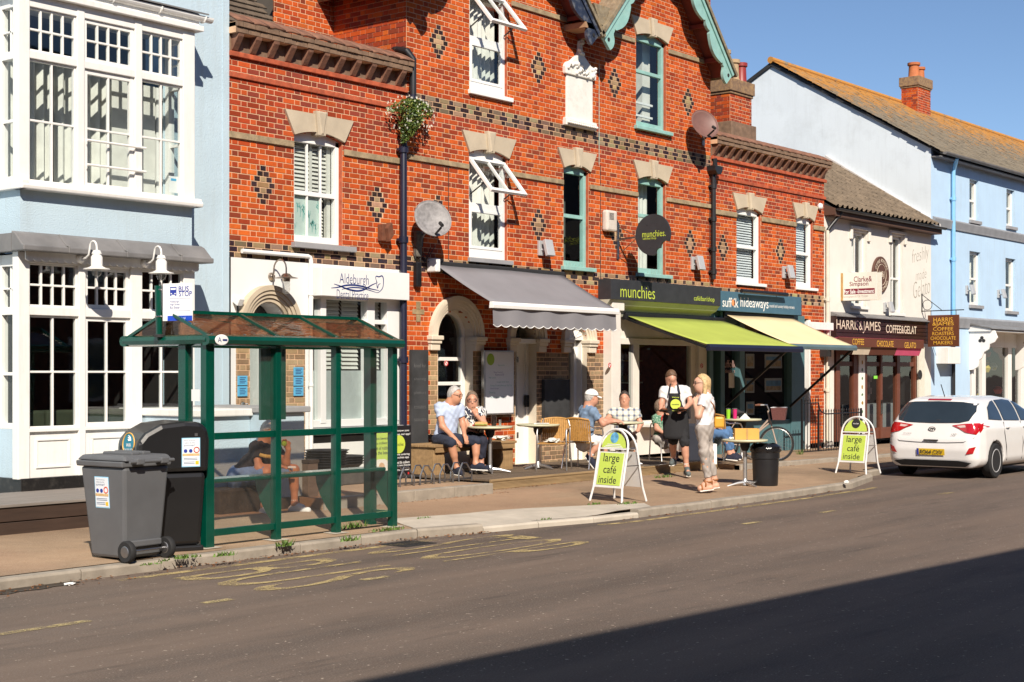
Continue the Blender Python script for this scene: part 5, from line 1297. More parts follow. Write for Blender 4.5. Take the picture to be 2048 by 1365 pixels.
# wall letters
M_ghost=pm('faded_grey_letter',(.33,.31,.25),.8,.1,6,0)
for s,u0,u1,v0,v1,h in (('freshly',1824,1858,518,507,.45),('made',1831,1853,552,546,.26),('Gelato',1826,1860,582,570,.42)):
    a,b=F(u0,v0,YF-.003),F(u1,v1,YF-.003);text(s,((a.x+b.x)/2,YF-.003,(a.z+b.z)/2),M_ghost,gry,width=(b.x-a.x),height=h,ux=(b.x-a.x,0,b.z-a.z),bold=-.02,shear=.3)
# oval roundel sign on the wall
M_plum=pm('plum_brown_sign',(.10,.045,.03),.6,.1,5,.05,30,.002)
ov=thing('wall_roundel','round brown coffee roasters sign fixed to the grey house wall','sign',F(1763,550));c=F(1763,550,YF-.06)
MB().lathe([(.0,.0),(.44,0),(.455,-.01),(.455,-.05)],c,40,(0,-1,0)).build('disc',M_plum,ov)
yy=YF-.064;text('H&J',(c.x,yy,c.z),M_cream2,ov,width=.30,height=.19)
MB().ring((c.x,yy,c.z),.26,.005,(0,1,0),36).build('ring_line',M_cream2,ov)
for s,a0,sg in (('COFFEE ROASTERS',158,-1),('CHOCOLATE MAKERS',202,1)):
    for i,chh in enumerate(s):
        if chh==' ':continue
        an=math.radians(a0+sg*(i+.5)*136/len(s));r=.355;px,pz=c.x+r*math.cos(an),c.z+r*math.sin(an)
        rad=Vector((math.cos(an),0,math.sin(an)));up=rad if sg<0 else -rad;text(chh,(px,yy,pz),M_cream2,ov,height=.08,ux=(up.z,0,-up.x),uy=up,name='letter')
# for-sale board, standing out from the wall
fsb=thing('sale_board','white and maroon estate agent for sale board on the grey house','sign',F(1690,600))
Xb=FX(1683);yl0,yl1=YF-.02,YF-.90;M_maroon=pm('maroon_print',(.20,.012,.03),.5,.05,5,0)
zt_,zb_=FZ(1683,547),FZ(1683,602)
MB().box(Xb-.02,Xb+.02,yl1,yl0,zb_,zt_).build('board',pm('ivory_board',(.74,.72,.64),.5,.04,5,0),fsb)
MB().box(Xb+.25,Xb+.28,yl1,yl0,zb_,zt_).build('board',MATS['ivory_board'],fsb);MB().box(Xb-.04,Xb+.0,yl0-.03,yl0+.02,zb_,zt_).build('timber_batten',M_tan,fsb)
xf=Xb-.023;hz=zt_-zb_
MB().box(xf,xf+.002,yl1+.04,yl0-.06,zb_+hz*.22,zb_+hz*.42).build('maroon_band',M_maroon,fsb)
U=(0,-1,0);ymid=(yl0+yl1)/2
text('Clarke&',(xf-.001,ymid-.10,zb_+hz*.76),M_maroon,fsb,width=.46,height=.13,ux=U);text('Simpson',(xf-.001,ymid-.0,zb_+hz*.57),M_maroon,fsb,width=.48,height=.135,ux=U)
text('For Sale -Investment',(xf-.002,ymid+.0,zb_+hz*.32),M_whitefresh,fsb,width=.76,height=.10,ux=U,bold=.02)
text('Framlingham 01728 724200',(xf-.001,ymid+.1,zb_+hz*.13),pm('faint_print',(.55,.5,.45),.6,0,1,0),fsb,width=.66,height=.06,ux=U)
# hanging sign on a bracket
hs=thing('hanging_sign','brown hanging shop sign with gold letters on an iron bracket','sign',F(1845,640));Xh=FX(1843);zb1_=FZ(1843,623)
MB().bar((Xh,YF,zb1_),(Xh,YF-1.15,zb1_+.01),.025).build('bracket_bar',M_black,hs);MB().bar((Xh,YF-.01,zb1_-.02),(Xh,YF-.01,zb1_+.46),.025).build('back_bar',M_black,hs);MB().bar((Xh,YF-.01,zb1_+.44),(Xh,YF-.55,zb1_+.02),.015).build('stay',M_black,hs);MB().ring((Xh,YF-.16,zb1_+.16),.13,.008,(1,0,0),20).build('scroll',M_black,hs)
y0h,y1h=YF-.18,YF-1.02;zt_,zb_=FZ(1855,631,YF-.2),FZ(1855,694,YF-.2);MB().box(Xh-.025,Xh+.025,y1h,y0h,zb_,zt_).build('sign_panel',pm('sign_brown',(.115,.035,.014),.5,.06,5,0),hs,bevel=.006)
for y in (y0h-.08,y1h+.08):MB().bar((Xh,y,zt_-.01),(Xh,y,zb1_+.01),.012).build('hanger',M_black,hs)
hz=zt_-zb_;xf=Xh-.028;ymid=(y0h+y1h)/2
for i,(s,w) in enumerate((('HARRIS',.52),('&JAMES',.58),('COFFEE',.54),('ROASTERS',.58),('CHOCOLATE',.68),('MAKERS',.52))):
    text(s,(xf,ymid,zt_-hz*(.15+.145*i)),M_gold,hs,width=w,height=.115 if i<2 else .09,ux=U,bold=.002)
# ================================================================== FAR BLUE HOUSE
bh=thing('blue_house','light blue three storey house with white gable and lichen covered roof on the right','building',(XE,YF,.15))
XEND=62.0;be=FZ(1862,296);RDY=21.05;RDZ=10.62
mb=MB()
W2=[(FX(u0),FX(u1),FZ(u0,v1),FZ(u0,v0)) for (u0,u1,v0,v1) in ((1939,1957,358,440),(2013,2029,378,452),(1939,1961,502,610),(2011,2031,516,622))]
shopb=(FX(1940),XEND,0,FZ(1940,655))
W2 += [(FX(u) ,FX(u)+.95,W2[1][2],W2[1][3]) for u in (2090,)]+[(FX(2090),FX(2090)+1.0,W2[3][2],W2[3][3])]
holed(mb,XE,XEND,0,be+.05,YF,W2+[shopb]);mb.build('front_wall',M_bluewall2,bh,recalc=False)
MB().add([(XE,YF,0),(XE,YF,be),(XE,RDY,RDZ),(XE,RDY+4.2,be+.6),(XE,RDY+4.2,0)],[(4,3,2,1,0)]).build('gable_wall',M_whitewall,bh,recalc=False)
MB().box(XE+.02,XEND,YF+3.2,YF+4,0,be).build('rear_mass',M_room,bh)
for (a,b,c,d) in W2:
    reveal(bh,a,b,c,d-.001,.001,YF,YF+.22,M_bluewall2);w=sash(bh,a,b,c,d-.01,.01,YF+.12,M_white,.07,.5,0)
    room(w,a-.1,b+.1,YF+.16,YF+1.5,c,d,M_dark);curtain(w,a+.3,b-.02,c,d,YF+.3,3)
    MB().box(a-.06,b+.1,YF-.07,YF+.08,c-.09,c).build('sill',M_sillgrey,bh,bevel=.006)
# band courses
M_band=pm('grey_band_paint',(.26,.27,.29),.8,.12,4,.2,30,.004,dirt=.2)
for (v0,v1) in ((446,462),(637,656)):
    z1,z0=FZ(1916,v0),FZ(1916,v1);MB().prism([(YF-.09,z1-.02),(YF-.09,z1),(YF,z1+.05),(YF,z0),(YF-.04,z0),(YF-.05,z0+.05)],'x',FX(1912) if v0>500 else XE+.1,XEND).build('band_course',M_band,bh)
# roof: slates as courses
rf=thing('roof',None,None,(XE,YF,be));rf.parent=bh;rf.matrix_parent_inverse=INV[bh.name]
def slate_mat():
    m,nt,b=nodes_of('lichen_slate_roof');v=coords(nt,(1,1,1),'Position')
    c=ramp(nt,tex(nt,coords(nt,(1,6,6),'Position'),2.5,6,.7),[(.3,(.13,.105,.075)),(.7,(.27,.225,.155))])
    sx_=N(nt,'ShaderNodeSeparateXYZ');nt.links.new(v,sx_.inputs[0])
    hz_=N(nt,'ShaderNodeMapRange');hz_.inputs[1].default_value=be;hz_.inputs[2].default_value=RDZ;nt.links.new(sx_.outputs[2],hz_.inputs[0])
    ad=N(nt,'ShaderNodeMath',operation='MULTIPLY_ADD');ad.inputs[1].default_value=.32;nt.links.new(hz_.outputs[0],ad.inputs[0]);nt.links.new(tex(nt,v,3.2,7,.72),ad.inputs[2])
    c=mixc(nt,ramp(nt,ad.outputs[0],[(.66,0),(.80,.9)]),c,(.48,.21,.03))
    nt.links.new(c,b.inputs['Base Color']);b.inputs['Roughness'].default_value=.95;bumpn(nt,b,tex(nt,v,30,4),.4,.01);return m
M_slate=slate_mat()
nrow=34;sl_=MB();dy=(RDY-(YF-.3))/nrow;zz0=be-.12;dz=(RDZ+.06-zz0)/nrow;rr=random.Random(12)
for j in range(nrow):
    y=YF-.3+j*dy;z=zz0+j*dz;x=XE-.12+rr.uniform(-.03,.03);
    while x<XEND:
        w=rr.uniform(.28,.36);a=x;b=min(x+w-.006,XEND);t=rr.uniform(.014,.03)
        sl_.add([(a,y,z+t),(b,y,z+t),(b,y+dy*1.5,z+dz*1.5+.01),(a,y+dy*1.5,z+dz*1.5+.01),(a,y,z-.005),(b,y,z-.005)],[(0,1,2,3),(4,5,1,0)]);x += w
o=sl_.build('slates',M_slate,rf,recalc=False);o['kind']='stuff'
MB().prism([(YF-.28,zz0-.03),(RDY,RDZ+.02),(RDY+4.5,be+.4),(RDY+4.5,be+.3),(RDY,RDZ-.1),(YF-.28,zz0-.06)],'x',XE-.06,XEND).build('roof_deck',M_blackmatt,rf)
x=XE-.1
while x<XEND:MB().tube([(x,RDY,RDZ+.07),(x+.44,RDY,RDZ+.07)],.10,8).build('ridge_tile',M_slate,rf);x += .45
MB().prism([(YF-.24+.07*math.cos(math.pi+math.pi*i/8)-.1,zz0+.0+.07*math.sin(math.pi+math.pi*i/8)) for i in range(9)],'x',XE+.1,XEND).build('gutter',M_lead,bh)
MB().box(XE,XEND,YF-.26,YF,zz0-.13,zz0-.10).build('soffit',M_lead,bh)
chimney(bh,FX(1836,20.4),FX(1861,20.4),20.4,20.98,9.6,FZ(1836,152,20.4),seed=9,cap=.3)
chb=[o for o in bpy.data.objects if o.name.startswith('chimney') and o.parent==bh][0];zc_=FZ(1836,152,20.4)
pot(chb,FX(1826,20.75),20.72,zc_,.18,.52,M_pot);pot(chb,FX(1840,20.7),20.7,zc_,.15,.44,M_pot)
xq=FX(1907,YF-.08);M_bluepipe=pm('bright_blue_pipe',(.22,.48,.74),.4,.05,5,0);downpipe(bh,[(xq-.3,YF-.3,zz0-.06),(xq,YF-.1,zz0-.3),(xq,YF-.08,zz0-.4),(xq,YF-.08,FZ(1907,690))],M_bluepipe,.055,[FZ(1907,400),FZ(1907,520)]);downpipe(bh,[(xq,YF-.08,FZ(1907,690)),(xq,YF-.08,.2)],M_pipeblk,.05)
# shop with white carved canopy brackets
ys=YF+.05;zs1=FZ(1940,655);shx0=FX(1940)
sf=MB();x=shx0;zc1=FZ(1960,694)
for (u0,u1) in ((1942,1949),(1962,1969),(2014,2021),(2040,2049)):sf.box(FX(u0),FX(u1),YF-.04,YF+.08,.15,zs1)
sf.box(shx0,XEND,YF-.05,YF+.06,zc1,zs1);sf.box(shx0,XEND,YF-.04,YF+.06,.15,.55)
sfo=sf.build('shopfront',M_white,bh,bevel=.006)
MB().poly([(shx0,ys,.5),(FX(2048),ys,.5),(FX(2048),ys,zc1),(shx0,ys,zc1)]).build('pane',M_glassd,sfo);room(bh,shx0,XEND-1,ys+.05,YF+2.5,.1,zc1+.2,M_dark)
cn=MB();cn.prism([(YF-.65,zs1-.12),(YF-.62,zs1-.06),(YF,zs1+.06),(YF,zs1-.12)],'x',shx0-.1,XEND);cn.build('canopy',M_white,bh);MB().prism([(YF-.70,zs1-.06),(YF-.64,zs1-.02),(YF,zs1+.12),(YF,zs1+.07)],'x',shx0-.14,XEND).build('canopy_lead',M_lead,bh)
def bracket_board(x):
    pts=[(YF,zs1-.1),(YF-.72,zs1-.1),(YF-.80,zs1-.3),(YF-.72,zs1-.42),(YF-.58,zs1-.48),(YF-.55,zs1-.62),(YF-.42,zs1-.70),(YF-.36,zs1-.85),(YF-.28,zs1-.92),(YF-.25,zs1-1.1),(YF-.12,zs1-1.18),(YF,zs1-1.2)]
    o=MB().prism(pts,'x',x,x+.06).build('canopy_bracket',M_white,bh,bevel=.008)
    for (dy,dz) in ((-.36,-.30),(-.31,-.38),(-.41,-.38)):MB().lathe([(.05,0),(.05,.004)],(x-.001,YF+dy,zs1+dz),10,(-1,0,0)).build('pierced_hole',M_blackmatt,o)
bracket_board(shx0-.05);bracket_board(FX(2030));bracket_board(FX(2030)+3.2)
mb=MB();rr=random.Random(77)
M_goods=[pm('goods_%d' % i,c,.6,.2,6,0) for i,c in enumerate([(.5,.05,.04),(.6,.45,.08),(.55,.5,.42),(.1,.2,.1),(.4,.22,.08),(.5,.5,.55)])]
for i in range(26):
    x=rr.uniform(FX(1955),FX(2046));z=rr.uniform(.6,2.3);y=YF+rr.uniform(.3,1.1);s=rr.uniform(.05,.16)
    MB().lathe([(0,0),(s*.6,.0),(s,s*.9),(s*.5,s*1.6),(0,s*1.7)],(x,y,z),8,(0,0,1)).build('window_goods',M_goods[i % 6],bh,smooth=True)
MB().box(FX(1950),FX(2048),YF+.25,YF+1.2,.5,.6).build('window_display_shelf',M_white,bh)
# utility box, cable on the shaded side wall, floodlights on the two right-hand houses
MB().box(FX(1872),FX(1896),YF-.35,YF-.0,FZ(1880,728),FZ(1880,695)).build('meter_cover',M_white,bh,bevel=.01)
def floodlight(name,label,u,v,s=1.0,Y=YF,m=None):
    t=thing(name,label,'floodlight',F(u,v,Y));p=F(u,v,Y);m=m or pm('grey_floodlight',(.48,.49,.50),.45,.05,5,0,metal=.2)
    MB().box(p.x-.06*s,p.x+.06*s,p.y-.05,p.y,p.z-.12*s,p.z+.12*s).build('back_box',m,t,bevel=.006)
    MB().obox(p+Vector((.05*s,-.17,.0)),(.10*s,0,0),(0,.035,.13*s),(0,-.03,.01)).build('lamp_head',m,t,bevel=.008)
    MB().bar(p+Vector((0,-.04,-.02)),p+Vector((.03,-.16,-.04)),.03).build('arm',m,t);return t
floodlight('floodlight','grey floodlight left of the mid floor window of the blue house',1932,580);floodlight('floodlight','grey floodlight between the mid floor windows of the blue house',1995,588);floodlight('floodlight','grey floodlight on the grey house below the roundel',1768,615)
floodlight('floodlight','grey floodlight between the left and middle cafe windows',1079,497,1.1);floodlight('floodlight','grey floodlight above the black cafe fascia',1384,527,1.1);floodlight('floodlight','grey floodlight between the blinded windows of the brick block',1566,545,1.1)
# ================================================================== ROW ACROSS THE STREET (behind the camera, shades the road)
opp=thing('terrace_building','brick terrace across the street behind the viewer, shading the near road','building',(10,-4,ROADZ))
M_oppbrick=pm('opposite_brick',(.20,.085,.05),.9,.2,3,.3,20,.006);M_opproof=pm('opposite_roof',(.10,.08,.07),.9,.2,3,.3,20,.006)
MB().box(-45,75,-9,-1.5,ROADZ,6.6).build('wall',M_oppbrick,opp)
MB().prism([(-1.05,6.95),(-1.05,7.03),(-5.8,11.4),(-10.4,7.03),(-10.4,6.95)],'x',-45.3,75.3).build('roof',M_opproof,opp)
for i in range(16):
    x=-10+i*4.2
    for z in (1.0,4.1):
        o=MB().box(x,x+1.3,-1.52,-1.46,z,z+1.7).build('window',M_white,opp);MB().box(x+.1,x+1.2,-1.455,-1.45,z+.1,z+1.6).build('pane',M_glassd,o)
opp.location.y -= .19;opp.rotation_euler.z=math.radians(-4)       # the row opposite is not quite parallel
# ================================================================== BUS SHELTER
SY=12.0
shx=[FX(u,SY) for u in (415,552,672,785)]
shl=thing('bus_shelter','green framed glass bus shelter with brown tinted roof','bus shelter',(shx[0],SY,0))
gz_t,gz_b=2.185,2.075
def zg(x):return PZ(x,SY)+.005
for i,x in enumerate(shx):
    w=.055 if i==0 else .038
    MB().box(x-w,x+w,SY-.045,SY+.045,zg(x),gz_b+.02).build('post',M_green,shl,bevel=.006)
    MB().box(x-.11,x+.11,SY-.1,SY+.1,zg(x),zg(x)+.004).build('foot_pad',M_conc,shl)
rY=SY+.36
for x in (shx[0]+.01,shx[3]-.0):MB().box(x-.05,x+.05,rY-.06,rY+.06,zg(x),gz_b+.02).build('post',M_green,shl,bevel=.006)
for (z0,z1) in ((.125,.195),(1.11,1.18)):
    for a,b in zip(shx,shx[1:]):MB().box(a+(.055 if a==shx[0] else .038),b-.038,SY-.025,SY+.025,z0,z1).build('rail',M_green,shl,bevel=.004)
    for x in (shx[0],shx[3]):MB().box(x-.025,x+.025,SY+.045,rY-.06,z0,z1).build('rail',M_green,shl,bevel=.004)
M_shglass=glass('shelter_glass',(.93,.95,.94),.7,.03,.05,(.55,.52,.47))
for a,b in zip(shx,shx[1:]):
    for (z0,z1) in ((.195,1.11),(1.18,gz_b)):MB().poly([(a+.04,SY,z0),(b-.038,SY,z0),(b-.038,SY,z1),(a+.04,SY,z1)]).build('pane',M_shglass,shl)
for x in (shx[0],shx[3]):
    for (z0,z1) in ((.195,1.11),(1.18,gz_b)):MB().poly([(x,SY+.04,z0),(x,rY-.05,z0),(x,rY-.05,z1),(x,SY+.04,z1)]).build('pane',M_shglass,shl)
# gutters all round, half round in section
gx0,gx1,gy0,gy1=shx[0]-.06,shx[3]+.02,SY-.10,SY+1.30
zc_=(gz_t+gz_b)/2;rg=.056
prof=[(-rg*.9,-rg),(.0,-rg),(.045,-rg*.7),(.06,0),(.045,rg*.7),(0,rg),(-rg*.9,rg)]
MB().prism([(gy0+.02-p[0],zc_+p[1]) for p in prof],'x',gx0-.03,gx1+.05).build('gutter',M_green,shl,smooth=True)
MB().prism([(gy1-.02+p[0],zc_+p[1]) for p in prof],'x',gx0-.03,gx1+.05).build('gutter',M_green,shl,smooth=True)
MB().prism([(gx0+.02-p[0],zc_+p[1]) for p in prof],'y',gy0+.02,gy1-.02).build('gutter',M_green,shl,smooth=True)
MB().prism([(gx1-.02+p[0],zc_+p[1]) for p in prof],'y',gy0+.02,gy1-.02).build('gutter',M_green,shl,smooth=True)
ry=(gy0+gy1)/2;rz=2.43
def tint():
    m=bpy.data.materials.new('brown_tinted_sheet');m.use_nodes=True;nt=m.node_tree;nt.nodes.clear();out=N(nt,'ShaderNodeOutputMaterial')
    tr=N(nt,'ShaderNodeBsdfTransparent');tr.inputs[0].default_value=(.62,.43,.30,1);gl=N(nt,'ShaderNodeBsdfGlossy');gl.inputs['Roughness'].default_value=.04
    df=N(nt,'ShaderNodeBsdfDiffuse');df.inputs[0].default_value=(.10,.055,.035,1)
    v=coords(nt,(1,1,1),'Position');bp=N(nt,'ShaderNodeBump');bp.inputs['Strength'].default_value=.35;bp.inputs['Distance'].default_value=.06;nt.links.new(tex(nt,coords(nt,(1,2.2,1),'Position'),2.6,3,.6),bp.inputs['Height']);nt.links.new(bp.outputs[0],gl.inputs['Normal'])
    m0=N(nt,'ShaderNodeMixShader');nt.links.new(ramp(nt,tex(nt,v,6,8,.7),[(.35,.14),(.7,.34)]),m0.inputs[0]);nt.links.new(tr.outputs[0],m0.inputs[1]);nt.links.new(df.outputs[0],m0.inputs[2])
    mx=N(nt,'ShaderNodeMixShader');nt.links.new(schlick(nt,.06,.9),mx.inputs[0]);nt.links.new(m0.outputs[0],mx.inputs[1]);nt.links.new(gl.outputs[0],mx.inputs[2]);nt.links.new(mx.outputs[0],out.inputs[0]);return m
M_tint=tint()
xr_=[gx0+.03,shx[1],shx[2],gx1]
for a,b in zip(xr_,xr_[1:]):
    for (y0,y1) in ((gy0+.06,ry),(gy1-.06,ry)):
        def P(s,t,a=a,b=b,y0=y0):return (a+.015+(b-a-.03)*s,y0+(ry-y0)*t,gz_t-.012+(rz-gz_t)*t+.018*math.sin(s*math.pi)*(1-t))
        MB().grid(P,8,4).build('roof_sheet',M_tint,shl,smooth=True)
for x in (xr_[0],xr_[-1]):MB().poly([(x,gy0+.06,gz_t-.02),(x,gy1-.06,gz_t-.02),(x,ry,rz)]).build('gable_sheet',M_tint,shl)
for x in xr_:
    for y in (gy0+.05,gy1-.05):MB().bar((x,y,gz_t-.01),(x,ry,rz+.005),.035,.03).build('rafter',M_green,shl)
MB().bar((xr_[0],ry,rz+.005),(xr_[-1],ry,rz+.005),.05,.035).build('ridge_bar',M_green,shl)
for a,b in zip(xr_,xr_[1:]):
    for t in (.05,.5,.95):
        MB().lathe([(.012,0),(.012,.012),(.0,.014)],(a+(b-a)*t,gy0+.05,gz_t-.002),8).build('bolt',M_shiny,shl)
# perch seat with curved brackets, timetable case, badge
MB().box(shx[0]+.06,shx[3]-.04,SY+.06,SY+.33,.655,.70).build('perch_seat',M_green,shl,bevel=.015)
for x in shx[1:]:
    pts=[(SY+.045,.655),(SY+.32,.655),(SY+.30,.55),(SY+.24,.42),(SY+.15,.30),(SY+.045,.20)]
    MB().prism(pts,'x',x-.012,x+.012).build('seat_bracket',M_green,shl)
xt0,xt1=FX(521,SY+.06),FX(571,SY+.06);zt0=FZ(546,840,SY+.06)
MB().box(xt0,xt1,SY+.05,SY+.09,zt0,gz_b-.02).build('timetable_case',M_green,shl,bevel=.005)
p=F(386,791,SY+.2);MB().box(shx[0]-.004,shx[0]-.002,SY+.12,SY+.25,p.z-.06,p.z+.06).build('white_sticker',M_whitefresh,shl)
p=F(443,681,gy0-.04);MB().lathe([(.0,.004),(.05,.003),(.055,0)],(p.x,gy0-.043,zc_),20,(0,-1,0)).build('oval_badge',M_whitefresh,shl);o=bpy.data.objects['oval_badge'];
for v in o.data.vertices:v.co.x=p.x+(v.co.x-p.x)*1.6
text('A',(p.x-.03,gy0-.048,zc_),M_navy,o,height=.05);MB().box(p.x+.01,p.x+.07,gy0-.0481,gy0-.048,zc_-.012,zc_+.008).build('badge_print',M_navy,o)
# ---------------------------------------------------------------- bus stop flag on its pole
bs=thing('bus_stop_sign','white and blue bus stop flag on a green pole fixed to the shelter','sign',(gx0,SY+.7,gz_t))
base=UZ(329,676,ZC(gx0,SY+.62));px_,py_=gx0-.03,SY+.66
pz1=CZ-(572-V0)*ZC(px_,py_)/FPX
MB().tube([(px_,py_,gz_t-.04),(px_-.02,py_,pz1)],.034,14).build('pole',M_green,bs,smooth=True);MB().lathe([(.06,0),(.06,.02),(.04,.03)],(px_,py_,gz_t-.02),14).build('flange',M_blackmatt,bs)
zf1,zf0=pz1+.02,CZ-(643-V0)*ZC(px_,py_)/FPX
dirv=Vector((.30,-1,0)).normalized();nv=Vector((dirv.y,-dirv.x,0));
if nv.x>0:nv=-nv
st=Vector((px_,py_,0))+dirv*.05
def fb(a,b,z0,z1,t,off=0):
    c=st+dirv*(a+b)/2+nv*off;return MB().obox((c.x,c.y,(z0+z1)/2),dirv*(b-a)/2,nv*t/2,(0,0,(z1-z0)/2))
fb(0,.055,zf0,zf1,.03).build('mounting_channel',M_whitefresh,bs,bevel=.004)
pan=fb(.05,.36,zf0+.0,zf1,.012).build('panel',M_whitefresh,bs,bevel=.003)
M_blueprint=pm('royal_blue_print',(.02,.04,.30),.5,.03,3,0)
fb(.052,.358,zf0+.002,zf0+.055,.0135).build('blue_band',pm('bright_blue_print',(.01,.06,.50),.5,.03,3,0),pan)
H_=zf1-zf0
def ft(s,a,z,w,h,m=None,**kw):
    c=st+dirv*a+nv*.008;return text(s,(c.x,c.y,z),m or M_blueprint,pan,width=w,height=h,ux=dirv,uy=(0,0,1),**kw)
ft('BUS',.255,zf1-H_*.15,.125,.055,bold=.012);ft('STOP',.275,zf1-H_*.28,.16,.055,bold=.012)
ft('Aldeburgh',.142,zf1-H_*.49,.11,.026);ft('High Street',.147,zf1-H_*.565,.12,.026);ft('Bus Shelter',.147,zf1-H_*.64,.12,.026)
ft('whitehead',.22,zf0+.03,.11,.022,M_whitefresh)
for k in (.40,.73):fb(.075,.335,zf1-H_*k-.0015,zf1-H_*k+.0015,.0136).build('rule_line',M_blueprint,pan)
def bp(a,b,z0,z1):return fb(a,b,z0,z1,.0138)
zb_=zf1-H_*.33;
bp(.085,.165,zb_,zf1-H_*.09).build('bus_pictogram',M_blueprint,pan);b2=fb(.094,.156,zb_+.062,zf1-H_*.09-.012,.0150).build('bus_pictogram_windscreen',M_whitefresh,pan);fb(.094,.110,zb_+.018,zb_+.028,.015).build('bus_pictogram_lamp',M_whitefresh,pan);fb(.140,.156,zb_+.018,zb_+.028,.015).build('bus_pictogram_lamp',M_whitefresh,pan);fb(.105,.145,zb_-.001,zb_+.010,.015).build('bus_pictogram_gap',M_whitefresh,pan)
for z in (zf0+.05,zf1-.06):MB().ring((px_,py_,z),.04,.008,(0,0,1),14).build('clamp',M_shiny,bs)
# ================================================================== GREY WHEELIE BIN
M_bingrey=pm('grey_bin_plastic',(.105,.108,.115),.5,.08,4,.1,40,.002,dirt=.12,dirtcol=(.2,.19,.17))
M_rubber=pm('tyre_rubber',(.015,.015,.016),.8,.1,5,.1,40,.002)
pb=G(252,1117,0);wb=thing('wheelie_bin','grey wheelie bin with a poster standing at the kerb','bin',(pb.x,pb.y,.0),math.radians(4),local=True)
# local: x right, y back; the photo shows the poster face (-x) and the hinge side with wheels (-y)
def frustum(mb,x0,x1,y0,y1,z0,X0,X1,Y0,Y1,z1):return mb.add([(x0,y0,z0),(x1,y0,z0),(x1,y1,z0),(x0,y1,z0),(X0,Y0,z1),(X1,Y0,z1),(X1,Y1,z1),(X0,Y1,z1)],[(0,3,2,1),(4,5,6,7),(0,1,5,4),(1,2,6,5),(2,3,7,6),(3,0,4,7)])
mb=MB();frustum(mb,-.225,.225,-.24,.24,.03,-.28,.28,-.30,.33,.90);mb.build('body',M_bingrey,wb,bevel=.03)
frustum(MB(),-.305,.305,-.30,.36,.90,-.31,.31,-.30,.365,.955).build('rim',M_bingrey,wb,bevel=.012)
mb=MB();frustum(mb,-.30,.30,-.33,.37,.958,-.27,.27,-.29,.31,1.01);mb.build('lid',M_bingrey,wb,bevel=.02)
for x in (-.15,.15):MB().box(x-.05,x+.05,-.39,-.24,.925,.985).build('hinge',M_bingrey,wb,bevel=.012)
MB().tube([(-.27,-.37,.955),(.27,-.37,.955)],.018,10).build('grab_handle',M_bingrey,wb)
MB().box(.02,.12,-.22,.2,1.0,1.04).box(-.12,-.02,-.22,.2,1.0,1.035).build('lid_ribs',M_bingrey,wb,bevel=.012)
for z0 in (.0,):MB().box(-.19,.19,-.295,-.25,.14,.20).build('axle_housing',M_bingrey,wb,bevel=.01)
for x in (-.245,.245):
    w=MB().lathe([(.06,-.03),(.095,-.032),(.105,-.02),(.105,.02),(.095,.032),(.06,.03)],(x,-.30,.105),24,(1,0,0)).build('wheel',M_rubber,wb,smooth=True)
    MB().lathe([(.0,-.036),(.05,-.034),(.06,-.028),(.06,.028),(.05,.034),(0,.036)],(x,-.30,.105),14,(1,0,0)).build('hub',M_steel,w)
MB().tube([(-.25,-.30,.105),(.25,-.30,.105)],.012,8).build('axle',M_steel,wb)
M_postr=pm('poster_white',(.72,.76,.80),.4,.04,4,0)
def summer_poster(parent,c,ux,uy,nv,w,h):
    c,ux,uy,nv=Vector(c),Vector(ux).normalized(),Vector(uy).normalized(),Vector(nv).normalized()
    def q(a0,a1,b0,b1,lift,m,name,par):
        k=c+ux*(a0+a1)/2*w+uy*(b0+b1)/2*h+nv*lift
        return MB().obox(k,ux*(a1-a0)/2*w,uy*(b1-b0)/2*h,nv*.001).build(name,m,par)
    o=q(-.5,.5,-.5,.5,.003,pm('poster_sky_edge',(.30,.58,.78),.4,.04,4,0),'poster',parent)
    q(-.46,.46,-.47,.47,.005,M_postr,'poster_face',o)
    q(-.46,.46,-.12,-.04,.007,pm('poster_sand',(.62,.42,.20),.5,.2,30,0),'poster_sand',o)
    for a in (-.3,-.02):
        k=c+ux*a*w+uy*.05*h+nv*.006;MB().lathe([(.1*w,0),(.1*w,.002)],k,12,nv).build('poster_dot',M_blueprint,o)
    k=c+ux*.3*w+uy*.08*h+nv*.007;MB().ring(k,.14*w,.028*w,nv,16,4).build('poster_ring',pm('poster_red',(.62,.08,.03),.5,.05,4,0),o)
    q(.24,.42,-.42,-.30,.007,pm('poster_yellow',(.75,.48,.03),.5,.03,4,0),'poster_badge',o)
    pr_=pm('poster_print',(.12,.16,.26),.5,0,4,0)
    for s,b,ww,hh in (('Where would you',.40,.62,.045),('rather be this',.33,.56,.045),('summer?',.25,.62,.075)):text(s,c+ux*-.08*w+uy*b*h+nv*.008,pr_,o,width=ww*w,height=hh*h,ux=ux,uy=uy)
    for b in (-.20,-.25,-.33,-.38):q(-.4,.2 if b<-.3 else .35,b-.008,b+.008,.007,pr_,'poster_line',o)
nf=Vector((-1,0,-.065)).normalized();summer_poster(wb,(-.262,.03,.655),(0,-1,0),(-.063,0,1),nf,.20,.30)
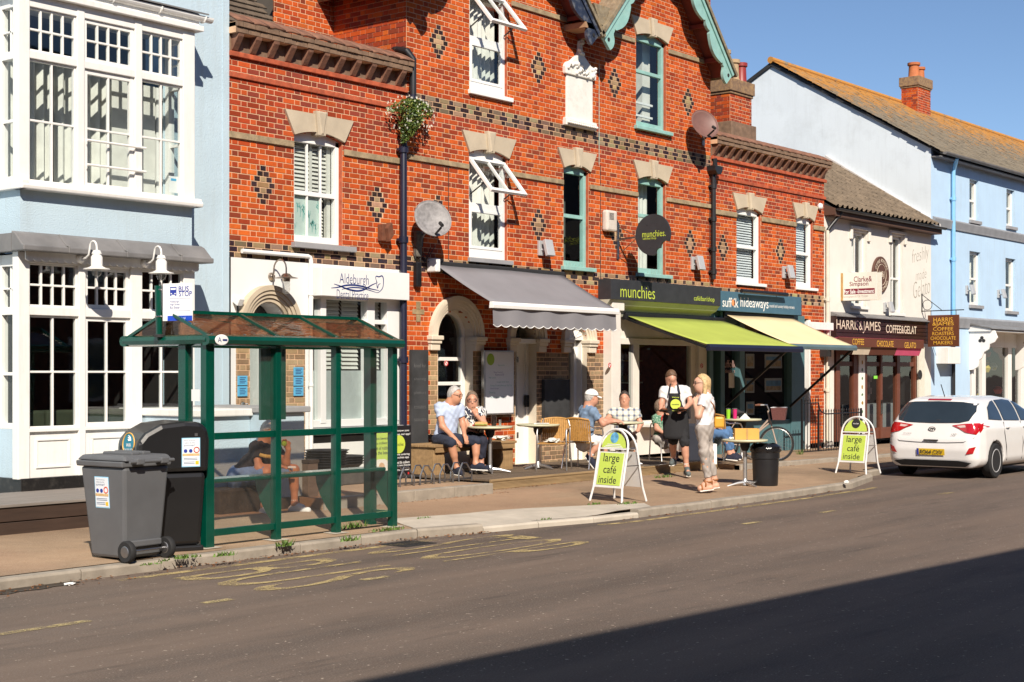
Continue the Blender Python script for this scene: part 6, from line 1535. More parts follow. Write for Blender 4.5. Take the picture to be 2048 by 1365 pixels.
# ================================================================== BLACK LITTER BIN
M_binblk=pm('black_bin_plastic',(.012,.012,.013),.33,.1,3,.12,60,.002,coat=.1)
pk=G(328,1100,0);kb_=thing('litter_bin','tall black moulded litter bin with rounded hood','bin',(pk.x,pk.y,0),math.radians(-20),local=True)
mb=MB();frustum(mb,-.29,.29,-.30,.30,.06,-.33,.33,-.34,.34,.80);mb.build('body',M_binblk,kb_,bevel=.05)
MB().box(-.31,.31,-.32,.32,.0,.065).build('base',M_binblk,kb_,bevel=.02)
hp=[(-.36,.80),(.35,.80),(.365,1.12),(.34,1.24),(.27,1.30),(.10,1.31),(-.14,1.285),(-.30,1.20),(-.375,1.11),(-.38,1.0)]
MB().prism(hp,'y',-.35,.35).build('hood',M_binblk,kb_,bevel=.05)
MB().box(-.385,-.35,-.24,.24,.86,1.06).build('mouth',M_blackmatt,kb_,bevel=.01)
# wifi roundel on the street-left face
wr_=Vector((-.22,-.353,1.12))
badge=MB().lathe([(0,.004),(.105,.004),(.11,0)],(-.395,-.12,1.09),28,(-1,-.25,.1)).build('wifi_badge',pm('teal_badge',(.01,.20,.30),.4,.05,4,0),kb_)
bn=Vector((-1,-.25,.1)).normalized();bu=Vector((.25,-1,0)).normalized() ;bv=Vector((.1,0,1));bc=Vector((-.395,-.12,1.09))+bn*.006
MB().ring(bc,.107,.006,bn,28,5).build('badge_rim',pm('badge_orange',(.75,.42,.08),.5,.05,3,0),badge)
text('WiFi',bc+bv*-.015,M_whitefresh,badge,width=.09,height=.035,ux=bu,uy=bv,bold=.02);text('Free Public WiFi',bc+bv*-.055,M_whitefresh,badge,width=.14,height=.02,ux=bu,uy=bv,bold=.01)
for r in (.018,.036,.054):
    up_=(bv-bn*bv.dot(bn)).normalized();pts=[bc+bv*.025-bu*.02+(bu*math.cos(a)+up_*math.sin(a))*r for a in [math.radians(5+80*k/6) for k in range(7)]];MB().tube(pts,.005,5).build('wifi_arc',M_whitefresh,badge)
summer_poster(kb_,(.16,-.352,1.0),(1,0,0),(0,0,1),(0,-1,0),.19,.29)
MB().box(.20,.23,-.353,-.345,1.16,1.19).build('lock',M_steel,kb_)
# ================================================================== AWNINGS
M_greyfab=pm('grey_awning_cloth',(.205,.20,.215),.85,.06,2,.08,60,.002,dirt=.1,dirtcol=(.12,.12,.13))
M_limefab=pm('lime_awning_cloth',(.36,.43,.075),.85,.06,2,.08,60,.002,dirt=.08,dirtcol=(.3,.38,.1))
M_beigefab=pm('beige_awning_cloth',(.74,.60,.36),.85,.05,2,.08,60,.002)
def awning(name,label,x0,x1,zw,yf,zf,cloth,barm,bar_h=.09,valance=0,arms=(),cassette=None,yw=YF-.12,dip=0):
    t=thing(name,label,'awning',((x0+x1)/2,yf,zf))
    def P(s,q):return (x0+(x1-x0)*s,yw+(yf-yw)*q,zw+(zf-zw)*q-.02*math.sin(math.pi*q)-.006*math.sin(s*9))
    MB().grid(P,16,6).build('canopy',cloth,t,smooth=True,thick=.006)
    MB().prism([(yf-.05,zf-bar_h),(yf-.06,zf-bar_h*.4),(yf-.035,zf+.012),(yf+.03,zf+.012),(yf+.04,zf-bar_h)],'x',x0-.02,x1+.02).build('front_bar',barm,t,bevel=.006)
    if valance:
        n=int((x1-x0)/.21);w=(x1-x0-.03)/n;mb=MB();ed=MB();rr=random.Random(4)
        zb=zf-bar_h;epts=[]
        for i in range(n):
            for k in range(8):
                def col(kk):
                    a=(i+kk/8);x=x0+.015+a*w;z=zb-valance-.035*abs(math.sin(math.pi*a));y=yf-.01+.015*math.sin(a*1.7)-.0;return (x,y,zb),(x,y-.01,z)
                a0,b0=col(k);a1,b1=col(k+1);mb.add([a0,a1,b1,b0],[(0,1,2,3)]);epts.append(b0)
        epts.append(b1);mb.build('valance',cloth,t,thick=.004,recalc=False);ed.tube([(p[0],p[1]-.004,p[2]) for p in epts],.007,5).build('valance_trim',M_whitefresh,t)
    for (p,q) in arms:MB().bar(p,q,.035,.05).build('folding_arm',M_black,t)
    if cassette:MB().box(x0-.06,x1+.06,yw,YF-.01,zw-.07,zw+.07).build('roller_box',cassette,t,bevel=.02)
    return t
gax0,gax1=FX(862),FX(1116);gyf=15.02
gzf=FZ(982,605,gyf);gzw=(FZ(862,531)+FZ(1114,552))/2
ga=awning('shop_awning','grey awning with scalloped valance over the arched cafe entrance',gax0,gax1,gzw,gyf,gzf,M_greyfab,M_whitefresh,.09,.26,arms=[((gax0+.15,YF-.12,gzw-.1),(gax0+.9,gyf+.5,gzf+.12)),((gax0+.9,gyf+.5,gzf+.12),(gax0+.3,gyf+.05,gzf-.02)),((gax1-.15,YF-.12,gzw-.1),(gax1-.9,gyf+.5,gzf+.12)),((gax1-.9,gyf+.5,gzf+.12),(gax1-.3,gyf+.05,gzf-.02))],cassette=M_blackmatt)
MB().box(gax0-.12,gax0-.01,YF-.22,YF-.01,gzw-.12,gzw+.10).build('end_bracket',M_whitefresh,ga,bevel=.02)
lax0,lax1=FX(1246),FX(1439);lyf=14.41;lzf=(FZ(1415,690,lyf)+FZ(1600,694,lyf))/2;lzw=(FZ(1246,635)+FZ(1439,641))/2
awning('shop_awning','lime green awning over the cafe shop window',lax0,lax1,lzw,lyf,lzf,M_limefab,pm('navy_black_bar',(.012,.014,.035),.4,.1,4,0),.11,0,arms=[((lax0+.04,YF-.1,lzw-.06),(lax0+.02,lyf+.04,lzf-.05)),((lax1-.04,YF-.1,lzw-.08),(lax1-.05,lyf+.04,lzf-.05))],cassette=M_black)
cax0,cax1=FX(1443),FX(1577);cyf=14.69;czf=(FZ(1577,689,cyf)+FZ(1708,692,cyf))/2;czw=(FZ(1443,630)+FZ(1577,638))/2
awning('shop_awning','beige awning over the holiday agency window',cax0,cax1,czw,cyf,czf,M_beigefab,pm('teal_grey_bar',(.10,.15,.17),.4,.1,4,0),.10,0,arms=[((cax1-.02,cyf+.05,czf-.08),(cax1-.02,YF-.05,FZ(1620,812))),((cax0+.04,cyf+.05,czf-.08),(cax0+.04,YF-.05,FZ(1472,812)))],cassette=M_black)
# ================================================================== FASCIA SIGNS
M_lime=pm('lime_print',(.52,.62,.07),.5,.03,4,0);M_slateblk=pm('charcoal_sign',(.028,.029,.034),.6,.2,5,.1,20,.003,dirt=.12,dirtcol=(.08,.08,.085))
yfs=YF-.30
ms=thing('fascia_sign','charcoal fascia sign with lime cafe lettering','sign',(FX(1330,yfs),yfs,3))
mx0,mx1=FX(1222,yfs),FX(1441,yfs);mz1,mz0=(FZ(1222,559,yfs)+FZ(1441,575,yfs))/2,(FZ(1222,600,yfs)+FZ(1441,612,yfs))/2
MB().box(mx0,mx1,yfs,YF-.002,mz0,mz1).build('board',M_slateblk,ms,bevel=.005)
line_text('munchies',1241,1310,582,587,yfs-.004,M_lime,ms,.235,bold=-.006);line_text('café/bar/shop',1388,1429,598.5,600.5,yfs-.004,M_lime,ms,.125)
MB().prism([(yfs+.02,mz0),(yfs+.10,mz0-.10),(YF-.08,mz0-.16),(YF-.03,mz0-.30),(YF,mz0-.3),(YF,mz0)],'x',mx0,mx1).build('cornice',pm('greenish_white_cornice',(.45,.45,.36),.8,.15,4,.2,30,.004,dirt=.5,dirtcol=(.18,.22,.08),ds=4),ms)  # off-white cornice mottled with dull green
hsn=thing('fascia_sign','blue fascia sign of the holiday agency','sign',(FX(1520,yfs),yfs,3));M_hblue=pm('petrol_blue_sign',(.055,.13,.19),.6,.08,5,.05,20,.003)
hx0,hx1=FX(1442,yfs+.08),FX(1603,yfs+.08);yh=yfs+.08;hz1,hz0=(FZ(1442,583,yh)+FZ(1603,594,yh))/2,(FZ(1442,623,yh)+FZ(1603,630,yh))/2
MB().box(hx0+.01,hx1,yh,YF-.002,hz0,hz1).build('board',M_hblue,hsn,bevel=.005)
line_text('suff lk',1445,1477,605,606,yh-.004,M_whitefresh,hsn,.20,bold=.006);p=F(1466.5,606,yh);MB().lathe([(.07,0),(.07,.004)],(p.x,yh,p.z+.0),16,(0,-1,0)).build('orange_dot',pm('apricot_print',(.75,.30,.12),.5,0,4,0),hsn)
line_text('hideaways',1481,1537,608.5,610,yh-.004,M_whitefresh,hsn,.27,bold=.002);line_text('coastal and country holiday retreats',1539,1589,613.5,615.5,yh-.004,M_whitefresh,hsn,.09)
a,b=F(1483,581,yh-.12),F(1574,591,yh-.12);zz=(a.z+b.z)/2;tl=thing('sign_light','black tube light above the blue fascia sign','light',(a.x,yh,zz));MB().tube([(a.x,yh-.12,zz),(b.x,yh-.12,zz)],.045,10).build('lamp_tube',M_black,tl,smooth=True)
for x in (a.x+.3,b.x-.3):MB().bar((x,yh-.12,zz),(x,YF,zz+.03),.02).build('arm',M_black,tl)
# cafe shopfront
ysf=YF-.02;M_pil=pm('white_pilaster',(.74,.70,.64),.5,.06,4,.05,30,.002,dirt=.15)
def SXf(u):return FX(u,ysf)
zhd=mz0-.30
sf=MB();sf.box(SXf(1208),SXf(1226),ysf-.18,YF+.1,FCZ,zhd+.28);sfo=sf.build('pilaster',M_pil,cafe,bevel=.008)
MB().box(SXf(1206),SXf(1230),ysf-.22,YF+.05,zhd+.1,zhd+.30).build('pilaster_cap',M_pil,cafe,bevel=.012)
sf=MB();zhd2=FZ(1300,690);ys2=YF+.1
for (u0,u1) in ((1271,1283),(1386,1396)):sf.box(FX(u0),FX(u1),ys2-.05,ys2+.06,FCZ,zhd2)
sf.box(FX(1226),FX(1410),ys2-.05,ys2+.06,zhd2,zhd2+.12);sf.box(FX(1226),FX(1410),ys2,ys2+.06,zhd2+.12,zhd+.05)
zst_=FZ(1290,842);sf.box(FX(1283),FX(1386),ys2-.05,ys2+.06,zst_-.1,zst_);sfo=sf.build('shopfront',M_pil,cafe,bevel=.006)
MB().box(FX(1283),FX(1386),ys2-.02,ys2+.05,FCZ,zst_-.1).build('stall_riser',M_pil,cafe);MB().box(FX(1282),FX(1330),ys2-.30,ys2-.05,zst_-.12,zst_-.06).build('window_shelf',M_pil,cafe,bevel=.01)
for (u0,u1,z0) in ((1226,1271,FCZ),(1283,1386,zst_)):MB().poly([(FX(u0),ys2,z0),(FX(u1),ys2,z0),(FX(u1),ys2,zhd2),(FX(u0),ys2,zhd2)]).build('pane',M_glassd,sfo)
MB().box(FX(1396),FX(1412),ys2-.12,ys2+.1,FCZ,zhd+.1).build('pilaster',M_pil,cafe,bevel=.008)
room(cafe,FX(1212),FX(1420),ys2+.03,YF+2.4,.1,zhd+.1,M_dark)
# goods on the shelves inside
rr=random.Random(6)
for j,zz in enumerate((1.15,1.6,2.05)):
    sh=MB().box(FX(1286),FX(1384),YF+1.2,YF+1.5,zz-.03,zz).build('display_shelf',M_tan if j != 1 else M_white,cafe)
    for i in range(12):
        x=FX(1288)+i*.14;h=rr.uniform(.08,.22);MB().lathe([(.035,0),(.04,h*.7),(.015,h*.85),(.015,h)],(x,YF+1.3,zz),8).build('jar',M_goods[(i+j) % 6],sh,smooth=True)
# no-smoking stickers
M_red=pm('red_print',(.55,.03,.03),.5,0,4,0)
for (u,v,y) in ((1219,731,ysf-.182),(1403,732,ys2-.122),(892,727,YF+.155)):
    p=F(u,v,y);o=MB().lathe([(.05,0),(.05,.002)],p,16,(0,-1,0)).build('no_smoking_sticker',M_whitefresh,cafe);MB().ring((p.x,p.y-.004,p.z),.042,.007,(0,1,0),16,5).build('red_ring',M_red,o);MB().bar((p.x-.03,p.y-.004,p.z+.03),(p.x+.03,p.y-.004,p.z-.03),.009).build('red_bar',M_red,o)
# holiday agency shopfront
M_teal=pm('teal_shop_paint',(.075,.16,.18),.5,.08,4,.05,30,.002)
sf=MB();ys3=YF+.05;zh3=hz0-.25
for (u0,u1) in ((1413,1421),(1436,1444),(1474,1484),(1578,1604)):sf.box(FX(u0),FX(u1),ys3-.12,ys3+.08,.0,hz0)
sf.box(FX(1413),FX(1604),ys3-.06,ys3+.06,zh3,hz0);sf.box(FX(1484),FX(1578),ys3-.08,ys3+.06,.0,.75);sf.build('shopfront',M_teal,blk,bevel=.008)
for (u0,u1,z0) in ((1444,1474,.05),(1484,1578,.75)):MB().poly([(FX(u0),ys3,z0),(FX(u1),ys3,z0),(FX(u1),ys3,zh3),(FX(u0),ys3,zh3)]).build('pane',M_glassd,blk)
room(blk,FX(1423),FX(1604),ys3+.04,YF+2.6,.0,hz0,M_dark)
M_pic=[pm('picture_sky_blue',(.15,.32,.5),.5,.3,8,0),pm('picture_sand',(.5,.34,.18),.5,.4,9,0),pm('picture_cream',(.55,.45,.3),.5,.3,12,0)]
for i,(u0,u1,v0,v1) in enumerate(((1491,1508,708,737),(1529,1563,709,737),(1490,1508,757,786),(1529,1563,757,784),(1492,1508,804,830))):
    p,q=F(u0,v0,ys3+.06),F(u1,v1,ys3+.06);o=MB().box(p.x,q.x,ys3+.05,ys3+.06,q.z,p.z).build('picture_card',pm('card_white',(.5,.5,.48),.6,.05,4,0),blk)
    zm=q.z+(p.z-q.z)*(.25+.35*rr.random());MB().box(p.x+.05,q.x-.05,ys3+.047,ys3+.049,zm,p.z-.05).build('picture_upper',M_pic[0 if i else 2],o);MB().box(p.x+.05,q.x-.05,ys3+.047,ys3+.049,q.z+.04,zm).build('picture_lower',M_pic[1],o)
p,q=F(1452,746,ys3+.06),F(1463,776,ys3+.06);MB().box(p.x,q.x,ys3-.01,ys3-.005,q.z,p.z).build('door_notice',M_curtain,blk)
p=F(1458,732,ys3-.008);text('suffolk',(p.x,ys3-.008,p.z+.04),pm('faint_pink_print',(.40,.26,.24),.6,0,4,0),blk,width=.55,height=.16);text('hideaways',(p.x,ys3-.008,p.z-.12),MATS['faint_pink_print'],blk,width=.5,height=.1)
# private door right of it, white frame and brick pier
d0,d1=FX(1605),FX(1618);MB().box(d0,d1,YF+.12,YF+.17,0,FZ(1605,640)).build('door',pm('grey_panel_door',(.30,.32,.35),.5,.05,4,.03,20,.002),blk);MB().box(d1-.06,d1+.02,YF-.03,YF+.12,0,FZ(1605,640)).build('door_frame',M_white,blk)
MB().box(FX(1604),FX(1655),YF-.16,YF-.002,FZ(1620,660),FZ(1620,645)).build('door_hood',M_white,blk,bevel=.01)
for (z0,z1) in ((.25,.8),(.95,1.5),(1.65,2.0)):MB().box(d0+.12,d1-.16,YF+.105,YF+.12,z0,z1).build('door_panel',MATS['grey_panel_door'],blk,bevel=.01)
p=F(1641,753);MB().box(p.x-.04,p.x+.04,YF-.05,YF-.005,p.z-.08,p.z+.08).build('door_entry_box',M_blackmatt,blk)
p=F(1643,707);MB().box(p.x-.1,p.x+.1,YF-.2,YF-.005,p.z-.08,p.z+.1).build('alarm_box',M_blackmatt,blk)
p=F(1636,413);MB().lathe([(0,.12),(.06,.1),(.08,.04),(.05,0)],p,12,(.2,-1,-.1)).build('camera_dome',M_whitefresh,blk,smooth=True)
# ================================================================== ROUND BITTEN SIGN
Xd=FX(1234);yd=15.48;zd=FZ(1234,475)
zd=CZ-(470-V0)*ZC(Xd,yd)/FPX
rs=thing('projecting_sign','round black projecting sign with a bite taken out and lime cafe lettering','sign',(Xd,YF,zd))
R=.385;pts=[]
bites=[(yd-R*math.cos(math.radians(40))-.04,zd-R*math.sin(math.radians(40))-.03,.13),(yd-R*math.cos(math.radians(62))-.0,zd-R*math.sin(math.radians(62))-.06,.11)]
for i in range(96):
    a=2*math.pi*i/96;y,z=yd+R*math.cos(a),zd+R*math.sin(a)
    for (by,bz,br) in bites:
        d=math.hypot(y-by,z-bz)
        if d<br:k=br/max(d,1e-3);dy,dz=yd-by,zd-bz;L=math.hypot(dy,dz);t=(br*br-d*d)**.5 if d<br else 0;y,z=y+dy/L*t,z+dz/L*t
    pts.append((y,z))
MB().prism(pts,'x',Xd-.02,Xd+.02).build('disc',M_slateblk,rs)
text('munchies.',(Xd-.023,yd-.03,zd+.02),M_lime,rs,width=.52,height=.12,ux=(0,-1,0));text('café/bar/shop',(Xd-.023,yd+.07,zd-.07),M_lime,rs,width=.30,height=.055,ux=(0,-1,0))
MB().bar((Xd,YF,zd-.05),(Xd,yd+R-.02,zd-.02),.035).build('arm',M_steel,rs);MB().bar((Xd,YF-.02,zd+.2),(Xd,yd+R,zd),.012).build('stay_rod',M_steel,rs);MB().bar((Xd,YF-.02,zd-.35),(Xd,yd+R,zd-.05),.012).build('stay_rod',M_steel,rs);MB().box(Xd-.03,Xd+.03,YF-.03,YF-.008,zd-.42,zd+.28).build('wall_bar',M_steel,rs)
for (a,b) in ((.12,.18),(-.1,.2),(.05,-.24)):MB().lathe([(.008,0),(.008,.006)],(Xd-.021,yd+a,zd+b),8,(-1,0,0)).build('rivet',M_blackmatt,rs)
# alarm box, dishes, cables
ab=thing('alarm_box','weathered white alarm box beside the round sign','alarm box',F(1213,443));p=F(1213,443);MB().box(p.x-.17,p.x+.17,YF-.14,YF-.006,p.z-.2,p.z+.2).build('case',pm('weathered_white_plastic',(.60,.54,.48),.5,.1,6,.05,20,.003,dirt=.3,dirtcol=(.35,.2,.14)),ab,bevel=.04)
for i in range(6):MB().box(p.x-.10,p.x+.04,YF-.143,YF-.139,p.z+.02+i*.022,p.z+.03+i*.022).build('vent_slot',M_blackmatt,ab)
def dish(label,u,v,mu,mv,r,m,look):
    p=F(mu,mv);c=F(u,v,YF-.42);t=thing('satellite_dish',label,'satellite dish',p);look=Vector(look).normalized()
    prof=[(r*k/8,-.10*(1-(k/8)**2)*(r/.38)) for k in range(9)]
    o=MB().lathe(prof,c,36,look,cap=False).build('reflector',m,t,smooth=True,thick=.008)
    MB().ring(c,r,.009,look,36,5).build('rim',m,t)
    e=c+look*.34-Vector((0,0,r*.95));MB().bar(c-Vector((0,0,r*.95)),e,.02,.03).build('feed_arm',M_blackmatt,t);MB().lathe([(.028,-.05),(.03,.05),(.02,.06)],e+Vector((0,0,.05)),10,(c-e)).build('receiver',M_blackmatt,t)
    MB().tube([c-look*.1,c-look*.2+Vector((0,0,-.05)),p+Vector((0,-.05,0))],.022,8).build('mount_arm',M_steel,t);MB().box(p.x-.05,p.x+.05,YF-.03,YF-.008,p.z-.12,p.z+.12).build('wall_plate',M_steel,t);return t
M_dishg=pm('lichened_grey_dish',(.24,.23,.23),.6,.3,14,.1,30,.002,dirt=.4,dirtcol=(.10,.10,.10),ds=9);M_dishb=pm('brown_dish',(.17,.085,.07),.55,.1,8,.05,30,.002)
dish('grey mottled satellite dish beside the blue downpipe',866,437,838,478,.31,M_dishg,(-.45,-1,.42));dish('brown satellite dish by the gable corner',1410,248,1405,280,.31,M_dishb,(-.45,-1,.42))
# weathered junction box and cables under the grey dish
jb=thing('cable_box','tangle of cables and grey junction box under the grey dish','cable box',F(830,500));p=F(830,490);MB().box(p.x-.06,p.x+.07,YF-.10,YF-.01,p.z-.2,p.z+.22).build('box',pm('mossy_grey_box',(.12,.11,.09),.9,.4,20,.5,30,.01),jb,bevel=.02);p=F(830,550);MB().box(p.x-.06,p.x+.06,YF-.1,YF-.01,p.z-.2,p.z+.2).build('lower_box',M_black,jb,bevel=.02)
rr=random.Random(5)
for i in range(9):
    a=F(830+rr.uniform(-10,10),505+rr.uniform(-20,20),YF-.05);b=a+Vector((rr.uniform(-.25,.5),0,rr.uniform(-.3,.2)));m_=(a+b)/2+Vector((0,-.03,-rr.uniform(.05,.2)));MB().tube([a,m_,b],.007,5).build('cable',M_blackmatt,jb)
for (u,v0,v1,m) in ((896,318,520,M_blackmatt),(1200,330,560,M_blackmatt),(1418,330,560,M_blackmatt),(1197,130,330,M_turq)):
    MB().tube([(FX(u),YF-.014,FZ(u,v0)),(FX(u),YF-.014,FZ(u,v1))],.006,5).build('cable',m,cafe)
fg=thing('wall_bracket','rusty brown bracket on the dental wall beside the pipe','bracket',F(758,465));p=F(758,465);MB().box(p.x-.04,p.x+.04,YF-.12,YF-.006,p.z-.14,p.z+.12).build('plate',pm('rusty_iron',(.14,.05,.025),.9,.3,9,.3,30,.005),fg,bevel=.01);MB().obox(p+Vector((.07,-.13,0)),(.05,0,.05),(0,.06,0),(-.02,0,.1)).build('hood',MATS['rusty_iron'],fg)
# bird spikes above the fascia and on ledges
bsp=MB();rr=random.Random(15)
def spikes(x0,x1,y,z,h=.10,dens=26):
    for i in range(int((x1-x0)*dens)):
        x=rr.uniform(x0,x1);a=rr.uniform(-.5,.5);b=rr.uniform(-.6,.2);q=Vector((x,y+rr.uniform(-.03,.03),z));e=q+Vector((h*math.sin(a),h*b,h));bsp.add([q+Vector((-.002,0,0)),q+Vector((.002,0,0)),e],[(0,1,2)])
spikes(mx0,mx1,yfs+.08,mz1,.12);spikes(hx0,hx1,yh+.08,hz1,.1);spikes(FX(1277),FX(1335),YF-.05,WIN['e'][2]-.01,.12);spikes(FX(1127),FX(1185),YF-.05,WIN['d'][2]-.01,.1);spikes(XA+.2,XB,YF+.15,z_cop+.12,.12,30)
o=bsp.build('bird_spikes',pm('spike_wire',(.30,.22,.16),.5,.1,5,0),recalc=False);tag(o,'thin wire bird spikes on the fascias, sills and parapet',None,None,'stuff')
# ================================================================== HANGING PLANT ON THE PIPE
def flowers(name,label,c,rx,rz,n,seed):
    t=thing(name,label,'plant',c);rr=random.Random(seed);c=Vector(c);lf=MB();wf=MB()
    for i in range(n):
        a=rr.uniform(0,6.28);e=rr.random()**.5;z=rr.uniform(-1,1);k=math.sqrt(max(0,1-z*z));w=(.55+.45*z) if z<0 else 1
        p=c+Vector((rx*k*e*math.cos(a)*w+.12*z,-abs(.30*k*e*math.sin(a))-.03,rz*z*(1.35 if z<0 else .8)))
        s=rr.uniform(.015,.04);d=Vector((rr.uniform(-1,1),rr.uniform(-1,.2),rr.uniform(-.4,1))).normalized();q=d.cross(Vector((rr.uniform(-1,1),rr.uniform(-1,1),rr.uniform(-1,1)))).normalized()
        lf.cur=rr.choice((0,0,1,2));lf.add([p-d*s,p+q*s*.45,p+d*s,p-q*s*.45],[(0,1,2,3)])
    for i in range(70):
        a=rr.uniform(0,6.28);z=rr.uniform(-.8,1);k=math.sqrt(max(0,1-z*z));p=c+Vector((rx*1.05*k*math.cos(a),-abs(.32*k*math.sin(a))-.03,rz*z*.95))
        for j in range(5):b=1.257*j;wf.add([p,p+Vector((.016*math.cos(b),-.01,.016*math.sin(b))),p+Vector((.02*math.cos(b+.6),-.012,.02*math.sin(b+.6)))],[(0,1,2)])
    o=lf.build('foliage',[pm('leaf_mid',(.09,.15,.025),.5,.3,20,0),pm('leaf_dark',(.035,.07,.015),.5,.3,20,0),pm('leaf_yellow',(.22,.24,.05),.5,.3,20,0)],t,recalc=False);o['kind']='stuff'
    wf.build('blossom',pm('white_petal',(.78,.76,.66),.6,.05,10,0),t,recalc=False)['kind']='stuff'
    MB().tube([c+Vector((0,-.03,-rz*1.2)),c+Vector((.03,-.06,-.1)),c+Vector((0,-.1,rz*.5))],.015,6).build('stem',M_tan,t)
p=F(812,232,YF-.12);flowers('wall_plant','green trailing plant with white flowers growing from the downpipe',p,.50,.33,2600,4)
# ================================================================== DECKING
DZ=.205
dk=thing('decking','weathered timber decking in front of the cafe','decking',(20,14.9,0))
M_deck=pm('weathered_deck_board',(.30,.205,.105),.85,.25,4,.4,30,.006,stretch=(.3,5,5),dirt=.35,dirtcol=(.09,.065,.04),ds=3);M_deckd=pm('grimy_deck_top',(.12,.085,.055),.85,.3,4,.3,30,.005,stretch=(.4,4,4),dirt=.3,dirtcol=(.07,.05,.035))
DX0,DX1,DYF=17.12,23.6,14.22
for i in range(15):
    y=DYF+.005+i*.142
    if y>YF-.1:break
    MB().box(DX0,DX1,y,y+.134,DZ-.028,DZ+random.uniform(-.002,.002)).build('deck_board',M_deckd,dk,bevel=.004)
def grooved(x0,x1,y,z0,z1,n):
    pts=[(y+.025,z0),(y+.025,z1)];pr=[]
    for i in range(n):
        a,b=z1-(z1-z0)*i/n,z1-(z1-z0)*(i+1)/n;pr += [(y,a-.003),(y,b+.005),(y+.008,b+.003),(y+.008,b+.0005)]
    return MB().prism(pts+pr,'x',x0,x1)
grooved(DX0,20.2,DYF-.025,.02,DZ-.03,8).build('fascia_board',M_deck,dk);grooved(20.21,DX1,DYF-.025,.02,DZ-.03,7).build('fascia_board',M_deck,dk)
MB().box(DX0,DX1,DYF-.035,DYF+.004,DZ-.03,DZ+.002).build('nosing_board',M_deck,dk,bevel=.004)
MB().box(FX(1285,DYF),FX(1410,DYF),DYF-.04,DYF+.03,DZ+.002,DZ+.006).build('metal_nosing',M_alu,dk)
MB().box(DX0+.05,DX1-.02,DYF+.01,YF,-.1,DZ-.03).build('joists',M_blackmatt,dk)
# ================================================================== BISTRO TABLES
M_ttop=pm('cream_table_top',(.56,.55,.38),.4,.05,4,.02,20,.001);M_basealu=pm('cast_aluminium',(.60,.60,.60),.38,.08,8,.1,60,.002,metal=.9)
def bistro(label,loc,rz=0,grp='round bistro tables outside the cafe'):
    t=thing('bistro_table',label,'table',loc,rz,grp,local=True)
    MB().lathe([(.0,.705),(.33,.705),(.355,.715),(.36,.73),(.355,.74),(.0,.74)],(0,0,0),40).build('table_top',M_ttop,t,smooth=True,bevel=0);MB().lathe([(.12,.68),(.28,.703),(.0,.704)],(0,0,0),20,cap=False).build('under_plate',M_blackmatt,t)
    MB().lathe([(.045,.56),(.075,.62),(.08,.68),(.0,.68)],(0,0,0),12).build('collar',M_blackmatt,t);MB().lathe([(.032,.05),(.032,.58)],(0,0,0),18).build('column',M_basealu,t,smooth=True);MB().lathe([(.055,.02),(.05,.07),(.034,.12)],(0,0,0),16).build('base_boss',M_basealu,t,smooth=True)
    for k in range(4):
        a=math.pi/2*k+.5;d=Vector((math.cos(a),math.sin(a),0));MB().tube([d*.03+Vector((0,0,.06)),d*.15+Vector((0,0,.05)),d*.28+Vector((0,0,.022)),d*.33+Vector((0,0,.012))],[.03,.024,.018,.012],8).build('foot',M_basealu,t,smooth=True)
    return t
def put(u,v,Z):p=G(u,v,Z);return (p.x,p.y,Z)
T1=put(980,946,DZ);T2=put(1076,938,DZ);T3=tuple(UZ(1246,848,25.9));T3=(T3[0],T3[1],DZ)
T4=put(1490,973,PZ(20,11.5));T5=UZ(1484,838,27.6);T5=(T5.x,T5.y,DZ)
bistro('round bistro table with sandwich and dark drink in front of the bench couple',T1,.3);bistro('empty round bistro table with papers near the white door',T2,1.0);bistro('round bistro table between the cap wearing man and the man in checks',T3,.2);bistro('round bistro table on the pavement carrying a cardboard box',T4,.6);bistro('round bistro table with green and pink tumblers behind the blonde woman',T5,.9)
# things on the tables
def tt(T,dx,dy):return Vector((T[0]+dx,T[1]+dy,T[2]+.742))
R_=Vector((ST,-CT,0));Fw=Vector((CT,ST,0))
def on(T,r,f):return Vector((T[0],T[1],T[2]+.742))+R_*r+Fw*f
p=on(T1,-.14,-.1);sd=thing('sandwich','filled baguette lying on the couple\'s table','food',p);MB().lathe([(0,-.11),(.03,-.10),(.04,-.03),(.04,.04),(.028,.10),(0,.11)],p+Vector((0,0,.035)),10,R_).build('bread',pm('baguette_crust',(.46,.26,.09),.7,.2,20,.2,40,.003),sd,smooth=True);MB().obox(p+Vector((0,0,.03))-Fw*.03,R_*.09,Fw*.02,(0,0,.006)).build('filling',pm('salad_filling',(.25,.30,.06),.7,.3,30,0),sd)
def drink(name,label,p,r,h,m,cat='drink',neck=False):
    t=thing(name,label,cat,p);MB().lathe([(r*.8,0),(r,h*.3),(r,h),(r*.85,h),(r*.85,h*.98),(0,h*.96)],p,16).build('vessel',m,t,smooth=True);return t
M_cola=pm('dark_drink',(.02,.012,.01),.2,.1,4,0);drink('glass_of_cola','dark drink in a glass on the couple\'s table',on(T1,.06,.1),.045,.16,M_cola,'drink');t=drink('black_cup','small black cup in front of the woman in the patterned top',on(T1,-.19,.02),.045,.075,M_black,'cup');drink('salt_shaker','steel salt shaker on the couple\'s table',on(T1,.16,-.02),.022,.10,M_alu,'shaker')
drink('red_pot','small red sauce pot on the couple\'s table',on(T1,-.25,-.03),.03,.025,M_red,'pot')
p=on(T2,.05,-.02);mn=thing('paper_menus','white papers lying on the empty table','papers',p);MB().obox(p+Vector((0,0,.006)),R_*.12,Fw*.09,(0,0,.005)).build('sheet',M_whitefresh,mn);MB().obox(p+Vector((-.05,-.08,.014)),R_*.10,Fw*.06,(0,0,.004)).build('sheet',M_whitefresh,mn)
M_neong=pm('green_tumbler',(.25,.55,.03),.3,.05,4,0);M_neonp=pm('pink_tumbler',(.50,.02,.14),.3,.05,4,0)
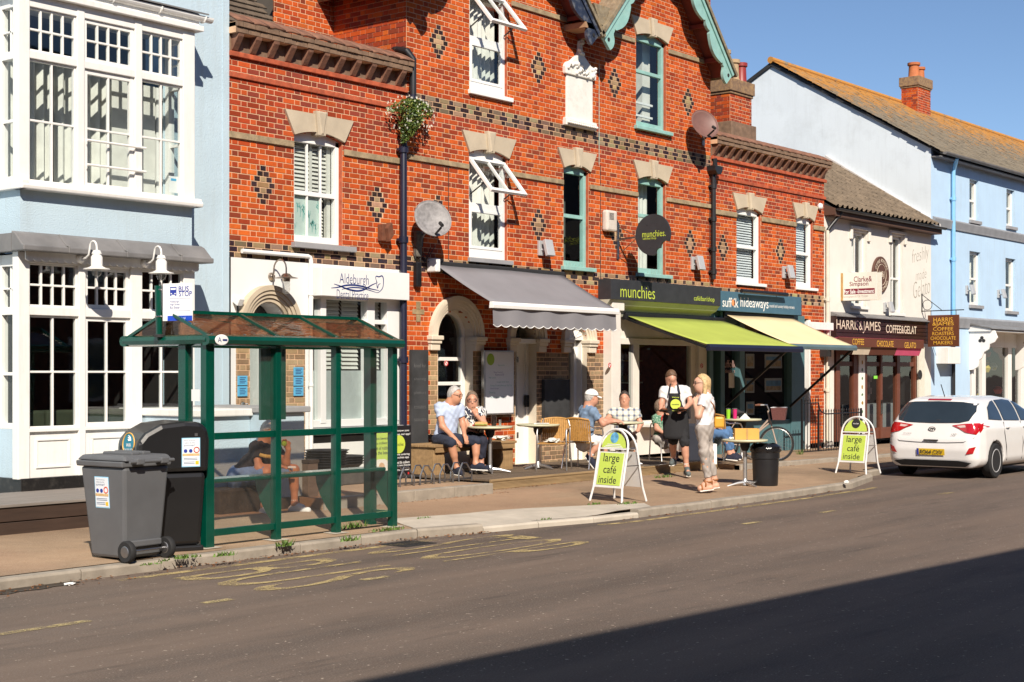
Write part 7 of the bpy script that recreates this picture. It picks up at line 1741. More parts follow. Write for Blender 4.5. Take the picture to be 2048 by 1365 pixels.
for (dx,m,l) in ((-.26,M_neong,'lime green tumbler on the table behind the blonde woman'),(-.14,M_neonp,'pink tumbler on the table behind the blonde woman')):
    p=on(T5,dx,-.05);t=thing('tumbler',l,'tumbler',p);MB().lathe([(.034,0),(.042,.17),(.042,.175)],p,16).build('cup',m,t,smooth=True);MB().lathe([(.044,.175),(.044,.19),(.03,.195)],p,16).build('lid',M_alu,t)
p=on(T5,.05,-.03);npk=thing('napkin','folded white napkin on the table behind the box','napkin',p);MB().add([p+R_*-.1,p+R_*.1,p+Fw*.12,p+Vector((0,0,.10))+R_*.0],[(0,1,3),(1,2,3),(2,0,3)]).build('cloth',M_whitefresh,npk)
p=on(T4,.02,.0);bxx=thing('cardboard_box','open orange tan cardboard box on the pavement table','box',p);M_card=pm('orange_card',(.62,.33,.07),.7,.06,6,.05,30,.002)
for (a,b,c,d) in ((-.19,.19,-.09,-.084),(-.19,.19,.084,.09),(-.19,-.184,-.084,.084),(.184,.19,-.084,.084)):MB().obox(p+R_*(a+b)/2+Fw*(c+d)/2+Vector((0,0,.085)),R_*(b-a)/2,Fw*(d-c)/2,(0,0,.085)).build('box_side',M_card,bxx)
MB().obox(p+Vector((0,0,.08)),R_*.18,Fw*.08,(0,0,.07)).build('contents',pm('napkin_stack',(.55,.45,.35),.8,.3,30,0),bxx);MB().obox(p-Fw*.0925+Vector((0,0,.085)),R_*.012,Fw*.001,(0,0,.083)).build('box_fold',M_tan,bxx)
p=on(T4,-.22,-.06);crumple('tray_wrap',p,.05,M_whitefresh,'small crumpled white wrapper on the pavement table','wrapper',21,.5)
# ================================================================== CHAIRS
M_rattan=pm('tan_rattan',(.44,.23,.06),.6,.2,30,.3,60,.004)
def make_chair(label,loc,rz,grp='aluminium rattan chairs on the deck',m=None):
    """faces +y in its own frame"""
    t=thing('bistro_chair',label,'chair',loc,rz,grp,local=True);m=m or M_rattan;hw=.24
    for sx in (-1,1):
        MB().tube([(sx*.25,.24,0),(sx*hw,.22,.40),(sx*hw,.22,.60),(sx*hw,.18,.66),(sx*hw,.08,.67),(sx*hw,-.12,.67),(sx*hw,-.22,.70)],.0125,8).build('front_leg',M_alu,t,smooth=True)
        MB().tube([(sx*.26,-.30,0),(sx*hw,-.20,.42),(sx*hw,-.24,.70),(sx*.2,-.27,.83)],.0125,8).build('rear_leg',M_alu,t,smooth=True)
    n=14
    for i in range(n):
        y=-.20+.42*i/(n-1);MB().box(-hw+.01,hw-.01,y-.013,y+.013,.425,.44).build('seat_slat',m,t)
    MB().tube([(-hw,.22,.43),(hw,.22,.43)],.012,8).build('seat_bar',M_alu,t)
    n=16
    for i in range(n):
        a=-1+2*i/(n-1);x=a*hw;yb=-.26-.05*math.cos(a*math.pi/2);MB().bar((x,yb+.04,.46),(x,yb,.80+.03*math.cos(a*math.pi/2)),.026,.012).build('back_slat',m,t)
    MB().tube([(a/6*hw,-.265-.05*math.cos(a/6*math.pi/2),.81+.03*math.cos(a/6*math.pi/2)) for a in range(-6,7)],.016,8).build('top_rail',m,t,smooth=True)
    return t
C1=UZ(1107,905,24.6);C1=(C1.x,C1.y,DZ);C2=UZ(1168,905,25.0);C2=(C2.x,C2.y,DZ)
def rot_to(d):return math.atan2(-d[0],d[1])
make_chair('rattan chair with a white cushion beside the empty table',C1,rot_to((-1.0,-.55)));make_chair('rattan chair under the man in the white cap',C2,rot_to((1,.12)))
crumple('seat_cushion',(C1[0],C1[1],DZ+.435),.15,M_curtain,'rumpled white cushion on the empty rattan chair','cushion',12,.35)
C3=UZ(1335,880,27.2);C3=(C3.x,C3.y,DZ);make_chair('red backed chair behind the waiter',C3,rot_to((.6,1)),m=pm('red_sling',(.45,.03,.02),.6,.1,4,0));C4=UZ(1448,880,27.3);C4=(C4.x,C4.y,DZ);make_chair('rattan chair under the person in jeans behind the blonde woman',C4,rot_to((1,-.2)))
# ================================================================== TIMBER BENCH
bn_=thing('timber_bench','chunky wooden bench against the cafe wall','bench',(18.3,15.8,DZ));M_bench=pm('bench_timber',(.30,.19,.09),.75,.2,5,.3,30,.004,stretch=(.4,4,4))
bX0,bX1=FX(869,15.45),FX(1034,15.45);bz=DZ+.47
for i in range(4):MB().box(bX0,bX1,15.45+i*.165,15.45+i*.165+.155,bz-.04,bz).build('seat_plank',M_bench,bn_,bevel=.006)
for (a,b) in ((bX0+.03,bX0+.30),(bX1-.35,bX1-.04)):
    for i in range(3):MB().box(a+(b-a)*i/3+.003,a+(b-a)*(i+1)/3-.003,15.50,16.05,DZ,bz-.04).build('leg_plank',M_bench,bn_,bevel=.005)
MB().box(bX0+.05,bX1-.05,15.46,15.49,bz-.12,bz-.04).build('apron',M_bench,bn_)
o=crumple('seat_cushion',((FX(1005,15.7)),15.7,bz),.17,M_curtain,'rumpled white throw on the right end of the bench','cushion',31,.3)
# ================================================================== BOARDS
M_chalk=pm('smeared_chalkboard',(.035,.036,.038),.8,.4,3,.05,20,.002,dirt=.25,dirtcol=(.09,.09,.09),ds=4);M_marker=pm('teal_marker',(.05,.35,.30),.6,0,4,0);M_marker2=pm('violet_marker',(.10,.06,.30),.6,0,4,0)
b1=thing('chalkboard','tall narrow chalkboard on the wall by the blue downpipe','chalkboard',F(838,925));p,q=F(822,700,YF-.05),F(856,925,YF-.05);MB().box(p.x,q.x,YF-.06,YF-.012,q.z,p.z).build('board',M_chalk,b1)
for i,s in enumerate(('food for','sharing','platters','toasties','soups')):text(s,((p.x+q.x)/2,YF-.062,p.z-.25-.22*i),pm('chalk_mark',(.17,.17,.17),.9,.2,9,0),b1,width=.28,height=.06,bold=-.02)
b2=thing('chalkboard','square chalkboard on the pier right of the white door','chalkboard',F(1112,850));p,q=F(1087,760,YF-.05),F(1137,857,YF-.05);MB().box(p.x,q.x,YF-.08,YF-.012,q.z,p.z).build('board',M_chalk,b2)
wbd=thing('whiteboard','white menu board with green logo beside the cafe door','whiteboard',F(993,829));p,q=F(963,701,YF-.1),F(1023,829,YF-.1);yw_=YF-.16
MB().box(p.x,q.x,yw_,YF-.09,q.z,p.z).build('frame',M_alu,wbd,bevel=.006);MB().box(p.x+.03,q.x-.03,yw_-.004,yw_-.001,q.z+.03,p.z-.03).build('board',pm('whiteboard_face',(.74,.75,.78),.25,.02,3,0),wbd)
W_=q.x-p.x;H_=p.z-q.z;yt=yw_-.007
c=Vector((p.x+W_*.2,yt,p.z-H_*.14));MB().lathe([(.10,0),(.10,.001)],c,20,(0,-1,0)).build('logo_disc',pm('logo_green',(.30,.45,.03),.5,.05,4,0),wbd)
for s,ax,az,w,m in (('Specials',.55,.23,.22,M_marker),('Soup: Roasted',.45,.34,.30,M_marker2),('Butternut £5.95',.5,.375,.28,M_marker2),('Hot Lunch',.25,.42,.22,M_marker),('Lasagne & Side Salad',.6,.49,.40,M_marker),('Salmon, Prawn & Avocado, Salt Cod',.55,.545,.72,M_marker),('Steak burger',.33,.59,.28,M_marker2),('Desserts',.25,.65,.2,M_marker),('Bread & Butter Pudding',.45,.73,.5,M_marker)):text(s,(p.x+W_*ax,yt,p.z-H_*az),m,wbd,width=w*W_,height=.032,bold=-.015)
for (u0,u1,v0,v1,l,lime) in ((786,823,853,946,'black pavement poster about mobile phone ordering beside the shelter',0),(743,783,868,945,'lime green poster about free beverages seen through the shelter',1)):
    yq=15.75 if not lime else 15.65;t=thing('poster_stand',l,'poster',F((u0+u1)/2,v1,yq));p,q=F(u0-(18 if not lime else 5),v0,yq),F(u1,v1,yq)
    MB().box(p.x,q.x,yq,yq+.03,FCZ+.02,p.z).build('panel',M_black if not lime else pm('lime_poster',(.46,.60,.08),.5,.04,4,0),t,bevel=.01);MB().box(p.x-.02,q.x+.02,yq-.2,yq+.22,FCZ,FCZ+.035).build('base',M_blackmatt,t,bevel=.01)
    W_=q.x-p.x;xm=(p.x+q.x)/2;H_=p.z-FCZ;y_=yq-.003
    if not lime:
        for s,k,w in (('did you know you',.10,.8),('can order on our app?',.17,.9),('mobile phone ordering',.56,.85),('in the munchies app',.62,.8),('order ahead & collect',.71,.85),('at a time that you choose',.77,.9),('download the app now',.86,.8)):text(s,(xm,y_,p.z-H_*k),M_whitefresh,t,width=W_*w,height=.04,bold=.012)
        MB().lathe([(.14,0),(.14,.001)],(xm+.02,y_,p.z-H_*.36),22,(0,-1,0)).build('lime_disc',M_lime,t);text('munchies',(xm+.02,y_-.003,p.z-H_*.36),M_blackmatt,t,width=.2,height=.05);MB().lathe([(.02,0),(.02,.002)],(xm+W_*.38,y_,p.z-H_*.93),8,(0,-1,0)).build('red_heart',M_red,t)
    else:
        for s,k,w in (('free hot beverage',.12,.9),('if you collect a',.22,.8),('bucket of rubbish',.32,.9),('from the beach',.42,.85)):text(s,(xm,y_,p.z-H_*k),M_blackmatt,t,width=W_*w,height=.055,bold=.006)
        o=MB().lathe([(.17,0),(.17,.004),(.13,.008)],(xm+.02,y_,p.z-H_*.72),22,(0,-1,.1)).build('cup_picture',pm('cup_cream',(.72,.66,.58),.5,.05,4,0),t);MB().lathe([(.06,0),(.06,.012)],(xm+.02,y_,p.z-H_*.72),14,(0,-1,.1)).build('froth_picture',pm('froth',(.55,.33,.18),.6,.2,20,0),o)
# trays on dark planters, stub post
tp_=thing('planter_box','dark stone planter under the stacked trays','planter',F(670,975,15.3));p,q=F(640,945,15.2),F(742,975,15.2);M_dkstone=pm('dark_stone',(.07,.062,.055),.9,.3,6,.4,30,.008)
MB().box(p.x,(p.x+q.x)/2-.04,15.2,15.7,FCZ,p.z).build('block',M_dkstone,tp_,bevel=.02);MB().box((p.x+q.x)/2-.03,q.x,15.25,15.7,FCZ,p.z+.02).build('block',M_dkstone,tp_,bevel=.02)
zt_=p.z
for i in range(7):
    t=thing('plastic_tray','black plastic tray in the taller left stack behind the shelter glass, %s' % ('at the bottom','second from the bottom','third from the bottom','fourth from the bottom','third from the top','second from the top','on top')[i],'tray',(p.x+.36,15.45,zt_+.02+.035*i),0,'black trays in the left stack');w=.33;mb=MB();dx=random.uniform(-.02,.02);xx=p.x+.36+dx;z=zt_+.02+.035*i
    mb.lathe([(.24,0),(.30,.05),(.32,.055),(.32,.062),(.29,.06),(.23,.012),(0,.012)],(xx,15.45,z),20).build('shell',M_black,t)
for i in range(4):
    t=thing('plastic_tray','black plastic tray in the lower right stack behind the shelter glass, %s' % ('at the bottom','second from the bottom','second from the top','on top')[i],'tray',(q.x-.4,15.45,zt_+.035*i),0,'black trays in the right stack');MB().lathe([(.26,0),(.32,.05),(.34,.055),(.34,.062),(.31,.06),(.25,.012),(0,.012)],(q.x-.36+random.uniform(-.02,.02),15.45,zt_+.03+.035*i),20).build('shell',M_black,t)
ps_=thing('stub_post','short weathered wooden post beside the blue wall','post',F(622,1000,14.2));p=F(622,926,14.25);MB().box(p.x-.09,p.x+.08,14.2,14.36,FCZ-.1,p.z).build('post',M_greywood,ps_,bevel=.01);MB().box(p.x-.10,p.x+.09,14.19,14.37,p.z,p.z+.04).build('cap',M_dkstone,ps_)
# ================================================================== BIKE RACK
br=thing('bike_rack','low steel bicycle rack of bent hoops at the end of the deck','bike rack',(16.4,14.4,FCZ));x0r=FX(832,14.42)
for i in range(4):
    x=x0r-.33+i*.42
    for dy in (0,.16):MB().tube([(x,14.42+dy,FCZ),(x,14.42+dy,FCZ+.13),(x+.10,14.44+dy,FCZ+.27),(x+.19,14.44+dy,FCZ+.27),(x+.29,14.42+dy,FCZ+.13),(x+.29,14.42+dy,FCZ)],.012,8).build('hoop',M_steel,br,smooth=True)
MB().box(x0r-.35,x0r+1.3,14.50,14.53,FCZ+.02,FCZ+.05).build('base_rail',M_steel,br)
# ================================================================== A-BOARDS
M_panelg=pm('lime_panel',(.50,.64,.10),.4,.03,4,0);M_frw=pm('white_board_frame',(.72,.71,.70),.4,.06,6,.05,30,.002,dirt=.15,dirtcol=(.4,.2,.1),ds=9)
def aboard(label,c,rz,globe):
    """local: front face looks to -x, its width runs along -y; feet on z = 0"""
    t=thing('pavement_sign',label,'pavement sign',c,rz,None,local=True);W,H,sp=.27,1.02,.25
    U_=Vector((0,-1,0))
    for s in (-1,1):
        up=Vector((-s*-.23,0,1)).normalized() if False else Vector(((sp-.03)*(1 if s<0 else -1)/H,0,1)).normalized()
        o0=Vector((s*sp,0,0));nrm=Vector((s,0,.2)).normalized()
        pts=[o0-U_*W*1.12,o0-U_*W+up*.2,o0-U_*W+up*(H-W)]+[o0+up*(H-W)+(-U_*math.cos(a)+up*math.sin(a))*W for a in [math.pi*k/14 for k in range(1,14)]]+[o0+U_*W+up*(H-W),o0+U_*W+up*.2,o0+U_*W*1.12]
        MB().tube(pts,.016,8).build('tube_frame',M_frw,t,smooth=True)
        def sq(a0,a1,h0,h1,off,m,nm,par):
            cc=o0+U_*(a0+a1)/2+up*(h0+h1)/2+nrm*off;return MB().obox(cc,U_*(a1-a0)/2,up*(h1-h0)/2,nrm*.004).build(nm,m,par)
        bd=sq(-W+.02,W-.02,.20,.70,0,M_frw,'panel',t);sq(-W,W,.735,.755,0,M_frw,'cross_bar',t)
        if s<0:
            sq(-W+.05,W-.05,.235,.685,.005,M_panelg,'poster',bd)
            for k,(tx,w) in enumerate((('large',.30),('café',.24),('inside',.33))):
                cc=o0+up*(.60-.145*k)+nrm*.011+U_*(.0 if k != 2 else -.02);text(tx,cc,M_blackmatt,bd,width=w,ux=U_,uy=up,bold=.002)
            arch=[o0+up*(H-W)+(-U_*math.cos(a)+up*math.sin(a))*(W-.045) for a in [math.pi*k/14 for k in range(15)]]
            arch=[o0-U_*(W-.045)+up*.765]+arch+[o0+U_*(W-.045)+up*.765];hd=MB().prism3([q+nrm*-.003 for q in arch],nrm*.006).build('header_panel',M_panelg,t)
            cc=o0+up*.90+nrm*.006
            if globe:
                MB().lathe([(0,.003),(.075,.002)],cc,18,nrm,cap=False).build('globe_picture',pm('globe_blue',(.12,.38,.62),.5,.5,14,0),hd)
                for k in range(3):cq=o0+up*(.805-.022*k)+nrm*.006;MB().obox(cq,U_*(.12+.03*k),up*.005,nrm*.001).build('print_line',M_whitefresh,hd)
            else:
                MB().lathe([(0,.003),(.085,.002)],cc,20,nrm,cap=False).build('logo_disc',M_blackmatt,hd);text('munchies',cc+nrm*.006,M_whitefresh,hd,width=.11,height=.028,ux=U_,uy=up)
    for yy in (-W,W):
        MB().bar((-.14,yy,.50),(.14,yy,.50),.012).build('stay_bar',M_steel,t);MB().tube([(-.04,yy,H-.28),(.04,yy,H-.28)],.012,6).build('hinge',M_steel,t)
    return t
p=G(1236,1002,.015);aboard('large lime and white cafe pavement sign with globe picture in the foreground',(p.x,p.y,PZ(p.x,p.y)+.004),math.radians(-8),True)
p=G(1716,948,.0);aboard('lime and white cafe pavement sign with black logo near the parked car',(p.x,p.y,PZ(p.x,p.y)+.004),math.radians(-4),False)
# ================================================================== BLACK WASTE BIN, RAILINGS, BICYCLE
p=G(1531,972,0.0);kb2=thing('waste_bin','round black waste bin beside the pavement table','bin',(p.x,p.y,PZ(p.x,p.y)+.003));z0=PZ(p.x,p.y)+.003
MB().lathe([(.19,0),(.195,.02),(.21,.40),(.21,.42),(.225,.43),(.225,.52),(.235,.53),(.235,.545),(.20,.55),(.19,.50),(0,.5)],(p.x,p.y,z0),32).build('drum',M_black,kb2,smooth=True);o=MB().lathe([(.24,.54),(.25,.56),(.245,.61),(.18,.66),(.16,.66),(.2,.58)],(p.x,p.y,z0),28,cap=False);
for i,v in enumerate(o.v):o.v[i]=(v[0]+random.uniform(-.008,.008),v[1]+random.uniform(-.008,.008),v[2]+random.uniform(-.012,.012))
o.build('bin_liner',pm('shiny_bin_liner',(.01,.01,.012),.2,.1,4,.4,18,.02),kb2,smooth=True)
rl_=thing('iron_railing','black iron railings with curved top outside the private door','railing',(FX(1650,15.5),15.5,0));rY_=15.5
rx0,rx1=FX(1604,rY_),FX(1722,rY_);zr0=-.06;ztop=lambda x:FZ(1640,806,rY_) if x<FX(1637,rY_) else FZ(1660,828,rY_)
x=rx0
while x<rx1:
    z1=ztop(x);MB().tube([(x,rY_,zr0),(x,rY_,z1+.06)],.009,6).build('bar',M_black,rl_);MB().lathe([(.014,0),(.016,.02),(0,.07)],(x,rY_,z1+.05),8).build('spear_head',M_black,rl_);x += .125
xm_=FX(1637,rY_)
MB().box(rx0,xm_,rY_-.015,rY_+.015,ztop(rx0)-.012,ztop(rx0)+.012).build('top_rail',M_black,rl_);MB().tube([(xm_,rY_,ztop(rx0)),(xm_+.05,rY_,ztop(rx0)-.15),(xm_+.15,rY_,ztop(rx1)+.05),(xm_+.35,rY_,ztop(rx1)),(rx1,rY_,ztop(rx1))],.015,8).build('top_rail',M_black,rl_,smooth=True);MB().box(rx0,rx1,rY_-.012,rY_+.012,zr0+.12,zr0+.145).build('bottom_rail',M_black,rl_)
for x in (rx0,xm_,rx1):MB().box(x-.02,x+.02,rY_-.02,rY_+.02,zr0,ztop(x)+.1).build('post',M_black,rl_)
for i in range(3):
    c=FX(1645,rY_)+i*.2;MB().ring((c,rY_-.01,zr0+.25),.07,.008,(0,1,0),16).build('scroll',M_black,rl_)
MB().box(rx0,rx1,rY_-.1,rY_+.12,-.15,zr0+.06).build('kerb',M_dkstone,rl_,bevel=.01)
bk=thing('bicycle','pale city bicycle with brown front basket behind the waste bin','bicycle',G(1553,925,.1));bp0=G(1553,924,.1);fd=Vector((.42,-.91,0)).normalized();M_bframe=pm('pale_bike_frame',(.42,.33,.27),.4,.05,4,0,coat=.3)
fwc=Vector((bp0.x,bp0.y,.1+.34));rwc=fwc-fd*1.04;sd_=Vector((fd.y,-fd.x,0))
for c in (fwc,rwc):
    w=MB().ring(c,.315,.020,sd_,36,8).build('tyre',M_rubber,bk,smooth=True);MB().ring(c,.292,.009,sd_,36,6).build('rim',M_alu,w)
    for k in range(18):a=2*math.pi*k/18;MB().bar(c,c+(fd*math.cos(a)+Vector((0,0,math.sin(a))))*.29,.003).build('spoke',M_alu,w)
hd_=fwc-fd*.13+Vector((0,0,.48));bb=rwc+fd*.44+Vector((0,0,-.04));st_=rwc+fd*.30+Vector((0,0,.46))
for a,b,r in ((fwc,hd_,.014),(hd_,hd_-fd*.03+Vector((0,0,.15)),.018),(hd_,bb,.018),(hd_+Vector((0,0,-.08)),bb+Vector((0,0,.04)),.016),(bb,st_+Vector((0,0,.08)),.015),(bb,rwc,.011),(st_,rwc,.010)):MB().tube([a,b],r,8).build('frame_tube',M_bframe,bk,smooth=True)
hb=hd_-fd*.05+Vector((0,0,.26));MB().tube([hd_+Vector((0,0,.14)),hb],.012,8).build('stem',M_alu,bk);MB().tube([hb-sd_*.29-fd*.18,hb-sd_*.22-fd*.04,hb-sd_*.06,hb+sd_*.06,hb+sd_*.22-fd*.04,hb+sd_*.29-fd*.18],.011,8).build('handlebar',M_alu,bk,smooth=True)
for s in (-1,1):MB().tube([hb+sd_*.27*s-fd*.10,hb+sd_*.29*s-fd*.20],.016,8).build('grip',pm('brown_grip',(.14,.05,.025),.7,.1,5,0),bk)
bc_=hd_+fd*.18+Vector((0,0,.10));o=MB();
for i in range(2):pass
q=[(-.15,-.11,-.12),(.15,-.11,-.12),(.15,.11,-.12),(-.15,.11,-.12),(-.19,-.14,.11),(.19,-.14,.11),(.19,.14,.11),(-.19,.14,.11)];o.add([bc_+sd_*a+fd*b+Vector((0,0,c)) for a,b,c in q],[(0,1,2,3),(0,1,5,4),(1,2,6,5),(2,3,7,6),(3,0,4,7)]);o.build('basket',pm('plum_wicker',(.13,.045,.04),.8,.3,60,.5,80,.006),bk,thick=.012)
MB().tube([bc_+sd_*a+fd*b+Vector((0,0,.11)) for a,b in ((-.19,-.14),(.19,-.14),(.19,.14),(-.19,.14))],.010,6,closed=True).build('basket_rim',M_steel,bk)
MB().lathe([(0,-.13),(.07,-.11),(.09,-.03),(.03,.08),(.02,.13),(0,.14)],st_+Vector((0,0,.13)),10,fd).build('saddle',M_blackmatt,bk,smooth=True)
MB().ring(bb,.09,.008,sd_,20).build('chainring',M_steel,bk)
for s in (-1,1):MB().bar(bb+sd_*.07*s,bb+sd_*.07*s+Vector((0,0,-.16*s))+fd*.04,.012).build('crank',M_steel,bk);MB().obox(bb+sd_*.12*s+Vector((0,0,-.16*s))+fd*.04,sd_*.045,fd*.035,(0,0,.01)).build('pedal',M_blackmatt,bk)
# ================================================================== IMPLICIT SURFACES (people, car)
def smin(a,b,k):
    h=np.maximum(k-np.abs(a-b),0)/k;return np.minimum(a,b)-h*h*k*.25
def cone(a,b,ra,rb,end=None,flat=None):
    a,b=np.array(a,'f'),np.array(b,'f');ba=b-a;L2=max(float(ba @ ba),1e-8)
    def f(p):
        q=p-a;t=np.clip(q @ ba/L2,0,1);w=q-t[:,None]*ba
        d=np.sqrt(np.einsum('ij,ij->i',w,w))-(ra+(rb-ra)*t)
        if end is not None:d=np.maximum(d,(q @ ba/L2-end)*math.sqrt(L2))
        return d
    return f
def ellip(c,axes):
    c=np.array(c,'f');A=[(np.array(v.normalized(),'f'),r) for v,r in axes];m=min(r for _,r in A)
    def f(p):
        q=p-c;s=sum(((q @ v)/r)**2 for v,r in A);return (np.sqrt(s)-1)*m
    return f
def union(fs,k):
    def f(p):
        d=fs[0](p)
        for g in fs[1:]:d=smin(d,g(p),k)
        return d
    return f
def polygonise(f,lo,hi,h):
    lo=np.array(lo,'f');n=[int(math.ceil((hi[i]-lo[i])/h/4))*4 for i in range(3)];V=np.ones(n,'f');c=[x // 4 for x in n]
    gi=np.stack(np.meshgrid(*[np.arange(x) for x in c],indexing='ij'),-1).reshape(-1,3);d=f((lo+(gi*4+1.5)*h).astype('f'));V4=V.reshape(c[0],4,c[1],4,c[2],4)
    V4[:]=np.sign(d).reshape(c[0],1,c[1],1,c[2],1);act=gi[np.abs(d)<6.5*h]
    o=np.stack(np.meshgrid(*[np.arange(4)]*3,indexing='ij'),-1).reshape(-1,3);ids=(act[:,None]*4+o[None]).reshape(-1,3);V[ids[:,0],ids[:,1],ids[:,2]]=f((lo+ids*h).astype('f'))
    S=V<0;cs=[S[i:n[0]-1+i,j:n[1]-1+j,k:n[2]-1+k] for i in (0,1) for j in (0,1) for k in (0,1)];cnt=sum(x.astype('i1') for x in cs);cell=np.argwhere((cnt>0) & (cnt<8));idx=-np.ones([x-1 for x in n],'i4');idx[tuple(cell.T)]=np.arange(len(cell))
    P=np.zeros((len(cell),3),'f');w=np.zeros(len(cell),'f');cor=[np.array((i,j,k)) for i in (0,1) for j in (0,1) for k in (0,1)]
    for a in range(8):
        for b in range(a+1,8):
            if np.abs(cor[a]-cor[b]).sum() != 1:continue
            va,vb=V[tuple((cell+cor[a]).T)],V[tuple((cell+cor[b]).T)];m=(va<0) != (vb<0);t=np.where(m,va/np.where(m,va-vb,1),0);P += m[:,None]*(cor[a]+t[:,None]*(cor[b]-cor[a]));w += m
    P=lo+(cell+P/w[:,None])*h;F_=[]
    for ax in range(3):
        sl=[slice(1,x-1) for x in n];s2=list(sl);s2[ax]=slice(2,n[ax]);e=np.argwhere(S[tuple(sl)] != S[tuple(s2)])+1;inside=S[tuple(e.T)];u,v=[i for i in range(3) if i != ax]
        def ix(du,dv):q=e.copy();q[:,u] -= du;q[:,v] -= dv;return idx[tuple(q.T)]
        q=np.stack([ix(1,1),ix(0,1),ix(0,0),ix(1,0)],1);fl=inside==(ax != 1);q[~fl]=q[~fl][:,::-1];F_.append(q)
    return P,np.concatenate(F_)
def sdf_object(name,f,lo,hi,h,m,parent,smooth=2):
    P,Q=polygonise(f,lo,hi,h);me=bpy.data.meshes.new(name);me.from_pydata(P.tolist(),[],Q.tolist());me.shade_smooth();o=link_obj(name,me,m,parent)
    if smooth:q=o.modifiers.new('sm','SMOOTH');q.iterations=smooth;q.factor=.5
    return o
# ================================================================== PEOPLE
def skin_m(n,c):return pm(n,c,.5,.08,12,.05,60,.002)
SK1,SK2,SK3=skin_m('tanned_skin',(.50,.24,.145)),skin_m('fair_skin',(.56,.32,.22)),skin_m('ruddy_skin',(.54,.275,.185))
def cloth(n,c,var=.08,bs=14):return pm(n,c,.9,var,5,.45,bs,.012)
HS=1.14
def person(label,zc,J,look,skin,hair,shirt,trous,shoes,sleeve=.55,leg=1.0,tilt=0,girth=1.0,hairlen=0,extra=None,hat=None,hem=.02,glasses=False,h=.0085):
    """J: joints as (u, v, dz): picture column and row plus metres behind the figure's own distance"""
    P={k:UZ(v[0],v[1],zc+(v[2] if len(v)>2 else 0)) for k,v in J.items()}
    B=Vector((ST,-CT,0));K=Vector((-CT,-ST,0));Z=Vector((0,0,1))
    f=(B*look[0]+Z*look[1]+K*look[2]).normalized();r=f.cross(Z).normalized();u=r.cross(f).normalized();hd=P['head']
    base=P['pv'].copy();base.z=min(P['toL'].z,P['toR'].z)-.04;t=thing('person',label,'person',base)
    nb=P['nk'];sl,sr,pv=P['shL'],P['shR'],P['pv'];ax=(sl-sr).normalized();hl,hr=P.get('hpL',pv+ax*.09),P.get('hpR',pv-ax*.09);ch=(sl+sr)/2;wa=ch*.4+pv*.6;g=girth
    torso=lambda e:[cone(sl,sr,.062+e,.062+e),cone(ch-Z*.07+(ch-pv)*0,pv,.118*g+e,.120*g+e),cone(hl,hr,.095*g+e,.095*g+e),cone(sl*.72+sr*.28-Z*.10,sr*.72+sl*.28-Z*.10,.095*g+e,.095*g+e),cone(sl*.7+sr*.3,hl,.07*g+e,.085*g+e),cone(sr*.7+sl*.3,hr,.07*g+e,.085*g+e)]
    b=torso(-.006)+[cone(nb,hd-u*.05-f*.02,.060,.056),cone(ch,nb,.09,.062)]
    headp=[ellip(hd,[(r,.074*HS),(f,.092*HS),(u,.115*HS)]),ellip(hd+f*.035*HS-u*.055*HS,[(r,.056*HS),(f,.058*HS),(u,.062*HS)]),cone(hd+f*.072*HS+u*.03*HS,hd+f*.07*HS+u*.031*HS,.03,.03)]
    nose=[cone(hd+f*.088*HS+u*.012*HS,hd+f*.108*HS-u*.026*HS,.009,.013),cone(hd+r*.074*HS+u*.012*HS,hd+r*.077*HS-u*.018*HS,.014,.010),cone(hd-r*.074*HS+u*.012*HS,hd-r*.077*HS-u*.018*HS,.014,.010)]
    fs1=b+headp;limbs=[];fing=[]
    for s in 'LR':
        sh,el,wr=P['sh'+s],P['el'+s],P['wr'+s];tip=P['tp'+s];limbs += [cone(sh,el,.056,.046),cone(el,wr,.047,.031)];d=(tip-wr).normalized();fw=Vector((0,0,-1)) if abs(d.z)<.7 else K
        sd=d.cross(fw).normalized();fw=sd.cross(d).normalized();sg=1 if s=='L' else -1
        for o in (-.022,0,.022):fing.append(cone(wr+sd*o*.6,wr+d*.085+sd*o,.020,.017))
        for o,l in ((-.033,.060),(-.011,.074),(.011,.078),(.033,.068)):a=wr+d*.088+sd*o;m_=a+d*l*.55+fw*.008;fing += [cone(a,m_,.0095,.009),cone(m_,m_+d*l*.4+fw*.028,.009,.008)]
        a=wr+d*.025+sd*.026*sg;fing += [cone(a,a+d*.04+sd*.028*sg,.013,.011),cone(a+d*.04+sd*.028*sg,a+d*.075+sd*.03*sg+fw*.012,.011,.009)]
        hp,kn,an,to=(hl if s=='L' else hr),P['kn'+s],P['an'+s],P['to'+s];limbs += [cone(hp,kn,.084*g,.062),cone(kn,an,.060,.040),cone(kn*.72+an*.28-(kn-hp).normalized()*.012,kn*.5+an*.5,.054,.046),cone(an,to,.036,.030)]
    A,Bf,C=union(fs1,.05),union(limbs,.045),union(fing,.010);D=union(nose,.01)
    body=lambda p:smin(smin(smin(A(p),Bf(p),.03),C(p),.014),D(p),.012)
    pts=list(P.values())+[hd+u*.13,hd+f*.14,P['tpL']+(P['tpL']-P['wrL']).normalized()*.09,P['tpR']+(P['tpR']-P['wrR']).normalized()*.09];lo=[min(p[i] for p in pts)-.26 for i in range(3)];hi=[max(p[i] for p in pts)+.26 for i in range(3)]
    bo=sdf_object('body',body,lo,hi,h,skin,t,1)
    # clothing
    sv=torso(.012);dn=(pv-ch).normalized();hc=pv+dn*hem
    for s in 'LR':
        sh,el,wr=P['sh'+s],P['el'+s],P['wr'+s];sv.append(cone(sh,el,.072,.068,end=min(sleeve,1)))
        if sleeve>1:sv.append(cone(el,wr,.056,.045,end=sleeve-1))
    sv.append(cone(ch+Z*.02,nb*.75+hd*.25,.075,.066,end=.62));SV=union(sv,.045);hcn,dnn=np.array(hc,'f'),np.array(dn,'f')
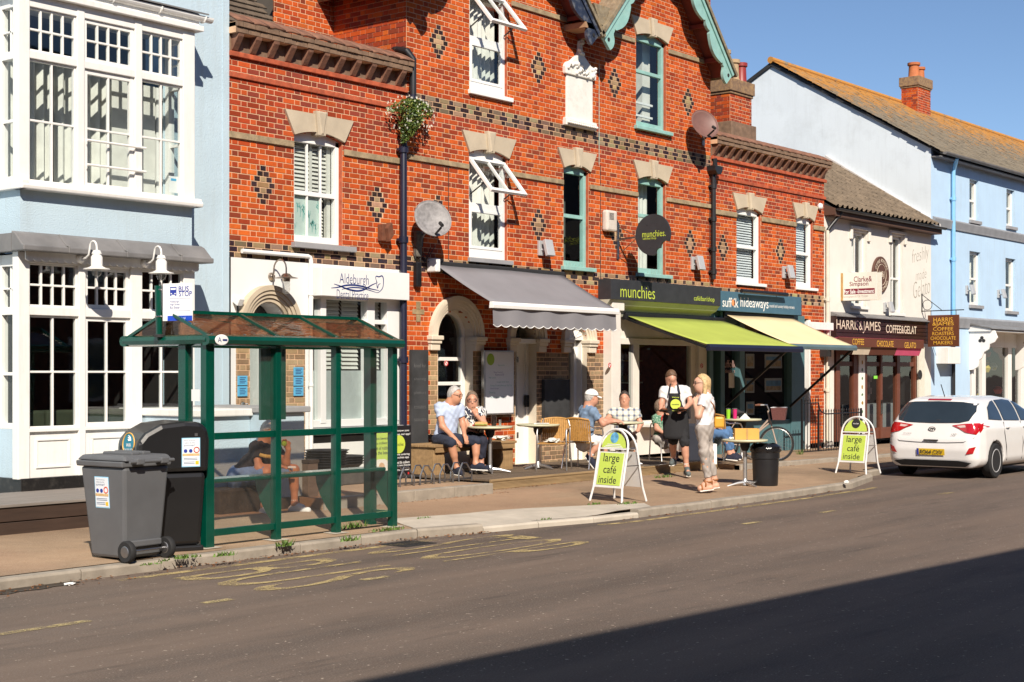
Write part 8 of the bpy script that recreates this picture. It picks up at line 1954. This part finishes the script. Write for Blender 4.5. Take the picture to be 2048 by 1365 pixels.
    def folds(p):return .0045*np.sin(p @ np.array((31,22,47.))+2*np.sin(p @ np.array((17.,-26,12))))+.003*np.sin(p @ np.array((-52,64,38.)))
    def shirtf(p):return np.maximum(SV(p)+folds(p),(p-hcn) @ dnn-.085)
    sdf_object('shirt',shirtf,lo,hi,.011,shirt,t,2)
    tv=[cone(hl,hr,.112*g,.112*g),cone(pv,pv+dn*.075,.142*g,.125*g),cone(pv+(ch-pv)*.18,pv,.13*g,.125*g)]
    for s in 'LR':
        hp,kn,an=(hl if s=='L' else hr),P['kn'+s],P['an'+s];tv.append(cone(hp,kn,.105*g,.082 if leg<1.1 else .072,end=min(1.0,leg) if leg<1 else None))
        if leg>1:tv.append(cone(kn,an,.074,.054,end=leg-1))
    TV_=union(tv,.045);TV=lambda p:TV_(p)+folds(p);sdf_object('trousers' if leg>1.5 else 'shorts',TV,lo,hi,.011,trous,t,2)
    for s in 'LR':
        an,to=P['an'+s],P['to'+s];d=(to-an);fl=Vector((d.x,d.y,d.z*.55));dz=Vector((0,0,-1));hl_=an+dz*.035-fl*.22
        if d.z>-.165:hl_.z=to.z+.004
        sf_=union([cone(hl_,to+dz*.004,.044,.038),cone(an+dz*.01,an*.45+to*.55,.045,.042),cone(hl_+dz*.02,to+dz*.018,.034,.030)],.03);q=[an,to,hl_];l2=[min(p[i] for p in q)-.1 for i in range(3)];h2=[max(p[i] for p in q)+.1 for i in range(3)]
        so=sdf_object('shoe',sf_,l2,h2,.009,shoes[0],t);w_=d.cross(Z).normalized();nrm_=w_.cross(fl.normalized());a_=hl_+(to-hl_)*.5-nrm_*.045*(1 if nrm_.z>0 else -1);MB().obox(a_,(to-hl_)*.5+fl.normalized()*.03,w_*.042,nrm_*.011).build('sole',shoes[1],so,bevel=.012)
        if len(shoes)>2:MB().lathe([(.046,0),(.044,.07)],an-Z*.01,12,P['kn'+s]-an).build('sock',shoes[2],t,smooth=True)
    # hair, cap, features
    if hair:
        cap=ellip(hd+u*.012*HS-f*.008*HS,[(r,.084*HS),(f,.101*HS),(u,.123*HS)]);hn,hf,hu=np.array(hd,'f'),np.array(f,'f'),np.array(u,'f')
        def hairf(p):
            q=p-hn;d=np.maximum(cap(p),q @ hf*.80-q @ hu*.60+.006);return d+.004*np.sin(p[:,0]*130+3*np.sin(p[:,2]*60))*np.sin(p[:,1]*120+2*np.sin(p[:,0]*70))
        hs=hairf
        if hairlen:
            L=union([cone(hd-f*.05*HS+u*.03*HS,hd-f*.075*HS-u*hairlen,.075,.055),cone(hd+r*.062*HS-f*.02*HS,hd+r*.085*HS-f*.02*HS-u*hairlen,.036,.030),cone(hd-r*.062*HS-f*.02*HS,hd-r*.085*HS-f*.02*HS-u*hairlen,.036,.030)],.03);hs=lambda p:smin(hairf(p),L(p)+.004*np.sin(p[:,0]*190)*np.sin(p[:,1]*170),.03)
        sdf_object('hair',hs,[x-.18-hairlen for x in hd],[x+.18 for x in hd],.009,hair,t)
    for s in (-1,1):
        MB().lathe([(0,-.006),(.006,-.004),(.008,0),(.006,.004),(0,.006)],hd+f*.084*HS+r*.031*HS*s+u*.012*HS,8,f).build('eye',M_blackmatt,t);MB().bar(hd+f*.088*HS+r*.016*HS*s+u*.032*HS,hd+f*.080*HS+r*.048*HS*s+u*.031*HS,.007,.005).build('eyebrow',hair or M_blackmatt,t)
        if glasses:MB().ring(hd+f*.100*HS+r*.032*HS*s+u*.010*HS,.023,.004,f,14,5).build('glasses_rim',M_black,t);MB().bar(hd+f*.097*HS+r*.056*HS*s+u*.012*HS,hd-f*.005*HS+r*.08*HS*s+u*.012*HS,.005).build('glasses_arm',M_black,t)
    MB().bar(hd+f*.094*HS-r*.022*HS-u*.056*HS,hd+f*.094*HS+r*.022*HS-u*.056*HS,.007,.009).build('mouth',pm('lip',(.30,.08,.06),.5,.05,5,0),t)
    if hat:
        MB().grid(lambda a,b:hd+u*(.042+.1*math.sin(b*1.57))+(r*.1*math.cos(a*6.2832)+f*(.119*math.sin(a*6.2832)))*math.cos(b*1.5)-f*.004*HS,24,8).build('cap',hat,t,smooth=True,thick=.006)
        MB().grid(lambda a,b:hd+u*(.045-.018*b-.02*(2*a-1)**2)+r*(.075*(2*a-1)*(1-.25*b))+f*(.100+.085*b-.03*(2*a-1)**2),10,4).build('cap_peak',hat,t,smooth=True,thick=.006)
    return t,P,(r,u,f)
def pattern(name,c0,c1,fn):
    m,nt,b=nodes_of(name);v=coords(nt,(1,1,1),'Position');nt.links.new(mixc(nt,fn(nt,v),c0,c1),b.inputs['Base Color']);b.inputs['Roughness'].default_value=.9;bumpn(nt,b,tex(nt,v,14,4),.4,.01);return m
def zebra(nt,v):
    w=N(nt,'ShaderNodeTexWave');w.inputs['Scale'].default_value=7;w.inputs['Distortion'].default_value=9;w.inputs['Detail'].default_value=2;w.inputs['Detail Scale'].default_value=2.2;nt.links.new(v,w.inputs[0]);return ramp(nt,w.outputs['Fac'],[(.46,0),(.54,1)])
def check(nt,v):
    o=None
    for d in ((0,0,1),(ST,-CT,0)):
        dt=N(nt,'ShaderNodeVectorMath',operation='DOT_PRODUCT');dt.inputs[1].default_value=d;nt.links.new(v,dt.inputs[0]);s=N(nt,'ShaderNodeMath',operation='SINE');k=N(nt,'ShaderNodeMath',operation='MULTIPLY');k.inputs[1].default_value=62;nt.links.new(dt.outputs['Value'],k.inputs[0]);nt.links.new(k.outputs[0],s.inputs[0]);q=ramp(nt,s.outputs[0],[(.35,0),(.5,.48)])
        if o is None:o=q
        else:a=N(nt,'ShaderNodeMath',operation='ADD');nt.links.new(o,a.inputs[0]);nt.links.new(q,a.inputs[1]);o=a.outputs[0]
    return o
HGREY,HDARK,HBLOND,HBROWN,HLTBRN=[pm('hair_'+n,c,.6,.3,30,.4,120,.006) for n,c in (('grey',(.42,.40,.38)),('dark',(.04,.03,.025)),('blonde',(.50,.35,.17)),('greybrown',(.17,.12,.085)),('lightbrown',(.12,.065,.035)))]
NAVY=cloth('navy_shorts',(.018,.024,.045));WSOLE=pm('white_sole',(.70,.68,.63),.7,.05,5,0);NSHOE=cloth('navy_shoe',(.014,.017,.035));WSOCK=cloth('white_sock',(.7,.7,.68))
person('grey haired bearded man in pale blue shirt and navy shorts on the bench',23.7,dict(head=(909,791),nk=(900,805),shL=(919,816,.1),shR=(878,815,-.05),elL=(926,851,.05),elR=(885,853,-.22),wrL=(929,871,-.2),wrR=(911,879,-.38),tpL=(934,882,-.28),tpR=(923,891,-.45),pv=(890,880),knL=(953,884,-.25),knR=(903,887,-.50),anL=(951,928,-.30),anR=(913,935,-.45),toL=(974,935,-.35),toR=(924,946,-.55)),(.85,-.12,.35),SK1,HGREY,cloth('pale_blue_shirt',(.40,.47,.62)),NAVY,(NSHOE,WSOLE),glasses=True,girth=1.08,hem=.04)
person('long haired woman in black and white patterned top with hand to her mouth',24.05,dict(head=(944,801),nk=(945,817),shL=(963,824),shR=(929,823),elL=(967,847,-.12),elR=(932,853,-.1),wrL=(953,831,-.18),wrR=(938,861,-.25),tpL=(945,815,-.20),tpR=(948,862,-.28),pv=(947,876,.05),knL=(966,882,-.4),knR=(948,882,-.4),anL=(962,928,-.35),anR=(946,928,-.35),toL=(964,936,-.5),toR=(948,936,-.5)),(.1,-.08,1),SK3,HBROWN,pattern('zebra_print',(.03,.035,.06),(.72,.70,.66),zebra),cloth('dark_navy_skirt',(.02,.022,.04)),(NSHOE,WSOLE),sleeve=.5,leg=1.75,hairlen=.17,glasses=True,girth=.92)
t,P,(r,u,f)=person('man in white cap and blue polo shirt seen from behind at the table',25.0,dict(head=(1183,796),nk=(1176,811),shL=(1166,820,.14),shR=(1186,824,-.16),elL=(1212,845,.20),elR=(1206,848,-.12),wrL=(1230,843,.25),wrR=(1223,844,.05),tpL=(1238,844,.25),tpR=(1231,844,.1),pv=(1168,880),knL=(1210,880,.18),knR=(1202,883,-.08),anL=(1208,922,.2),anR=(1179,912,-.1),toL=(1222,931,.2),toR=(1192,936,-.1)),(.93,-.1,-.3),SK3,HGREY,cloth('slate_blue_polo',(.17,.25,.37)),cloth('white_shorts',(.68,.67,.66)),(NSHOE,WSOLE,WSOCK),hat=M_whitefresh,girth=1.02,hem=.03)
person('dark haired man in checked shirt facing the camera behind the table',26.5,dict(head=(1249,799),nk=(1250,816),shL=(1272,825),shR=(1225,825),elL=(1281,848,-.05),elR=(1214,840,-.15),wrL=(1276,862,-.15),wrR=(1237,843,-.35),tpL=(1268,866,-.2),tpR=(1252,845,-.4),pv=(1250,877),knL=(1264,884,-.4),knR=(1238,884,-.4),anL=(1264,925,-.4),anR=(1238,925,-.4),toL=(1265,932,-.5),toR=(1237,932,-.5)),(-.12,-.04,1),SK3,HDARK,pattern('blue_white_check',(.66,.66,.56),(.08,.10,.18),check),cloth('brown_trousers',(.10,.07,.05)),(NSHOE,WSOLE),leg=1.8,girth=1.05)
BLKC=cloth('black_cotton',(.014,.014,.016));GSHOE=cloth('grey_green_trainer',(.10,.12,.12),.3)
t,P,(r,u,f)=person('waiter in white shirt and black apron looking down at the plates he carries',25.2,dict(head=(1342,757),nk=(1347,772),shL=(1371,781),shR=(1328,782),elL=(1382,805,-.05),elR=(1323,808,-.05),wrL=(1370,818,-.28),wrR=(1321,821,-.28),tpL=(1362,821,-.33),tpR=(1331,824,-.33),pv=(1351,838),knL=(1369,886,-.18),knR=(1346,880,.0),anL=(1373,934,-.15),anR=(1347,918,.25),toL=(1377,947,-.32),toR=(1343,926,.1)),(.12,-.55,.82),SK3,HLTBRN,cloth('white_shirt',(.66,.65,.64)),BLKC,(GSHOE,WSOLE,WSOCK),leg=1.12,girth=1.0,sleeve=.6,hem=.0)
ap=lambda a,b:UZ(a,b,25.2)
def apron(s,q):
    wd=[11,13,19,25,26,27][min(5,int(q*5))];wd=np.interp(q,(0,.25,.45,.6,1),(11,14,24,26,26));vv=787+q*92;return UZ(1349+(s-.5)*2*wd+q*4,vv,25.2-.175*math.cos((s-.5)*2.2)-.02-.05*max(0,q-.55))
MB().grid(apron,12,12).build('apron',BLKC,t,smooth=True,thick=.008)
for (a,b) in (((1338,789),(1341,768)),((1360,789),(1355,766))):MB().tube([UZ(*a,25.02),UZ((a[0]+b[0])/2,(a[1]+b[1])/2,25.05),UZ(*b,25.12)],.012,6).build('apron_strap',BLKC,t)
c=UZ(1351,809,25.0);nk_=Vector((-CT,-ST,.0));MB().lathe([(.085,-.005),(.085,.008)],c,22,nk_).build('apron_logo',M_lime,t)
for s_,v_ in (('Welcome',795),('munchies',809),('Aldeburgh',822)):text(s_,UZ(1351,v_,24.985),M_lime if v_ != 809 else M_blackmatt,t,width=.12,height=.022,ux=R_,bold=.01)
for (a,b,l,cc) in ((1328,823,'dark plate in the waiter\'s right hand',0),(1362,821,'dark plate with food in the waiter\'s left hand',1)):
    q=UZ(a,b,24.87);pl=thing('dinner_plate',l,'plate',q);MB().lathe([(0,0),(.06,0),(.12,.02),(.12,.026),(.05,.008),(0,.008)],q,24).build('dish',M_black,pl,smooth=True);MB().lathe([(.05,0),(.06,.03),(.03,.045),(0,.045)],q+Vector((0,0,.008)),10).build('food',pm('plated_food',(.20,.07,.03),.6,.4,30,0),pl,smooth=True)
SAND=pm('tan_sandal',(.30,.11,.03),.5,.1,5,0);MOTT=cloth('mottled_grey_trousers',(.38,.34,.31),.25)
t,P,(r,u,f)=person('blonde woman in white top and grey trousers standing on the pavement',22.3,dict(head=(1404,768),nk=(1411,786),shL=(1416,798,.14),shR=(1408,800,-.15),elL=(1402,832,.22),elR=(1397,832,-.20),wrL=(1396,812,.1),wrR=(1390,809,-.12),tpL=(1395,804,.05),tpR=(1394,801,-.08),pv=(1409,857),knL=(1417,906,.07),knR=(1408,906,-.06),anL=(1429,959,.10),anR=(1417,963,-.05),toL=(1412,972,.06),toR=(1400,976,-.08)),(-1,.05,.15),SK2,HBLOND,cloth('white_tee',(.72,.71,.72)),MOTT,(SK2,WSOLE),leg=1.86,hairlen=.16,glasses=True,girth=.98,sleeve=.42)
for s in 'LR':
    a,b=P['an'+s],P['to'+s];d=(b-a);d.z=0;d.normalize()
    for k,(c,rr_) in enumerate(((a-Vector((0,0,.005)),.047),(a+(b-a)*.45,.050),(b-d*.02,.043))):MB().ring(c,rr_,.013,(0,0,1) if k==0 else d,16,6).build('sandal_strap',SAND,t)
q=UZ(1438,845,22.35);hb_=thing('handbag','yellow leather handbag hanging behind the blonde woman','handbag',q);MB().obox(q,R_*.075,Fw*.04,(0,0,.085)).build('pouch',pm('mustard_leather',(.62,.32,.03),.5,.08,6,.1,20,.004),hb_,bevel=.03);MB().tube([q+Vector((0,0,.08))-R_*.06,UZ(1428,812,22.2),UZ(1412,792,22.12)],.010,6).build('strap',SAND,hb_)
q=UZ(1427,908,22.45);tb=thing('tote_bag','white paper carrier bag held behind the blonde woman','bag',q);MB().obox(q,R_*.035,Fw*.11,(0,0,.15)).build('bag_body',M_whitefresh,tb);MB().lathe([(.04,0),(.04,.002)],q-R_*.036-Fw*.05,12,-R_).build('lime_logo',M_lime,tb)
person('seated person in green patterned top behind the waiter',27.0,dict(head=(1322,815),nk=(1322,828),shL=(1338,838),shR=(1312,838),elL=(1345,858),elR=(1314,858,-.1),wrL=(1345,868,-.2),wrR=(1326,866,-.2),tpL=(1342,870,-.25),tpR=(1334,868,-.25),pv=(1328,877),knL=(1350,882,.2),knR=(1345,884,-.1),anL=(1352,918,.2),anR=(1347,920,-.1),toL=(1362,924,.2),toR=(1358,925,-.1)),(1,0,-.1),SK3,HBROWN,pattern('green_leaf_print',(.07,.19,.12),(.30,.42,.32),lambda nt,v:ramp(nt,tex(nt,v,45,3),[(.5,0),(.56,1)])),MOTT,(NSHOE,WSOLE),leg=1.8)
person('seated person in blue jeans mostly hidden by the blonde woman',27.0,dict(head=(1397,801),nk=(1402,817),shL=(1420,828,.15),shR=(1404,828,-.15),elL=(1425,848,.1),elR=(1412,850,-.15),wrL=(1440,852,.1),wrR=(1428,856,-.1),tpL=(1446,853,.1),tpR=(1436,856,-.1),pv=(1416,868),knL=(1456,862,.08),knR=(1450,868,-.12),anL=(1464,906,.1),anR=(1459,907,-.1),toL=(1480,914,.1),toR=(1474,916,-.12)),(.9,-.1,.3),SK3,HDARK,cloth('dark_jumper',(.03,.03,.04)),cloth('blue_jeans',(.07,.15,.30),.2),(NSHOE,WSOLE),sleeve=1.8,leg=1.85)
q=UZ(1393,880,26.4);ssc=thing('suitcase','dark upright suitcase standing between the waiter and the blonde woman','suitcase',q);MB().obox((q.x,q.y,DZ+.36),R_*.20,Fw*.12,(0,0,.33)).build('shell',cloth('dark_suitcase',(.02,.023,.035)),ssc,bevel=.03);MB().obox((q.x+.05,q.y-.12,DZ+.55),R_*.02,Fw*.005,(0,0,.04)).build('luggage_tag',M_whitefresh,ssc)
for s_ in (-.15,.15):MB().lathe([(.03,-.012),(.03,.012)],Vector((q.x,q.y,DZ+.032))+R_*s_,12,R_).build('wheel',M_rubber,ssc)
t,P,(r,u,f)=person('man in navy polo and denim shorts sitting hunched inside the bus shelter',18.85,dict(head=(538,862),nk=(527,881),shL=(551,898,.18),shR=(511,895,-.12),elL=(572,926,.05),elR=(518,936,-.22),wrL=(577,899,-.02),wrR=(560,933,-.15),tpL=(571,888,-.05),tpR=(580,937,-.15),pv=(484,953),knL=(588,940,.10),knR=(533,946,-.25),anL=(589,1009,.1),anR=(528,1012,-.15),toL=(616,1020,.05),toR=(543,1026,-.25)),(.72,-.62,.35),SK1,HGREY,cloth('navy_polo',(.022,.024,.036)),cloth('denim_shorts',(.16,.26,.46),.2),(cloth('white_trainer',(.62,.60,.57)),WSOLE,WSOCK),girth=1.1,leg=.98,hem=-.09)
MB().tube([UZ(520,910,18.62),UZ(532,913,18.6),UZ(545,914,18.66)],.022,8).build('chest_stripe',pm('gold_stripe',(.55,.38,.12),.8,.05,5,0),t)
q=UZ(568,887,18.78);ap_=thing('apple','green apple held to the seated man\'s mouth','apple',q);MB().lathe([(.006,-.03),(.025,-.03),(.037,-.005),(.033,.02),(.012,.032),(.004,.025)],q,16).build('fruit',pm('apple_green',(.28,.42,.04),.35,.15,10,0),ap_,smooth=True);MB().tube([q+Vector((0,0,.025)),q+Vector((.006,0,.045))],.003,5).build('stalk',M_tan,ap_)
q=UZ(584,935,18.66);ph_=thing('phone','white phone in the seated man\'s hand','phone',q);MB().obox(q,R_*.05,Fw*.02,(0,0,.012)).build('case',M_whitefresh,ph_,bevel=.005)
# ================================================================== PARKED WHITE HATCHBACK
CX0,CYC,CZ0=25.58,10.99,ROADZ
M_carw=pm('white_car_paint',(.76,.75,.74),.22,.02,2,0,coat=.8);M_carglass=pm('dark_car_glass',(.022,.032,.042),.03,.1,3,0,coat=.6);M_lampred=pm('red_lamp_lens',(.42,.008,.012),.12,.1,9,0,coat=1);M_lampw=pm('clear_lamp_lens',(.62,.45,.42),.12,.1,9,0,coat=1)
car=thing('hatchback_car','white hatchback car parked at the kerb on the right','car',(CX0+2,CYC,CZ0))
SIDE=np.array([(.12,.20),(.03,.34),(.0,.52),(.015,.70),(.06,.86),(.10,1.00),(.26,1.22),(.40,1.40),(.60,1.455),(1.1,1.475),(1.7,1.47),(2.25,1.42),(3.1,1.05),(3.75,.93),(4.12,.78),(4.27,.55),(4.2,.25),(3.9,.19)],'f')
def poly2(x,z,P):
    d=np.full(x.shape,1e9,'f');ins=np.zeros(x.shape,bool);n=len(P)
    for i in range(n):
        a,b=P[i],P[(i+1) % n];e=b-a;wx,wz=x-a[0],z-a[1];t=np.clip((wx*e[0]+wz*e[1])/(e @ e),0,1);d=np.minimum(d,(wx-e[0]*t)**2+(wz-e[1]*t)**2)
        c=(a[1]>z) != (b[1]>z);ins ^= c & (x<(b[0]-a[0])*(z-a[1])/np.where(b[1]==a[1],1,b[1]-a[1])+a[0])
    return np.where(ins,-1,1)*np.sqrt(d)
def carf(p):
    x,y,z=p[:,0]-CX0,np.abs(p[:,1]-CYC),p[:,2]-CZ0
    W=np.interp(z,(.15,.35,.62,.88,.98,1.2,1.40,1.5),(.84,.89,.895,.88,.845,.745,.63,.55))*np.interp(x,(-.1,.0,.12,.35,.8,3.4,3.9,4.2,4.4),(.80,.87,.94,.985,1,1,.96,.84,.6))
    d=-smin(-poly2(x,z,SIDE),-(y-W),.16)
    for wx in (.82,3.47):d=np.maximum(d,-np.maximum(np.sqrt((x-wx)**2+(z-.31)**2)-.365,.58-y))
    return d
sdf_object('body',carf,(CX0-.1,CYC-1,CZ0+.1),(CX0+4.4,CYC+1,CZ0+1.6),.022,M_carw,car,4)
def march(o,d):
    t=np.zeros(len(o),'f');o=np.array(o,'f');d=np.array(d,'f')
    for i in range(60):t += np.clip(carf(o+t[:,None]*d),-.05,.12)*.8
    return o+(t[:,None]-.008)*d
def patch(name,pts,view,m,parent,out=.0,n=14):
    """outline drawn on the rear ('r': y right-positive, z) or right side ('s': x, z) and laid on the body"""
    bm=bmesh.new();vs=[bm.verts.new((a,b,0)) for a,b in pts];bm.faces.new(vs);bmesh.ops.triangulate(bm,faces=bm.faces[:])
    for i in range(4):
        es=[e for e in bm.edges if e.calc_length()>.07]
        if es:bmesh.ops.subdivide_edges(bm,edges=es,cuts=1);bmesh.ops.triangulate(bm,faces=bm.faces[:])
    q=np.array([v.co[:] for v in bm.verts],'f');one=np.ones(len(q),'f')
    if view=='r':o=np.stack([one*(CX0-.6),CYC-q[:,0],CZ0+q[:,1]],1);d=(1,0,0)
    elif view=='s':o=np.stack([CX0+q[:,0],one*(CYC-1.4),CZ0+q[:,1]],1);d=(0,1,0)
    else:o=np.stack([CX0+q[:,0],one*(CYC+1.4),CZ0+q[:,1]],1);d=(0,-1,0)
    r=march(o,d);e_=np.eye(3,dtype='f')*.01;nr=np.stack([carf((r+e_[i]).astype('f'))-carf((r-e_[i]).astype('f')) for i in range(3)],1);nr /= np.maximum(np.linalg.norm(nr,axis=1),1e-6)[:,None];r=r+nr*(.007+out)
    for v,c in zip(bm.verts,r):v.co=c
    bmesh.ops.recalc_face_normals(bm,faces=bm.faces[:]);me=bpy.data.meshes.new(name);bm.to_mesh(me);bm.free();me.shade_smooth();return link_obj(name,me,m,parent)
rw=patch('rear_window',[(-.66,1.04),(-.5,1.005),(0,.995),(.5,1.005),(.66,1.04),(.71,1.20),(.66,1.335),(.45,1.365),(0,1.375),(-.45,1.365),(-.66,1.335),(-.71,1.20)],'r',M_carglass,car)
for s in (-1,1):
    tl_=patch('tail_light',[(s*.36,.955),(s*.60,.99),(s*.80,1.0),(s*.86,.93),(s*.80,.80),(s*.62,.835),(s*.50,.90)],'r',M_lampred,car);patch('lamp_lens',[(s*.45,.945),(s*.60,.965),(s*.62,.925),(s*.52,.915)],'r',M_lampw,tl_,.004)
    patch('fog_reflector',[(s*.64,.45),(s*.70,.56),(s*.80,.59),(s*.76,.47)],'r',M_lampred,car)
patch('tail_light',[(.16,.965),(.34,1.00),(.26,.90),(.16,.83)],'s',M_lampred,car)
patch('brake_light',[(-.22,1.395),(.22,1.395),(.22,1.415),(-.22,1.415)],'r',M_lampred,car)
patch('lower_bumper',[(-.60,.225),(.60,.225),(.72,.30),(.5,.335),(-.5,.335),(-.72,.30)],'r',M_blackmatt,car)
pl_=patch('number_plate',[(-.26,.425),(.26,.425),(.26,.535),(-.26,.535)],'r',pm('yellow_plate',(.66,.43,.02),.4,.03,5,0),car,.006);xp_=CX0-.03
patch('plate_blue_band',[(-.26,.425),(-.22,.425),(-.22,.535),(-.26,.535)],'r',M_blueprint,pl_,.009)
def on_rear(s,yr,z,w,h,m,par,**kw):
    q=march(np.array([(CX0-.6,CYC-yr,CZ0+z)]),(1,0,0))[0];return text(s,(q[0]-.026,q[1],q[2]),m,par,width=w,height=h,ux=(0,-1,0),**kw)
on_rear('EO64 CXV',.02,.48,.42,.068,M_blackmatt,pl_,bold=.012);on_rear('HYUNDAI',-.45,.80,.15,.022,M_steel,car);on_rear('i30',.42,.80,.10,.035,M_steel,car,shear=.3)
q=march(np.array([(CX0-.6,CYC,CZ0+.885)]),(1,0,0))[0];em=MB().ring((q[0]-.008,q[1],q[2]),.062,.008,(1,0,0),28);em.v=[(a,CYC+(b-CYC)*1.0,q[2]+(c-q[2])*.62) for a,b,c in em.v];em=em.build('emblem',M_shiny,car);text('H',(q[0]-.014,q[1],q[2]),M_shiny,em,width=.075,height=.05,ux=(0,-1,0),bold=.03,shear=.35)
MB().box(CX0-.025,CX0+.02,CYC-.13,CYC+.13,CZ0+.68,CZ0+.70).build('hatch_handle',M_blackmatt,car);MB().bar((CX0+.62,CYC,CZ0+1.455),(CX0+.45,CYC,CZ0+1.68),.012).build('aerial',M_blackmatt,car);MB().tube([(CX0+.17,CYC+.25,CZ0+1.055),(CX0+.12,CYC-.1,CZ0+1.04),(CX0+.17,CYC-.35,CZ0+1.06)],.012,6).build('wiper',M_blackmatt,car)
for v_ in ('s','l'):
    patch('side_window',[(.62,1.06),(.80,1.27),(1.06,1.365),(1.22,1.385),(1.22,1.03)],v_,M_carglass,car);patch('side_window',[(1.30,1.03),(1.30,1.39),(1.75,1.40),(2.05,1.375),(2.05,1.01)],v_,M_carglass,car);patch('side_window',[(2.13,1.01),(2.13,1.365),(2.35,1.32),(2.85,1.09),(2.85,1.0)],v_,M_carglass,car)
patch('windscreen',[(-.6,1.10),(.6,1.10),(.5,1.36),(-.5,1.36)],'r',M_carglass,car) if False else None
def seam(pts):
    q=march(np.array([(CX0+a,CYC-1.4,CZ0+b) for a,b in pts]),(0,1,0));MB().tube(q,.006,5).build('panel_gap',M_blackmatt,car)
seam([(1.26,1.0),(1.20,.8),(1.26,.55),(1.32,.30)]);seam([(2.09,1.0),(2.10,.6),(2.06,.30)])
qs=march(np.array([(CX0-.6,CYC-a,CZ0+b) for a,b in ((-.78,.75),(-.6,.665),(-.3,.65),(0,.645),(.3,.65),(.6,.665),(.78,.75))]),(1,0,0));MB().tube(qs,.005,5).build('panel_gap',M_steel,car)
for a in (1.35,2.2):q=march(np.array([(CX0+a,CYC-1.4,CZ0+.90)]),(0,1,0))[0];MB().tube([(q[0]-.07,q[1]-.01,q[2]),(q[0],q[1]-.035,q[2]+.005),(q[0]+.09,q[1]-.01,q[2])],.013,8).build('door_handle',M_carw,car,smooth=True)
MB().obox((CX0+2.75,CYC-.98,CZ0+1.02),(.05,0,0),(0,.10,0),(0,0,.065)).build('wing_mirror',M_carw,car,bevel=.03)
MB().box(CX0+.3,CX0+4.0,CYC-.72,CYC+.72,CZ0+.17,CZ0+.55).build('underbody',M_blackmatt,car)
for wx in (.82,3.47):
    for s in (-1,1):
        c=Vector((CX0+wx,CYC+s*.795,CZ0+.315));ax=(0,s,0)
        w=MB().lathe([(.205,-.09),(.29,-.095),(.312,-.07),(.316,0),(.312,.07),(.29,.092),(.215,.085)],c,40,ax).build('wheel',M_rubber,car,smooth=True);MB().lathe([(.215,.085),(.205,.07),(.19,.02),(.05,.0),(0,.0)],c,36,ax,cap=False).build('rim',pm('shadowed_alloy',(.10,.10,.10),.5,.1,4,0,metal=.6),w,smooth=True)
        MB().ring(c+Vector((0,s*.078,0)),.203,.012,(0,1,0),36,6).build('rim_edge',pm('alloy_spoke',(.46,.46,.47),.35,.05,4,0),w);MB().lathe([(.05,.05),(.045,.075),(0,.08)],c,16,ax).build('hub_cap',pm('alloy_spoke',(.46,.46,.47),.35,.05,4,0),w)
        for k in range(10):
            a=2*math.pi*(k // 2)/5+(.16 if k % 2 else -.16);d=Vector((math.cos(a),0,math.sin(a)));MB().bar(c+d*.04+Vector((0,s*.06,0)),c+d*.20+Vector((0,s*.075,0)),.026,.02,(0,1,0)).build('spoke',pm('alloy_spoke',(.46,.46,.47),.35,.05,4,0),w)
bpy.data.scenes.remove(TS)
